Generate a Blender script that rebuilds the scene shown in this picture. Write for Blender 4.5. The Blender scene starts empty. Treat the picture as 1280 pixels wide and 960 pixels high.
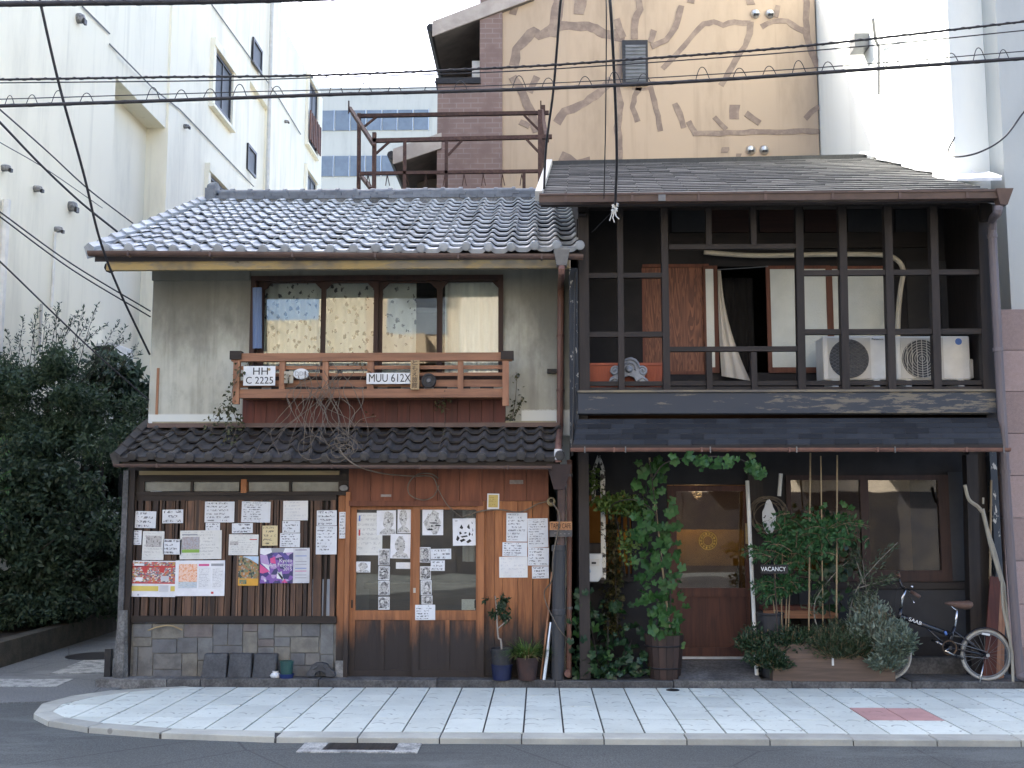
import bpy, bmesh, math, random
import numpy as np
from mathutils import Vector, Matrix
R = math.radians
rnd = random.Random(7)
SC = bpy.context.scene
COL = SC.collection
# ------------------------------------------------------------------ camera
FPX, CAM_D, CAM_H = 1380.0, 11.0, 1.68
PITCH = math.atan(160 / FPX)
YAW = math.atan(35 / FPX)
cd = bpy.data.cameras.new('camera'); cam = bpy.data.objects.new('camera', cd); COL.objects.link(cam)
cd.sensor_fit = 'HORIZONTAL'; cd.sensor_width = 36.0; cd.lens = 36.0 * FPX / 1280.0
cd.clip_start = 0.1; cd.clip_end = 1500
cam.location = (0, -CAM_D, CAM_H)
cam.rotation_euler = (math.pi / 2 + PITCH, 0, YAW)
SC.camera = cam
# ------------------------------------------------------------------ world, sun, exposure
SUN_DIR = Vector((2.5, -2.5, -3.4)).normalized()          # the way the light travels
sun_el = math.asin(-SUN_DIR.z)
wd = bpy.data.worlds.new('World'); SC.world = wd; wd.use_nodes = True
wn = wd.node_tree; wn.nodes.clear()
sky = wn.nodes.new('ShaderNodeTexSky'); sky.sky_type = 'NISHITA'; sky.sun_disc = False
sky.sun_elevation = sun_el
sky.sun_rotation = math.atan2(-SUN_DIR.x, -SUN_DIR.y)
sky.air_density = 0.75; sky.dust_density = 5.0; sky.ozone_density = 2.2
bg = wn.nodes.new('ShaderNodeBackground'); bg.inputs[1].default_value = 0.15
wo = wn.nodes.new('ShaderNodeOutputWorld')
wn.links.new(sky.outputs[0], bg.inputs[0]); wn.links.new(bg.outputs[0], wo.inputs[0])
ld = bpy.data.lights.new('sun', 'SUN'); ld.energy = 4.0; ld.angle = R(0.5); ld.color = (1, 0.95, 0.87)
sun = bpy.data.objects.new('sun', ld); COL.objects.link(sun)
sun.rotation_euler = SUN_DIR.to_track_quat('-Z', 'Y').to_euler(); sun.location = (-20, 30, 40)
vs = SC.view_settings; vs.view_transform = 'Standard'; vs.look = 'None'; vs.gamma = 1.0; vs.use_curve_mapping = False
vs.exposure = 2.65
SC.cycles.use_denoising = True
SC.cycles.max_bounces = 8
SC.cycles.transparent_max_bounces = 16
# ------------------------------------------------------------------ photo pixel -> place
CR = Matrix.Rotation(YAW, 3, 'Z') @ Matrix.Rotation(math.pi / 2 + PITCH, 3, 'X')
CP = Vector((0, -CAM_D, CAM_H))
def ray(px, py):
    return CR @ Vector(((px - 640) / FPX, -(py - 480) / FPX, -1))
def PY(px, py, Y):
    d = ray(px, py); return CP + d * ((Y - CP.y) / d.y)
def PX(px, py, X):
    d = ray(px, py); return CP + d * ((X - CP.x) / d.x)
def PZ(px, py, Z):
    d = ray(px, py); return CP + d * ((Z - CP.z) / d.z)
def PP(px, py, p0, n):
    d = ray(px, py); return CP + d * ((p0 - CP).dot(n) / d.dot(n))
# ------------------------------------------------------------------ objects
def tag(o, label=None, cat=None, group=None, kind=None):
    if label: o['label'] = label
    if cat: o['category'] = cat
    if group: o['group'] = group
    if kind: o['kind'] = kind
    return o
def T(name, label, cat, loc, group=None):
    o = bpy.data.objects.new(name, None); COL.objects.link(o)
    o.location = loc; o.empty_display_size = 0.1
    return tag(o, label, cat, group)
WORLD_LOC = {}
def wloc(o):
    v = Vector((0, 0, 0))
    while o is not None:
        v += o.location; o = o.parent
    return v
class MB:
    def __init__(s): s.v = []; s.f = []
    def add(s, vs, fs):
        b = len(s.v); s.v += [Vector(p) for p in vs]; s.f += [tuple(i + b for i in f) for f in fs]; return s
    def box(s, x0, x1, y0, y1, z0, z1):
        if x0 > x1: x0, x1 = x1, x0
        if y0 > y1: y0, y1 = y1, y0
        if z0 > z1: z0, z1 = z1, z0
        return s.add([(x0,y0,z0),(x1,y0,z0),(x1,y1,z0),(x0,y1,z0),(x0,y0,z1),(x1,y0,z1),(x1,y1,z1),(x0,y1,z1)],
                     [(0,3,2,1),(4,5,6,7),(0,1,5,4),(1,2,6,5),(2,3,7,6),(3,0,4,7)])
    def beam(s, p0, p1, w, h, up=(0, 0, 1)):
        p0 = Vector(p0); p1 = Vector(p1); d = (p1 - p0).normalized(); u = Vector(up)
        if abs(d.dot(u)) > .98: u = Vector((0, 1, 0))
        a = d.cross(u).normalized() * w / 2; b = a.cross(d).normalized() * h / 2
        vs = []
        for p in (p0, p1): vs += [p - a - b, p + a - b, p + a + b, p - a + b]
        return s.add(vs, [(0,1,2,3),(7,6,5,4),(0,4,5,1),(1,5,6,2),(2,6,7,3),(3,7,4,0)])
    def tube(s, pts, r, n=6, r1=None, cap=True):
        pts = [Vector(p) for p in pts]
        if r1 is None: r1 = r
        m = len(pts); vs = []; prev = None
        for i, p in enumerate(pts):
            d = (pts[min(i + 1, m - 1)] - pts[max(i - 1, 0)])
            if d.length < 1e-9: d = Vector((0, 0, 1))
            d.normalize()
            if prev is None:
                u = Vector((0, 0, 1)) if abs(d.z) < .9 else Vector((0, 1, 0))
                a = d.cross(u).normalized()
            else:
                a = (prev - d * prev.dot(d))
                a = a.normalized() if a.length > 1e-6 else d.orthogonal().normalized()
            prev = a; b = d.cross(a)
            rr = r + (r1 - r) * i / max(1, m - 1)
            for k in range(n):
                t = 2 * math.pi * k / n
                vs.append(p + a * math.cos(t) * rr + b * math.sin(t) * rr)
        fs = []
        for i in range(m - 1):
            for k in range(n):
                k2 = (k + 1) % n
                fs.append((i*n+k, i*n+k2, (i+1)*n+k2, (i+1)*n+k))
        if cap:
            fs.append(tuple(range(n - 1, -1, -1))); fs.append(tuple((m-1)*n + k for k in range(n)))
        return s.add(vs, fs)
    def lathe(s, prof, c, n=20, axis='Z'):
        vs = []; c = Vector(c)
        for (r, h) in prof:
            for k in range(n):
                t = 2 * math.pi * k / n
                if axis == 'Z': q = Vector((r*math.cos(t), r*math.sin(t), h))
                elif axis == 'Y': q = Vector((r*math.cos(t), h, r*math.sin(t)))
                else: q = Vector((h, r*math.cos(t), r*math.sin(t)))
                vs.append(c + q)
        fs = []
        for i in range(len(prof) - 1):
            for k in range(n):
                k2 = (k + 1) % n
                fs.append((i*n+k, i*n+k2, (i+1)*n+k2, (i+1)*n+k))
        fs.append(tuple(range(n))); fs.append(tuple((len(prof)-1)*n + k for k in range(n-1, -1, -1)))
        return s.add(vs, fs)
    def torus(s, c, R0, r, n=28, m=6, axis='Y'):
        vs = []; fs = []; c = Vector(c)
        for i in range(n):
            t = 2*math.pi*i/n
            for k in range(m):
                q = 2*math.pi*k/m; rr = R0 + r*math.cos(q); h = r*math.sin(q)
                if axis == 'Y': vs.append(c + Vector((rr*math.cos(t), h, rr*math.sin(t))))
                elif axis == 'Z': vs.append(c + Vector((rr*math.cos(t), rr*math.sin(t), h)))
                else: vs.append(c + Vector((h, rr*math.cos(t), rr*math.sin(t))))
        for i in range(n):
            for k in range(m):
                fs.append((i*m+k, ((i+1)%n)*m+k, ((i+1)%n)*m+(k+1)%m, i*m+(k+1)%m))
        return s.add(vs, fs)
    def prism(s, poly, y0, y1):                       # poly: list of (x,z), extruded along Y
        n = len(poly)
        vs = [(x, y0, z) for x, z in poly] + [(x, y1, z) for x, z in poly]
        fs = [tuple(range(n)), tuple(range(2*n-1, n-1, -1))]
        fs += [(i, i + n, (i+1) % n + n, (i+1) % n) for i in range(n)]
        return s.add(vs, fs)
    def slab(s, poly, z0, z1):                        # poly: list of (x,y), extruded along Z
        n = len(poly)
        vs = [(x, y, z0) for x, y in poly] + [(x, y, z1) for x, y in poly]
        fs = [tuple(range(n-1, -1, -1)), tuple(range(n, 2*n))]
        fs += [(i, (i+1) % n, (i+1) % n + n, i + n) for i in range(n)]
        return s.add(vs, fs)
    def build(s, name, m, parent=None, smooth=False, label=None, cat=None, group=None, kind=None, bevel=0, fix=True):
        me = bpy.data.meshes.new(name)
        if parent is not None: off = wloc(parent)
        elif kind == 'structure': off = Vector((0, 0, 0))
        else:
            xs = [p.x for p in s.v]; ys = [p.y for p in s.v]; zs = [p.z for p in s.v]
            off = Vector(((min(xs)+max(xs))/2, (min(ys)+max(ys))/2, min(zs)))
        me.from_pydata([p - off for p in s.v], [], s.f)
        if fix:
            bm = bmesh.new(); bm.from_mesh(me); bmesh.ops.recalc_face_normals(bm, faces=bm.faces); bm.to_mesh(me); bm.free()
        if m is not None: me.materials.append(m)
        if smooth: me.polygons.foreach_set('use_smooth', [True] * len(me.polygons))
        o = bpy.data.objects.new(name, me); COL.objects.link(o)
        if parent is not None: o.parent = parent
        else: o.location = off
        if bevel:
            b = o.modifiers.new('bevel', 'BEVEL'); b.width = bevel; b.segments = 2; b.limit_method = 'ANGLE'
        return tag(o, label, cat, group, kind)
def prect(x0, y0, x1, y1, Y):
    """photo rectangle on the plane Y -> X0, X1, Z0, Z1"""
    ym, xm = (y0 + y1) / 2, (x0 + x1) / 2
    return PY(x0, ym, Y).x, PY(x1, ym, Y).x, PY(xm, y1, Y).z, PY(xm, y0, Y).z
def pb(name, parent, m, x0, y0, x1, y1, Y, th, **k):
    a, b, c, d = prect(x0, y0, x1, y1, Y)
    return MB().box(a, b, Y, Y + th, c, d).build(name, m, parent, **k)
def inst(src, name, parent, loc, rot=(0, 0, 0), scale=(1, 1, 1)):
    """copy sharing mesh data; loc in world (parents carry no rotation)"""
    o = bpy.data.objects.new(name, src if isinstance(src, bpy.types.Mesh) else src.data); COL.objects.link(o)
    if parent is not None: o.parent = parent; o.location = Vector(loc) - wloc(parent)
    else: o.location = loc
    o.rotation_euler = rot; o.scale = scale
    return o
def share(mb, name, m, smooth=False):
    me = bpy.data.meshes.new(name); me.from_pydata(mb.v, [], mb.f)
    bm = bmesh.new(); bm.from_mesh(me); bmesh.ops.recalc_face_normals(bm, faces=bm.faces); bm.to_mesh(me); bm.free()
    me.materials.append(m)
    if smooth: me.polygons.foreach_set('use_smooth', [True] * len(me.polygons))
    return me
def text(s, size, m, parent, loc, rot=(math.pi/2, 0, 0), name='lettering', th=0.0012, sx=1.0, width=None, shear=0, align='CENTER'):
    c = bpy.data.curves.new(name, 'FONT'); c.body = s; c.size = size; c.extrude = th; c.shear = shear
    c.align_x = align; c.align_y = 'CENTER'; c.resolution_u = 3
    o = bpy.data.objects.new(name, c); COL.objects.link(o)
    dg = bpy.context.evaluated_depsgraph_get(); dg.update()
    me = bpy.data.meshes.new_from_object(o.evaluated_get(dg)); me.name = name
    bpy.data.objects.remove(o); bpy.data.curves.remove(c)
    if len(me.vertices):
        co = np.zeros(len(me.vertices) * 3); me.vertices.foreach_get('co', co); co = co.reshape(-1, 3)
        if width:
            w = co[:, 0].max() - co[:, 0].min(); sx = width / max(w, 1e-6)
        co[:, 0] *= sx; me.vertices.foreach_set('co', co.ravel())
    me.materials.clear(); me.materials.append(m)
    o = bpy.data.objects.new(name, me); COL.objects.link(o); o.parent = parent
    o.location = Vector(loc) - wloc(parent); o.rotation_euler = rot
    return o
def curve(pts, n=10):
    """Catmull-Rom through the points"""
    P = [Vector(p) for p in pts]; P = [P[0]*2 - P[1]] + P + [P[-1]*2 - P[-2]]; out = []
    for i in range(1, len(P) - 2):
        for k in range(n):
            t = k / n; a, b, c, d = P[i-1], P[i], P[i+1], P[i+2]
            out.append(.5*((2*b) + (-a+c)*t + (2*a-5*b+4*c-d)*t*t + (-a+3*b-3*c+d)*t**3))
    out.append(P[-2]); return out
# ------------------------------------------------------------------ materials
class N:
    def __init__(s, name):
        s.m = bpy.data.materials.new(name); s.m.use_nodes = True; s.t = s.m.node_tree; s.t.nodes.clear()
        s.out = s.t.nodes.new('ShaderNodeOutputMaterial')
    def n(s, typ, ins=None, **k):
        o = s.t.nodes.new('ShaderNode' + typ)
        for a, b in k.items(): setattr(o, a, b)
        for a, b in (ins or {}).items(): s.set(o.inputs[a], b)
        return o
    def set(s, sock, v):
        if isinstance(v, bpy.types.NodeSocket): s.t.links.new(v, sock)
        elif isinstance(v, bpy.types.Node): s.t.links.new(v.outputs[0], sock)
        else:
            if isinstance(v, (tuple, list)) and len(v) == 3 and sock.type == 'RGBA': v = (*v, 1)
            sock.default_value = v
    def math(s, op, a, b=0.0, c=None):
        o = s.t.nodes.new('ShaderNodeMath'); o.operation = op
        s.set(o.inputs[0], a); s.set(o.inputs[1], b)
        if c is not None: s.set(o.inputs[2], c)
        return o.outputs[0]
    def mix(s, f, a, b, blend='MIX'):
        o = s.t.nodes.new('ShaderNodeMix'); o.data_type = 'RGBA'; o.blend_type = blend
        s.set(o.inputs[0], f); s.set(o.inputs[6], a); s.set(o.inputs[7], b); return o.outputs[2]
    def step(s, v, lo, hi):
        o = s.t.nodes.new('ShaderNodeMapRange'); o.interpolation_type = 'SMOOTHSTEP'
        s.set(o.inputs[0], v); s.set(o.inputs[1], lo); s.set(o.inputs[2], hi); return o.outputs[0]
    def coord(s, kind='Object'): return s.n('TexCoord').outputs[kind]
    def mapping(s, vec, scale=(1,1,1), loc=(0,0,0)):
        return s.n('Mapping', {0: vec, 1: loc, 3: scale}).outputs[0]
    def noise(s, vec, scale=5, detail=4, rough=.6, dist=0):
        return s.n('TexNoise', {'Vector': vec, 'Scale': scale, 'Detail': detail, 'Roughness': rough, 'Distortion': dist}).outputs[0]
    def rand(s): return s.n('ObjectInfo').outputs['Random']
    def isl(s): return s.n('NewGeometry').outputs['Random Per Island']
    def pos(s): return s.n('NewGeometry').outputs['Position']
    def sep(s, v): return s.n('SeparateXYZ', {0: v}).outputs
    def bump(s, h, st=.3, dist=.01):
        return s.n('Bump', {'Strength': st, 'Distance': dist, 'Height': h}).outputs[0]
    def bsdf(s, col, rough=.6, metal=0, spec=.4, normal=None, **k):
        p = s.n('BsdfPrincipled')
        s.set(p.inputs['Base Color'], col); s.set(p.inputs['Roughness'], rough); s.set(p.inputs['Metallic'], metal)
        s.set(p.inputs['Specular IOR Level'], spec)
        if normal is not None: s.set(p.inputs['Normal'], normal)
        for a, b in k.items(): s.set(p.inputs[a.replace('_', ' ')], b)
        s.t.links.new(p.outputs[0], s.out.inputs[0]); return s.m
def M(name, c1, c2=None, scale=6, stretch=(1,1,1), rough=.65, metal=0, spec=.35, orand=.25, island=0, bump=.25, bdist=.006, lo=.35, hi=.68, detail=5, dist=0, fine=0):
    g = N(name)
    if c2 is None: c2 = tuple(x * .72 for x in c1)
    o = g.rand()
    v = g.n('VectorMath', {0: g.coord(), 1: g.n('CombineXYZ', {0: g.math('MULTIPLY', o, 31.7), 1: g.math('MULTIPLY', o, 17.3), 2: g.math('MULTIPLY', o, 23.1)})}, operation='ADD').outputs[0]
    v = g.mapping(v, stretch)
    nz = g.noise(v, scale, detail, .62, dist)
    c = g.mix(g.step(nz, lo, hi), c1, c2)
    if fine:
        c = g.mix(fine, c, g.mix(g.step(g.noise(v, scale * 9, 3), .4, .6), (.35,.35,.35), (1.25,1.25,1.25)), 'MULTIPLY')
    k = g.math('ADD', 1 - orand, g.math('MULTIPLY', o, 2 * orand))
    if island:
        k = g.math('MULTIPLY', k, g.math('ADD', 1 - island, g.math('MULTIPLY', g.isl(), 2 * island)))
    c = g.mix(1.0, c, g.n('CombineColor', {0: k, 1: k, 2: k}).outputs[0], 'MULTIPLY')
    nb = g.bump(nz, bump, bdist) if bump else None
    return g.bsdf(c, rough, metal, spec, nb)
def wood(name, c1, c2, axis='Z', scale=9, rough=.6, orand=.25, bump=.35, spec=.3, stretch=14, **k):
    st = {'X': (1/stretch, 1, 1), 'Y': (1, 1/stretch, 1), 'Z': (1, 1, 1/stretch)}[axis]
    return M(name, c1, c2, scale * 2.2, st, rough, 0, spec, orand, bump=bump, bdist=.004, dist=.6, **k)
def damp_wood(name, c1, c2, stain, z0, z1, orand=.18):
    """upright boards whose foot is black with old rain splash"""
    g = N(name); o = g.rand()
    v = g.n('VectorMath', {0: g.coord(), 1: g.n('CombineXYZ', {0: g.math('MULTIPLY', o, 31.7), 1: 0.0, 2: g.math('MULTIPLY', o, 23.1)})}, operation='ADD').outputs[0]
    nz = g.noise(g.mapping(v, (1, 1, .07)), 24, 5, .62, .7)
    c = g.mix(g.step(nz, .34, .68), c1, c2)
    kn = g.n('TexVoronoi', {'Vector': g.mapping(v, (1, 1, .55)), 'Scale': 5.0}).outputs[0]
    c = g.mix(g.step(kn, .09, .04), c, tuple(x*.3 for x in c1))
    k = g.math('ADD', 1 - orand, g.math('MULTIPLY', o, 2 * orand))
    c = g.mix(1.0, c, g.n('CombineColor', {0: k, 1: k, 2: k}).outputs[0], 'MULTIPLY')
    z = g.math('ADD', g.sep(g.pos())[2], g.math('MULTIPLY', g.math('SUBTRACT', g.noise(g.mapping(v, (1, 1, .18)), 9, 5, .7), .5), .75))
    c = g.mix(g.step(z, z1, z0), c, g.mix(nz, stain, tuple(x * 1.7 for x in stain)))
    return g.bsdf(c, .62, 0, .3, g.bump(nz, .4, .004))
def glass(name, tint=(.93, .96, .95), refl=.13):
    g = N(name)
    tr = g.n('BsdfTransparent', {0: (*tint, 1)}); gl = g.n('BsdfGlossy', {0: (1, 1, 1, 1), 1: .015})
    wob = g.bump(g.noise(g.coord(), 2.2, 1), .05, .012)
    g.set(gl.inputs['Normal'], wob)
    fr = g.n('Fresnel', {0: 1.45})
    f = g.math('ADD', fr.outputs[0], refl - .04)
    mx = g.n('MixShader', {0: f, 1: tr, 2: gl})
    g.t.links.new(mx.outputs[0], g.out.inputs[0]); return g.m
# ------------------------------------------------------------------ palette
ZS, ZL, ZR = .03, .08, -.014                              # pavement, house ledge, road
def asphalt_mat(name, base):
    g = N(name); v = g.coord()
    a = g.noise(v, .6, 5, .6); b = g.noise(v, 90, 2, .6); c = g.noise(g.mapping(v, (.25, 1.4, 1)), 1.6, 5, .65)
    col = g.mix(g.step(a, .35, .7), base, tuple(x * 1.35 for x in base))
    col = g.mix(g.step(b, .35, .7), tuple(x * .6 for x in base), col)
    col = g.mix(g.math('MULTIPLY', g.step(c, .58, .7), .45), col, tuple(x * .45 for x in base))
    cr = g.n('TexVoronoi', {'Vector': g.mapping(v, (1, 1, 1)), 'Scale': .55}, feature='DISTANCE_TO_EDGE').outputs[0]
    col = g.mix(g.math('MULTIPLY', g.step(cr, .006, .002), .6), col, tuple(x * .35 for x in base))
    pt_ = g.noise(g.mapping(v, (.35, 1, 1)), .9, 6, .7); col = g.mix(g.math('MULTIPLY', g.step(pt_, .52, .60), .35), col, tuple(x * 1.6 for x in base))
    oil = g.noise(g.mapping(v, (.5, 1, 1)), 2.7, 3, .5); col = g.mix(g.math('MULTIPLY', g.step(oil, .66, .74), .5), col, tuple(x * .4 for x in base))
    ag = g.n('TexVoronoi', {'Vector': v, 'Scale': 140.0}).outputs[0]; col = g.mix(g.math('MULTIPLY', g.step(ag, .3, .1), .35), col, tuple(x * 2.0 for x in base))
    return g.bsdf(col, .85, 0, .3, g.bump(b, .5, .004))
m_road = asphalt_mat('asphalt', (.098, .107, .106))
m_alley = asphalt_mat('alley_asphalt', (.17, .18, .18))
def paver_mat(name, c1, c2, marks=True):
    g = N(name); o = g.rand(); v = g.pos(); s = g.sep(v)
    a = g.noise(v, 2.2, 5, .65); f = g.noise(v, 60, 3, .7)
    col = g.mix(g.step(a, .32, .7), c1, c2)
    col = g.mix(.25, col, g.mix(f, (.5,.5,.5), (1.3,1.3,1.3)), 'MULTIPLY')
    if marks:                                             # pressed fan marks in the surface
        fx = g.math('SUBTRACT', g.math('FRACT', g.math('DIVIDE', s[0], .15)), .5)
        fy = g.math('SUBTRACT', g.math('FRACT', g.math('DIVIDE', s[1], .2)), .3)
        d = g.math('SQRT', g.math('ADD', g.math('MULTIPLY', fx, fx), g.math('MULTIPLY', fy, fy)))
        ring = g.step(g.math('ABSOLUTE', g.math('SUBTRACT', d, .36)), .07, .03)
        half = g.step(fy, .0, .08)
        dirt = g.step(g.noise(v, 5.5, 3, .6), .47, .62)
        col = g.mix(g.math('MULTIPLY', g.math('MULTIPLY', ring, half), g.math('MULTIPLY', dirt, .75)), col, tuple(x * .35 for x in c1))
        sp = g.step(g.noise(v, 23, 2, .5), .70, .76)
        col = g.mix(g.math('MULTIPLY', sp, .45), col, (.12, .12, .12))
    gm = g.noise(g.mapping(v, (.6, 1.2, 1)), 1.3, 6, .7); col = g.mix(g.math('MULTIPLY', g.step(gm, .5, .72), .22), col, tuple(x * .45 for x in c1))
    gv_ = g.n('TexVoronoi', {'Vector': v, 'Scale': 3.1}); col = g.mix(g.math('MULTIPLY', g.step(gv_.outputs[0], .085, .06), g.math('MULTIPLY', g.step(g.noise(v, .9, 2), .48, .55), .5)), col, (.10, .10, .095))
    k = g.math('ADD', .88, g.math('MULTIPLY', o, .2))
    col = g.mix(1.0, col, g.n('CombineColor', {0: k, 1: k, 2: k}).outputs[0], 'MULTIPLY')
    return g.bsdf(col, .75, 0, .35, g.bump(f, .25, .003))
m_paver = paver_mat('white_paver', (.64, .69, .63), (.57, .615, .56))
m_paver_red = paver_mat('red_paver', (.56, .33, .30), (.48, .28, .26))
m_kerb = paver_mat('kerb_concrete', (.44, .45, .40), (.32, .33, .30), False)
m_joint = M('joint_dirt', (.05, .05, .05), (.03, .03, .03))
m_conc = M('old_concrete', (.24, .24, .23), (.12, .12, .115), 5, rough=.85, fine=.4)
m_dconc = M('dark_concrete', (.12, .12, .12), (.06, .06, .06), 4, rough=.85, fine=.4)
m_paint = M('road_paint', (.40, .41, .39), (.17, .18, .18), 9, rough=.8, orand=.02, fine=.45, lo=.42, hi=.66)
m_iron = M('cast_iron', (.03, .03, .033), (.02, .02, .02), 20, rough=.5, metal=.4)
# ------------------------------------------------------------------ ground, road, alley, pavement
MB().slab([(-300, -300), (300, -300), (300, 300), (-300, 300)], ZR - .4, ZR).build('road', m_road, kind='structure')
MB().slab([(-6.1, -1.3), (-4.05, -.9), (-4.05, 26), (-6.4, 26), (-6.1, 1.0)], ZR, ZR + .012).build('alley', m_alley, kind='structure')
outer = [PZ(x, y, ZS) for x, y in [(345,921),(200,916),(110,909),(60,901),(42,892),(52,880),(90,870),(140,863),(232,858)]]
inner = [PZ(x, y, ZS) for x, y in [(345,914),(215,910.5),(130,904),(82,897),(66,889),(78,880),(118,871),(165,864.5),(240,859)]]
YF0 = inner[0].y; YK0 = outer[0].y; YB = -.19
poly = [(p.x, p.y) for p in inner]
poly = [(9.5, YF0)] + poly + [(9.5, YB)]
# pavement base just under the pavers
pv = MB().slab([(9.5, YK0 + .02)] + [(p.x * .998, p.y) for p in outer] + [(9.5, YB + .15)], ZR - .05, ZS - .012).build('pavement', m_joint, kind='structure')
def clip(sub, cl):
    def ins(p, a, b): return (b[0]-a[0])*(p[1]-a[1]) - (b[1]-a[1])*(p[0]-a[0]) <= 1e-9
    def isec(p, q, a, b):
        d1 = (q[0]-p[0], q[1]-p[1]); d2 = (b[0]-a[0], b[1]-a[1])
        t = ((a[0]-p[0])*d2[1] - (a[1]-p[1])*d2[0]) / (d1[0]*d2[1] - d1[1]*d2[0]); return (p[0]+d1[0]*t, p[1]+d1[1]*t)
    out = sub
    for i in range(len(cl)):
        a, b = cl[i], cl[(i+1) % len(cl)]; inp = out; out = []
        if not inp: break
        s = inp[-1]
        for e in inp:
            if ins(e, a, b):
                if not ins(s, a, b): out.append(isec(s, e, a, b))
                out.append(e)
            elif ins(s, a, b): out.append(isec(s, e, a, b))
            s = e
    return out
def area(p): return abs(sum(p[i][0]*p[(i+1) % len(p)][1] - p[(i+1) % len(p)][0]*p[i][1] for i in range(len(p)))) / 2
red_c = PZ(1117, 891, ZS)
x = -4.5; col_w = .305; j = 0
x = red_c.x - col_w - math.ceil((red_c.x + 4.5) / col_w) * col_w
row_h = (YB - YF0) / 4
red_row = int((red_c.y - YF0) // row_h)
shared = {}
while x < 9.3:
    for r in range(4):
        y0 = YF0 + r * row_h; g_ = .007
        cell = [(x + g_, y0 + .002), (x + g_, y0 + row_h - .002), (x + col_w - g_, y0 + row_h - .002), (x + col_w - g_, y0 + .002)]
        c = clip(cell, poly)
        if len(c) >= 3 and area(c) > .002:
            isred = (r == red_row and abs(x + col_w/2 - red_c.x) < col_w * 1.01)
            dz = rnd.uniform(-.0015, .0015)
            if abs(area(c) - area(cell)) < 1e-6 and x > -3.6:
                mm = m_paver_red if isred else m_paver; key = mm.name
                if key not in shared: shared[key] = share(MB().box(-col_w/2+g_, col_w/2-g_, -row_h/2+.002, row_h/2-.002, 0, .04), 'paving_slab', mm)
                inst(shared[key], 'paving_slab', pv, (x + col_w/2, y0 + row_h/2, ZS - .04 + dz))
            else:
                MB().slab(c, ZS - .04, ZS + dz).build('paving_slab', m_paver_red if isred else m_paver, pv)
    x += col_w
# kerb stones
kz = ZS + .002
def kerb_piece(a0, a1, b1, b0):
    MB().slab([(a0[0], a0[1]), (a1[0], a1[1]), (b1[0], b1[1]), (b0[0], b0[1])], ZR - .06, kz + rnd.uniform(-.003, .003)).build('kerb_stone', m_kerb, pv, bevel=.006)
xk = outer[0].x; xs_ = [xk]
while xs_[-1] < 9.4: xs_.append(xs_[-1] + .605)
for a, b in zip(xs_, xs_[1:]):
    kerb_piece((a + .004, YK0 - .003), (b - .004, YK0 - .003), (b - .004, YF0 - .002), (a + .004, YF0 - .002))
for i in range(0, len(outer) - 1):
    o0, o1, i0, i1 = outer[i], outer[i+1], inner[i], inner[i+1]
    kerb_piece((o0 + (o1-o0)*.01), (o1 - (o1-o0)*.01), (i1 - (i1-i0)*.01), (i0 + (i1-i0)*.01))
# small black drain cap in the pavement
c = PZ(841, 863, ZS)
d = MB().lathe([(.062, -.004), (.062, .006), (.05, .010), (.0, .012)], c, 18).build('drain_cap', m_iron, label='small black round drain cap set in the white pavement', cat='drain cap')
# storm drain in front of the kerb
q = [PZ(x_, y_, ZR) for x_, y_ in [(378, 928), (512, 928), (522, 941), (370, 941)]]
xa, xb = q[3].x, q[2].x; y1 = YK0 - .012; y0 = q[3].y
sd = T('storm_drain', 'storm drain with worn white rim in the road beside the kerb', 'drain', ((xa+xb)/2, (y0+y1)/2, ZR))
MB().box(xa, xb, y0, y0 + .07, ZR - .03, ZR + .008).build('rim', m_paint, sd)
for xx in (xa, xb - .17): MB().slab([(xx, y0 + .072), (xx + .17, y0 + .072), (xx + .17 , y1), (xx, y1)], ZR - .03, ZR + .007).build('rim', m_paint, sd)
gr = MB().box(xa + .175, xb - .175, y0 + .075, y1, ZR - .03, ZR + .002).build('grate', m_iron, sd)
n = 22
for i in range(n):
    xx = xa + .18 + (xb - xa - .36) * (i + .5) / n
    MB().box(xx - .01, xx + .01, y0 + .08, y1 - .004, ZR + .002, ZR + .007).build('grate_bar', m_iron, gr)
# alley: paint, manhole, kerb wall
def paint(name, pts, z):
    w = [PZ(a, b, z) for a, b in pts]
    MB().slab([(p.x, p.y) for p in w], ZR + .012, z).build(name, m_paint, kind='structure')
paint('alley_marking', [(-30, 858), (70, 858), (92, 848.5), (-30, 848.5)], ZR + .017)
paint('alley_marking', [(62, 842), (132, 841), (136, 825), (105, 825)], ZR + .017)
c = PZ(120, 820, ZR + .012)
mh = MB().lathe([(.34, -.02), (.34, .006), (.31, .008), (.0, .009)], c, 28).build('manhole_cover', m_iron, label='dark round manhole cover in the side alley', cat='manhole')
m_earth = M('planter_soil', (.045, .035, .028), (.03, .025, .02), 12, rough=.9)
m_wallb = M('mossy_low_wall', (.085, .075, .06), (.05, .05, .04), 6, rough=.9, fine=.3)
a = PZ(0, 835, ZR + .012); b = PZ(140, 790, ZR + .012)
dx = (b.x - a.x) / (b.y - a.y)
def alx(y): return a.x + dx * (y - a.y)
lw = MB().slab([(alx(-.6), -.6), (alx(26), 26), (alx(26) - .18, 26), (alx(-.6) - .18, -.6)], ZR - .05, .27).build('low_garden_wall', m_wallb, label='low mossy brown garden wall along the side alley', cat='wall')
MB().slab([(alx(-.6) - .18, -.6), (alx(26) - .18, 26), (-7.4, 26), (-7.6, -3), (-12, -3), (-12, -3.2), (alx(-.6) - .18, -3.2)], ZR - .05, .2).build('garden_soil', m_earth, kind='structure')
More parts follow.
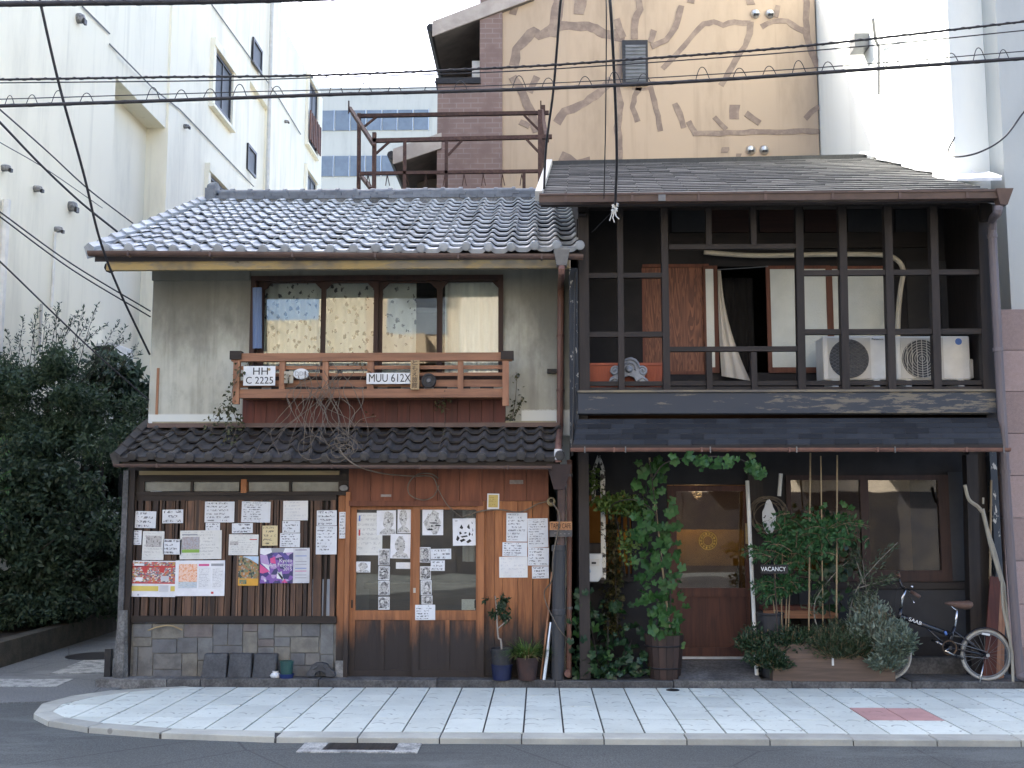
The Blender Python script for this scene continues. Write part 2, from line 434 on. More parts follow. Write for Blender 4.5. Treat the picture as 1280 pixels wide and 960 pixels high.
# ledge the houses stand on
m_ledge = M('ledge_stone', (.15, .15, .145), (.07, .07, .07), 5, rough=.85, fine=.4)
lp = T('house_ledge', 'low grey concrete ledge running along the foot of both houses', 'ledge', (.2, 0, ZR))
lx = [PY(118, 852, -.19).x, PY(208, 852, -.19).x] + [PY(p_, 852, -.19).x for p_ in (250, 398, 546, 694, 842, 990, 1140, 1300)]
for i, (a_, b_) in enumerate(zip(lx, lx[1:])):
    MB().box(a_ + .003, b_ - .003, -.186 + rnd.uniform(-.004, .004), .6, ZR - .02, ZL + rnd.uniform(-.004, .004)).build('ledge_block', m_ledge if i else m_conc, lp, bevel=.006)
# ------------------------------------------------------------------ buildings behind
def stucco(name, c, dirt=.25):
    g = N(name); v = g.coord(); s = g.sep(g.pos())
    a = g.noise(g.mapping(v, (1, 1, .25)), 1.1, 6, .65); f = g.noise(v, 45, 3, .6)
    col = g.mix(g.math('MULTIPLY', g.step(a, .48, .72), dirt), c, tuple(x * .5 for x in c))
    sk = g.noise(g.mapping(v, (1, 1, .04)), 5.0, 4, .6)
    col = g.mix(g.math('MULTIPLY', g.step(sk, .54, .74), dirt * .7), col, tuple(x * .42 for x in c))
    return g.bsdf(col, .85, 0, .25, g.bump(f, .2, .004))
m_white = stucco('white_stucco', (.84, .80, .65), .30)
m_white2 = stucco('white_paintwall', (.75, .78, .74), .15)
m_beige = stucco('beige_stucco', (.43, .335, .245), .5)
m_patch = M('brown_repair_paint', (.20, .15, .125), (.29, .225, .175), 7, rough=.8, orand=.06)
m_greyw = stucco('grey_wall', (.44, .46, .44), .2)
m_pink = M('pink_stone', (.33, .25, .235), (.29, .22, .205), 30, rough=.8, fine=.3)
m_blackmetal = M('black_metal', (.02, .02, .022), (.03, .03, .03), 9, rough=.4, orand=.1, bump=0)
m_greymetal = M('grey_metal', (.16, .165, .17), (.12, .125, .13), 9, rough=.45, metal=.4, orand=.1, bump=0)
m_alu = M('aluminium', (.55, .56, .57), (.45, .46, .47), 9, rough=.3, metal=.9, orand=.1, bump=0)
m_win = glass('window_glass', refl=.16)
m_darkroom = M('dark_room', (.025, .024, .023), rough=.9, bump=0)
m_rust = M('rusty_steel', (.05, .027, .023), (.08, .045, .035), 14, rough=.8, orand=.25, fine=.3)
m_brown = M('brown_gutter', (.115, .075, .062), (.085, .056, .048), 7, rough=.45, orand=.12, bump=.05)
# left white apartment block: side wall runs along the alley
XA = -7.6
lb = T('white_apartment_block', 'tall white stuccoed apartment block beside the alley, left of the tiled house', 'building', (XA - 3, 15, 0))
def ay(px): return PX(px, 300, XA).y
HB = 21.3
yA0, yA1 = -2.0, ay(136)
y2a = ay(205); y2b = ay(307); y3a = ay(345); y3b = ay(400)
def zof(px, py, X): return PX(px, py, X).z
xr = PY(178, 300, y2a).x                                  # back of the first recess
zl1 = zof(136, 84, XA)
w = MB()
w.box(XA - 6, XA, yA0, yA1, -.1, HB)
w.box(XA - 6, xr, yA1, y2a, -.1, HB)
w.box(XA - 6, XA, y2a, y2b, -.1, HB)
xr2 = PY(327, 300, ay(335)).x
w.box(XA - 6, xr2, y2b, ay(335), -.1, HB)
w.box(XA - 6, XA, ay(335), y3a, -.1, HB); w.box(XA - 6, XA - .002, y3a, y3b, -.1, 16.1)
w.build('wall', m_white, lb)
# beam across each recess, its underside seen from below
MB().box(xr, XA - .05, yA1, y2a, zl1, zl1 + 4.2).build('recess_beam', m_white, lb)
zl2 = zof(307, 89, XA)
MB().box(xr2, XA - .05, y2b, ay(335), zl2, zl2 + 4.2).build('recess_beam', m_white, lb)
m_curt = M('pale_blind', (.55, .56, .55), (.45, .46, .46), 3, (6, 6, .3), rough=.9)
m_screen = M('dusty_screen', (.10, .11, .115), (.07, .075, .08), 4, rough=.55, orand=.2, bump=0)
def side_window(px0, px1, ptop, pbot, hood=True, bars=1, name='window'):
    """opening drawn on the alley wall; ptop, pbot are taken at its near edge"""
    ya, yb = ay(px0), ay(px1); zt, zb = zof(px0, ptop, XA), zof(px0, pbot, XA)
    fr = MB()
    e = .07; d0, d1 = XA + .002, XA + .05
    fr.box(d0, d1, ya, ya + e, zb, zt); fr.box(d0, d1, yb - e, yb, zb, zt); fr.box(d0, d1, ya + e, yb - e, zt - e, zt); fr.box(d0, d1, ya + e, yb - e, zb, zb + e)
    for i in range(bars):
        yy = ya + (yb - ya) * (i + 1) / (bars + 1); fr.box(d0, d1 - .01, yy - .03, yy + .03, zb + e, zt - e)
    wn_ = fr.build(name, m_blackmetal, lb)
    MB().box(XA + .012, XA + .016, ya + e, yb - e, zb + e, zt - e).build('pane', m_screen, wn_)
    MB().box(XA + .003, XA + .006, ya + e, yb - e, zb + e, zt - e).build('blind', m_curt if hood else m_darkroom, wn_)
    if hood:
        h = MB(); h.box(XA + .001, XA + .12, ya - .22, yb + .22, zt + .03, zt + .22); h.box(XA + .001, XA + .09, ya - .22, ya - .04, zb - .1, zt + .03); h.box(XA + .001, XA + .09, yb + .04, yb + .22, zb - .1, zt + .03)
        h.box(XA + .001, XA + .13, ya - .22, yb + .22, zb - .17, zb - .1)
        h.build('surround', m_white, wn_)
    return wn_
side_window(259, 281, 52, 121)
side_window(257, 281, 216, 290)
side_window(308, 320, 34, 66, False, 0)
side_window(305, 316, 174, 208, False, 0)
w3 = side_window(380, 391, 92, 172)
side_window(380, 391, 212, 290)
gy0, gy1 = ay(379), ay(392); gz0, gz1 = zof(380, 172, XA), zof(380, 134, XA)
m_rustrail = M('brown_railing', (.16, .075, .05), (.1, .05, .035), 8, rough=.7)
for i in range(7):
    yy = gy0 + (gy1 - gy0) * i / 6
    MB().box(XA + .14, XA + .18, yy - .07, yy + .07, gz0, gz1).build('railing_board', m_rustrail, w3)
# pipes, vents and conduits on it
def wpipe(p0, p1, r, m, name='pipe', X=XA):
    a_ = PX(*p0, X + r + .01); b_ = PX(*p1, X + r + .01); b_.y = a_.y
    MB().tube([a_, b_], r, 8).build(name, m, lb)
m_pipe = M('cream_pipe', (.62, .61, .57), (.52, .51, .47), 5, rough=.5, bump=0)
wpipe((341, -40), (341, 300), .05, m_pipe, 'downpipe')
wpipe((8, 250), (5, 445), .06, m_pipe, 'downpipe')
wpipe((69, 290), (67, 385), .022, m_pipe, 'conduit'); wpipe((52, 380), (49, 440), .022, m_pipe, 'conduit')
m_vent = M('weathered_vent', (.35, .35, .34), (.12, .12, .12), 25, rough=.6)
for i, (x_, y_) in enumerate([(97, 23), (87, 258), (43, 236), (3, 210), (69, 287), (230, 158), (356, 152)]):
    p = PX(x_, y_, XA)
    r = .085 if i < 2 else .05
    v_ = MB().lathe([(r, 0), (r, .06), (r * .7, .11), (0, .12)], (p.x, p.y, p.z), 12, 'X').build('wall_vent', m_vent, lb, smooth=True)
    MB().box(p.x + .10, p.x + .14, p.y - r * .6, p.y + r * .6, p.z - r * 1.2, p.z - r * .2).build('vent_lip', m_blackmetal, v_)
# cable stapled along the wall
cb = MB()
for pts in ([(103, 8), (137, 42)], [(137, 55), (193, 112), (225, 137), (317, 233)], [(265, 6), (345, 117), (376, 168)], [(380, 52), (398, 92)]):
    cb.tube([PX(x_, y_, XA + .03) for x_, y_ in pts], .014, 5)
cb.build('wall_cable', m_greymetal, lb)
# air conditioner on brackets low on that wall
p0 = PX(121, 432, XA); 
yq0, yq1 = ay(121), ay(155); zq1 = zof(121, 431, XA); zq0 = zof(121, 464, XA)
ac = T('wall_air_conditioner', 'grey air conditioner hung on the white block above the shrubs', 'air conditioner', (XA + .2, (yq0+yq1)/2, zq0))
MB().box(XA + .05, XA + .40, yq0, yq0 + .85, zq0, zq1).build('casing', m_pipe, ac, bevel=.02)
MB().box(XA + .06, XA + .38, yq0 - .012, yq0 - .002, zq0 + .05, zq1 - .05).build('side_grille', m_iron, ac)
MB().box(XA + .001, XA + .42, yq0 + .1, yq0 + .14, zq0 - .05, zq0).box(XA + .001, XA + .42, yq0 + .7, yq0 + .74, zq0 - .05, zq0).build('bracket', m_greymetal, ac)
# beige building with brick corner
YBG = PX(1025, 150, PY(1193, 200, .9).x).y
bb = T('beige_mural_building', 'beige building with brown crack repairs and a brick corner behind the houses', 'building', (1, YBG + 3, 0))
xb0, xb1 = PY(628, 200, YBG).x, PY(1025, 200, YBG).x
ztop = PY(1020, -16, YBG).z
wall_b = MB().box(xb0, xb1 - .003, YBG, YBG + 9, -.1, ztop).build('wall', m_beige, bb)
def brick_mat(name, c1, c2, mortar, w, h):
    g = N(name)
    t = g.n('TexBrick', {'Vector': g.mapping(g.n('CombineXYZ', {0: g.sep(g.coord())[0], 1: g.sep(g.coord())[2]}).outputs[0]), 'Color1': (*c1, 1), 'Color2': (*c2, 1), 'Mortar': (*mortar, 1), 'Scale': 1.0, 'Mortar Size': .008, 'Brick Width': w, 'Row Height': h})
    c = g.mix(g.step(g.noise(g.coord(), 3, 4), .4, .7), t.outputs[0], tuple(x*.8 for x in c1))
    return g.bsdf(c, .75, 0, .3, g.bump(t.outputs['Fac'], -.4, .006))
m_brick = brick_mat('brown_brick_tile', (.215, .15, .135), (.185, .13, .118), (.24, .195, .18), .235, .085)
xk0, xk1, xk2 = PY(547, 150, YBG).x, PY(600, 50, YBG).x, xb0
zk = PY(570, 107, YBG).z
rb = MB(); rb.box(xk0, xk2 - .002, YBG - .06, YBG + 7, -.1, zk); rb.box(xk1, xk2 - .002, YBG - .06, YBG + 7, zk, ztop + .5)
brick_wall = rb.build('brick_wall', m_brick, bb)
m_soff = M('soffit_board', (.17, .15, .14), (.12, .11, .1), 4, rough=.8)
m_fasc = M('pale_fascia', (.42, .37, .33), (.33, .29, .26), 4, rough=.7)
def canopy(pl, pr, deep, name):
    a_, b_ = PY(*pl, YBG - .06), PY(*pr, YBG - .06); th = .22
    mb = MB(); vs = []
    for yy in (YBG - .08, YBG + deep):
        vs += [(a_.x, yy, a_.z - th), (b_.x, yy, b_.z - th), (b_.x, yy, b_.z), (a_.x, yy, a_.z)]
    mb.add(vs, [(0,1,2,3),(7,6,5,4),(0,4,5,1),(1,5,6,2),(2,6,7,3),(3,7,4,0)])
    c_ = mb.build(name, m_soff, bb)
    mb = MB(); vs = []
    for yy in (YBG - .11, YBG - .083):
        vs += [(a_.x - .03, yy, a_.z - th), (b_.x, yy, b_.z - th), (b_.x, yy, b_.z + .04), (a_.x - .03, yy, a_.z + .04)]
    mb.add(vs, [(0,1,2,3),(7,6,5,4),(0,4,5,1),(1,5,6,2),(2,6,7,3),(3,7,4,0)]); mb.build('fascia', m_fasc, c_)
    MB().tube([(a_.x - .06, YBG - .1, a_.z - .06), (a_.x - .06, YBG + deep, a_.z - .06)], .07, 8).build('gutter', m_iron, c_)
    return c_
canopy((543, 31), (668, -17), 5.0, 'upper_eave')
canopy((494, 190), (552, 170), 5.0, 'lower_eave')
MB().box(PY(547,107,YBG).x - .03, PY(601,107,YBG).x, YBG - .1, YBG + 1.5, zk, zk + .1).build('ledge_cap', m_iron, bb)
pb('meter_box', bb, m_pipe, 590, 76, 600, 104, YBG + .3, .3)
MB().box(PY(500, 200, YBG).x + .15, xk0 - .003, YBG + 1.2, YBG + 6, -.1, PY(545, 178, YBG).z - .25).build('side_wing', m_soff, bb)
MB().box(xk0 + .1, xk1 - .003, YBG + 2.0, YBG + 6.9, zk, PY(600, 22, YBG).z - .1).build('recessed_wall', m_soff, bb)
# crack repairs
def strip(pts, w, off=.004):
    P_ = [PY(x_, y_, YBG) for x_, y_ in pts]; mb = MB(); Ls = []; Rs = []
    C = []
    for i in range(len(P_) - 1):
        k = max(2, int((P_[i+1] - P_[i]).length / .12))
        for t in range(k): C.append(P_[i].lerp(P_[i+1], t / k))
    C.append(P_[-1])
    for i, p in enumerate(C):
        d_ = (C[min(i+1, len(C)-1)] - C[max(i-1, 0)]); nn = Vector((-d_.z, 0, d_.x)).normalized()
        ww = w / 2 * rnd.uniform(.86, 1.12); jo = rnd.uniform(-.012, .012)
        Ls.append(p + nn * (ww + jo)); Rs.append(p - nn * (ww - jo))
    n_ = len(C); vs = []
    for yy in (YBG - off, YBG + .002):
        vs += [(p.x, yy, p.z) for p in Ls] + [(p.x, yy, p.z) for p in Rs]
    fs = []
    for i in range(n_ - 1):
        fs.append((i, i+1, n_+i+1, n_+i)); fs.append((i, 2*n_+i, 2*n_+i+1, i+1)); fs.append((n_+i, n_+i+1, 3*n_+i+1, 3*n_+i))
    fs += [(0, n_, 3*n_, 2*n_), (n_-1, 2*n_-1, 4*n_-1, 3*n_-1)]
    mb.add(vs, fs); mb.build('crack_repair', m_patch, wall_b)
CR_ = [([(642,82),(646,62),(660,46),(668,38),(674,44),(684,40),(692,34),(705,32),(718,32),(735,33),(745,36),(755,42),(770,46),(781,48)], .13),
 ([(690,46),(696,20),(700,-6)], .15), ([(640,18),(646,-4)], .11), ([(652,2),(660,-10)], .11), ([(724,18),(726,-6)], .15), ([(770,24),(779,47)], .09),
 ([(641,96),(654,118),(664,140),(672,165)], .12), ([(672,96),(662,116)], .09), ([(764,98),(752,114),(738,124),(726,132),(706,140),(696,154)], .11),
 ([(772,46),(766,38)], .08), ([(776,80),(770,110),(776,130),(772,160),(774,192)], .10), ([(793,49),(794,24),(800,12),(796,-6)], .09), ([(812,53),(818,38)], .08),
 ([(814,58),(832,50),(845,34),(851,7)], .08), ([(828,86),(848,64),(868,42),(880,30),(892,28),(904,31),(918,28),(938,29)], .075), ([(938,27),(937,42),(932,58),(920,74),(910,92),(901,107)], .08),
 ([(952,34),(966,26),(984,27),(998,36),(1006,40)], .08), ([(1008,-6),(1008,44),(1014,64),(1021,84)], .09), ([(938,6),(937,-6)], .1), ([(973,7),(970,22)], .07), ([(864,4),(866,-6)], .1),
 ([(800,108),(794,120),(791,134),(798,152)], .075), ([(812,108),(820,136),(826,164)], .075), ([(844,129),(850,142),(855,160)], .08), ([(860,152),(868,166)], .07),
 ([(866,167),(890,167),(920,166),(960,165),(1024,164)], .075), ([(893,146),(908,162)], .07), ([(932,142),(950,154)], .08), ([(1006,148),(1024,133)], .08), ([(918,131),(918,149)], .14),
 ([(906,184),(906,191)], .1), ([(923,192),(923,196)], .07), ([(700,196),(720,205),(738,203)], .14), ([(775,188),(775,205)], .07), ([(650,152),(662,158)], .07), ([(790,111),(812,111)], .04)]
for i, (pts, w_) in enumerate(CR_): strip(pts, w_ * 1.22, .004 + .0012 * (i % 7))
# louvred window and vent caps
wv = pb('window', bb, m_blackmetal, 778, 50, 810, 106, YBG - .06, .058)
pb('pane', wv, m_screen, 782, 56, 807, 102, YBG - .064, .003)
for i in range(10):
    pb('louvre', wv, m_greymetal, 782, 56 + i*4.6, 807, 58.6 + i*4.6, YBG - .075, .01)
for x_, y_ in [(944, 18), (962, 18), (938, 188), (955, 188)]:
    p = PY(x_, y_, YBG)
    v_ = MB().lathe([(.075, .0), (.078, -.02), (.06, -.06), (.03, -.085), (0, -.09)], p, 16, 'Y').build('vent_cap', m_alu, bb, smooth=True)
    MB().box(p.x - .04, p.x + .04, p.y - .095, p.y - .05, p.z - .05, p.z - .02).build('vent_slot', m_iron, v_)
# white painted building right: sunlit side wall, shaded front
XW = PY(1193, 200, .9).x
wb = T('white_rear_building', 'white painted building whose side wall catches the sun, behind the dark house roof', 'building', (XW + 2, 4, 0))
xw1 = PY(1237, 200, .9).x
MB().box(XW, xw1, .9, 9, -.1, 13.5).box(xw1, XW + 6, 2.0, 9, -.1, 13.5).build('wall', m_white2, wb)
# things on its side wall
def sw(px, py): return PX(px, py, XW)
p = sw(1103, 58); MB().tube([sw(1103, 118) + Vector((-.05, 0, 0)), sw(1103, 58) + Vector((-.05, 0, 0)), sw(1106, 50) + Vector((-.12, 0, 0)), sw(1118, 28) + Vector((-.3, -.1, 0))], .02, 6).build('bracket_arm', m_greymetal, wb)
p = sw(1083, 55); MB().box(p.x - .2, p.x - .002, p.y - .14, p.y + .14, p.z - .1, p.z + .1).build('floodlight', m_greymetal, wb)
# grey building at the edge of the picture with a pink stone base
gb = T('grey_corner_building', 'grey rendered building with pink stone base at the edge beside the dark house', 'building', (xw1 + 3, 3, 0))
MB().box(xw1 + .002, xw1 + 8, .55, 1.99, 2.0, 14).box(xw1 + .002, xw1 + 8, .6, 1.99, -.1, 2.0).build('wall', m_greyw, gb)
zpk = PY(1262, 386, .3).z
for i in range(9):
    for k in range(10):
        z0 = -.08 + i * (zpk + .08) / 9; z1 = z0 + (zpk + .08) / 9 - .006
        x0 = PY(1252, 600, .3).x + k * .8; MB().box(x0, x0 + .794, .3, .548, z0, z1).build('stone_panel', m_pink, gb)
# far office block
YO = 62.0
m_office = stucco('office_concrete', (.55, .54, .47), .25)
m_ribbon = M('office_glass', (.17, .20, .225), (.14, .165, .19), 2, rough=.25, spec=.8, orand=.12, bump=0)
ob_ = T('far_office_block', 'pale far office block with ribbon windows beyond the rusty roof frame', 'building', (-9, YO, 0))
xo0, xo1 = PY(330, 150, YO).x, PY(620, 150, YO).x
zo = PY(470, 109, YO).z
MB().box(xo0, xo1, YO, YO + 15, -.1, zo).build('wall', m_office, ob_)
fl = PY(470, 138, YO).z - PY(470, 195, YO).z
for kf in range(8):
    zt = PY(470, 138, YO).z - kf * fl; hb = (PY(470, 138, YO).z - PY(470, 163, YO).z)
    if zt - hb < 1: break
    ww_ = (PY(420, 150, YO).x - PY(400, 150, YO).x)
    xx = PY(400, 150, YO).x - 3 * ww_; xe = PY(533, 150, YO).x
    while xx < xe - .3:
        wi = MB().box(xx + .05, xx + ww_ * .98 - .05, YO - .06, YO + .05, zt - hb, zt).build('window', m_ribbon, ob_); xx += ww_ * .98
        if kf < 2: MB().box(xx - .05, xx - .01, YO - .1, YO - .002, zt - hb - .05, zt + .05).build('mullion', m_alu, wi)
for dx_ in (448, 468): 
    p = PY(dx_, 108, YO); MB().tube([(p.x, YO + 2, zo - .02), (p.x, YO + 2, zo + 1.2)], .05, 5).build('antenna_pole', m_greymetal, ob_)
# buildings across the street (seen only in the window panes and in the light they throw back)
m_apt = stucco('cream_apartment', (.42, .36, .25), .1); m_apt3 = stucco('sand_apartment', (.52, .45, .35), .1); m_apt2 = stucco('tan_apartment', (.42, .33, .22), .1)
m_shopf = M('dark_shopfront', (.035, .035, .04), (.06, .055, .05), 2, rough=.35, orand=.4, bump=0)
def across(x0, x1, h, m_, label, Y=-19.5):
    t_ = T('opposite_building', label, 'building', ((x0+x1)/2, Y, 0))
    MB().box(x0, x1, Y - 10, Y, -.07, h).build('wall', m_, t_)
    nf = int(h / 2.9)
    nb_ = max(1, int((x1 - x0) / 2.8))
    for i in range(nb_):                                   # dark shopfronts at street level
        xx = x0 + i * (x1 - x0) / nb_
        MB().box(xx + .002, xx + (x1 - x0) / nb_ - .002, Y + .002, Y + .06, -.06, 2.25).build('shopfront', m_shopf, t_)
    for k in range(1, nf):
        z = k * 2.9
        xb_ = x0 + .4
        while xb_ < x1 - 1.6:
            MB().box(xb_, xb_ + 1.4, Y + .035, Y + .8, z - .15, z + .85).build('balcony', m_, t_); xb_ += 2.6
        nwin = int((x1 - x0) / 2.6)
        for i in range(nwin):
            xx = x0 + .6 + i * 2.6
            MB().box(xx, xx + 1.7, Y + .002, Y + .03, z + .95, z + 2.3).build('window', m_ribbon, t_)
across(-16, -6.41, 7.2, m_apt, 'low cream shop building across the street')
across(-6.4, -5.0, 26, m_apt, 'slim cream tower across the street')
across(-4.99, -2.3, 22, m_apt2, 'tan apartment block with balconies across the street')
across(-2.29, 4.0, 8.2, m_apt3, 'low sand coloured building across the street')
across(4.01, 16, 15, m_apt3, 'sand coloured apartment block with balconies across the street')
# ------------------------------------------------------------------ tiled roofs
def tile_mat(name, c1, c2, rough, spec=.5):
    g = N(name); o = g.rand(); v = g.pos()
    a = g.noise(v, 14, 4, .6); b = g.noise(v, 2.0, 3)
    col = g.mix(g.step(a, .35, .7), c1, c2)
    col = g.mix(g.math('MULTIPLY', g.step(b, .5, .7), .4), col, tuple(x * .55 for x in c1))
    k = g.math('ADD', .8, g.math('MULTIPLY', o, .4))
    col = g.mix(1.0, col, g.n('CombineColor', {0: k, 1: k, 2: k}).outputs[0], 'MULTIPLY')
    rg = g.math('ADD', rough, g.math('MULTIPLY', g.math('SUBTRACT', a, .5), .12))
    return g.bsdf(col, rg, 0, spec, g.bump(a, .05, .003))
m_tile = tile_mat('silver_roof_tile', (.37, .40, .42), (.33, .355, .375), .5, .45)
m_tiler = tile_mat('ridge_tile_grey', (.15, .165, .18), (.11, .12, .135), .5, .4)
m_tile2 = tile_mat('black_roof_tile', (.062, .060, .060), (.088, .082, .076), .62, .35)
m_copper = M('copper_pipe', (.18, .095, .072), (.125, .065, .052), 6, (1, 1, .2), rough=.5, orand=.1)
m_wallu = N('stained_plaster')
def plaster():
    g = m_wallu; v = g.coord(); P_ = g.sep(g.pos())
    a = g.noise(g.mapping(v, (1, 1, .5)), 1.6, 6, .65); f = g.noise(v, 70, 3)
    streak = g.noise(g.mapping(v, (1, 1, .06)), 7, 4, .6)
    c = g.mix(g.step(a, .34, .66), (.52, .53, .46), (.34, .345, .295))
    a2 = g.noise(g.mapping(v, (1, 1, .6)), 4.5, 5, .7)
    c = g.mix(g.math('MULTIPLY', g.step(a2, .5, .7), .4), c, (.22, .225, .19))
    c = g.mix(g.math('MULTIPLY', g.step(streak, .5, .75), .5), c, (.15, .15, .13))
    zz = g.math('ADD', P_[2], g.math('MULTIPLY', g.math('SUBTRACT', a, .5), 1.3))
    soot = g.math('MULTIPLY', g.step(zz, 3.15, 3.95), .75)           # grime washed down from the eave
    c = g.mix(soot, c, (.12, .12, .105))
    wash = g.math('MULTIPLY', g.step(g.math('ADD', P_[2], g.math('MULTIPLY', g.math('SUBTRACT', f, .5), .03)), 2.735, 2.715), g.step(P_[0], -.2, -.18))
    wash = g.math('MAXIMUM', wash, g.math('MULTIPLY', g.step(P_[2], 2.70, 2.68), g.step(P_[0], -3.0, -3.02)))
    c = g.mix(wash, c, (.62, .65, .62))                               # newer white patch at the foot
    return g.bsdf(c, .85, 0, .25, g.bump(f, .25, .004))
m_wallu = plaster()
def wave(u): return .026 * math.cos(2*math.pi*(u - .86)) + .009 * math.cos(4*math.pi*(u - .86))
def tile_mesh(name, w, L, m, eave=False, nu=11, tilt=.036):
    mb = MB(); vs = []; hi = tilt; th = .019
    U = [i / (nu - 1) for i in range(nu)]; X = [(u - .5) * w * 1.04 for u in U]
    for x, u in zip(X, U): vs.append((x, L, wave(u) - .004))                  # back edge
    for x, u in zip(X, U): vs.append((x, .006, wave(u) + hi))                 # front edge of the top
    for x, u in zip(X, U): vs.append((x, .004, wave(u) + hi - .001))          # lip
    for x, u in zip(X, U): vs.append((x, .006, wave(u) * (.75 if eave else 1) + hi - (.05 if eave else th)))
    fs = []
    for a_, b_ in ((0, 1), (2, 3)):
        for i in range(nu - 1): fs.append((a_*nu+i, a_*nu+i+1, b_*nu+i+1, b_*nu+i))
    mb.add(vs, fs); n0 = len(fs)
    if eave: mb.lathe([(.0, -.032), (.034, -.032), (.036, -.024), (.044, -.024), (.047, -.018), (.047, .01)], ((.86 - .5) * w * 1.04, .0, wave(.86) + hi - .03), 12, 'Y')
    me = share(mb, name, m)
    me.polygons.foreach_set('use_smooth', [i < n0 for i in range(len(me.polygons))])
    return me
def tile_roof(parent, x0, x1, e, top, cols, rows, m, piece_rows, prefix, sag=.0):
    """e, top: (Y, Z) of the eave and of the top of the slope"""
    w = (x1 - x0) / cols; v_ = Vector((0, top[0] - e[0], top[1] - e[1])); Ls = v_.length; ex = Ls / rows
    ang = math.atan2(v_.z, v_.y); d = v_.normalized()
    me_e = tile_mesh('eave_tile', w, ex * 1.2, m, True); me = tile_mesh('roof_tile', w, ex * 1.2, m)
    rest = MB()
    for r_ in range(rows):
        for c_ in range(cols):
            p = Vector((x0 + w * (c_ + .5), e[0], e[1])) + d * (ex * r_)
            t = (p.x - x0) / (x1 - x0)
            p.z += -sag * math.sin(math.pi * t) + .006 * math.sin(c_ * 1.7 + r_ * .6)
            rot = (ang + rnd.uniform(-.008, .008), rnd.uniform(-.008, .008), rnd.uniform(-.008, .008))
            p += Vector((rnd.uniform(-.003, .003), 0, rnd.uniform(-.002, .003)))
            if r_ < piece_rows:
                inst(me_e if r_ == 0 else me, 'eave_tile' if r_ == 0 else 'roof_tile', parent, p, rot)
            else:
                Mx = Matrix.Translation(p) @ Matrix.Rotation(rot[0], 4, 'X')
                rest.add([Mx @ q.co for q in me.vertices], [tuple(f.vertices) for f in me.polygons])
    if rest.v: rest.build('roof_tile_upper_rows', m, parent, kind='stuff', fix=False)
# ------------------------------------------------------------------ left house
lh = T('tiled_townhouse', 'old plastered townhouse with grey wave tile roof and timber shopfront', 'house', (-2, 2, 0))
XL0, XL1 = PY(188, 450, .35).x, PY(712, 450, .35).x
YU = .35
EU, RU = (-.42, 4.235), (3.3, 5.83)
# upper roof
XR0, XR1 = -4.46, PY(728, 300, -.4).x
deck = MB()
deck.add([(XR0 + .05, EU[0] + .05, EU[1] - .03), (XR1 - .03, EU[0] + .05, EU[1] - .03), (XR1 - .03, RU[0], RU[1] - .03), (XR0 + .05, RU[0], RU[1] - .03),
          (XR0 + .05, EU[0] + .05, EU[1] - .09), (XR1 - .03, EU[0] + .05, EU[1] - .09), (XR1 - .03, RU[0], RU[1] - .09), (XR0 + .05, RU[0], RU[1] - .09)],
         [(0,1,2,3),(7,6,5,4),(0,4,5,1),(1,5,6,2),(2,6,7,3),(3,7,4,0)])
deck.add([(XR0 + .05, RU[0] + .002, RU[1] - .03), (XR1 - .03, RU[0] + .002, RU[1] - .03), (XR1 - .03, 7.2, 4.1), (XR0 + .05, 7.2, 4.1),
          (XR0 + .05, RU[0] + .002, RU[1] - .09), (XR1 - .03, RU[0] + .002, RU[1] - .09), (XR1 - .03, 7.2, 4.04), (XR0 + .05, 7.2, 4.04)],
         [(0,1,2,3),(7,6,5,4),(0,4,5,1),(1,5,6,2),(2,6,7,3),(3,7,4,0)])
m_dwood = wood('dark_timber', (.036, .027, .022), (.02, .016, .014), 'X', orand=.2)
m_dwoodz = wood('dark_timber_upright', (.036, .027, .022), (.02, .016, .014), 'Z', orand=.2)
roofU = deck.build('roof', m_dwood, lh)
tile_roof(roofU, XR0, XR1, EU, (RU[0] - .12, RU[1] - .05), 22, 13, m_tile, 9, 'upper', .02)
# left verge pieces that cap the row ends
vL = Vector((0, RU[0] - .12 - EU[0], RU[1] - .05 - EU[1])); exU = vL.length / 13; dU = vL.normalized(); angU = math.atan2(dU.z, dU.y)
vm = share(MB().add([(-.03,0,-.09),(.03,0,-.06),(.05,0,.03),(0,0,.07),(-.05,0,.03),(-.03,exU*1.1,-.12),(.03,exU*1.1,-.09),(.05,exU*1.1,0),(0,exU*1.1,.04),(-.05,exU*1.1,0)],
    [(0,1,2,3,4),(9,8,7,6,5),(0,5,6,1),(1,6,7,2),(2,7,8,3),(3,8,9,4),(4,9,5,0)]), 'verge_tile', m_tile)
for r_ in range(13):
    p = Vector((XR0 + .01, EU[0], EU[1] + .02)) + dU * exU * r_
    inst(vm, 'verge_tile', roofU, p, (angU, 0, 0))
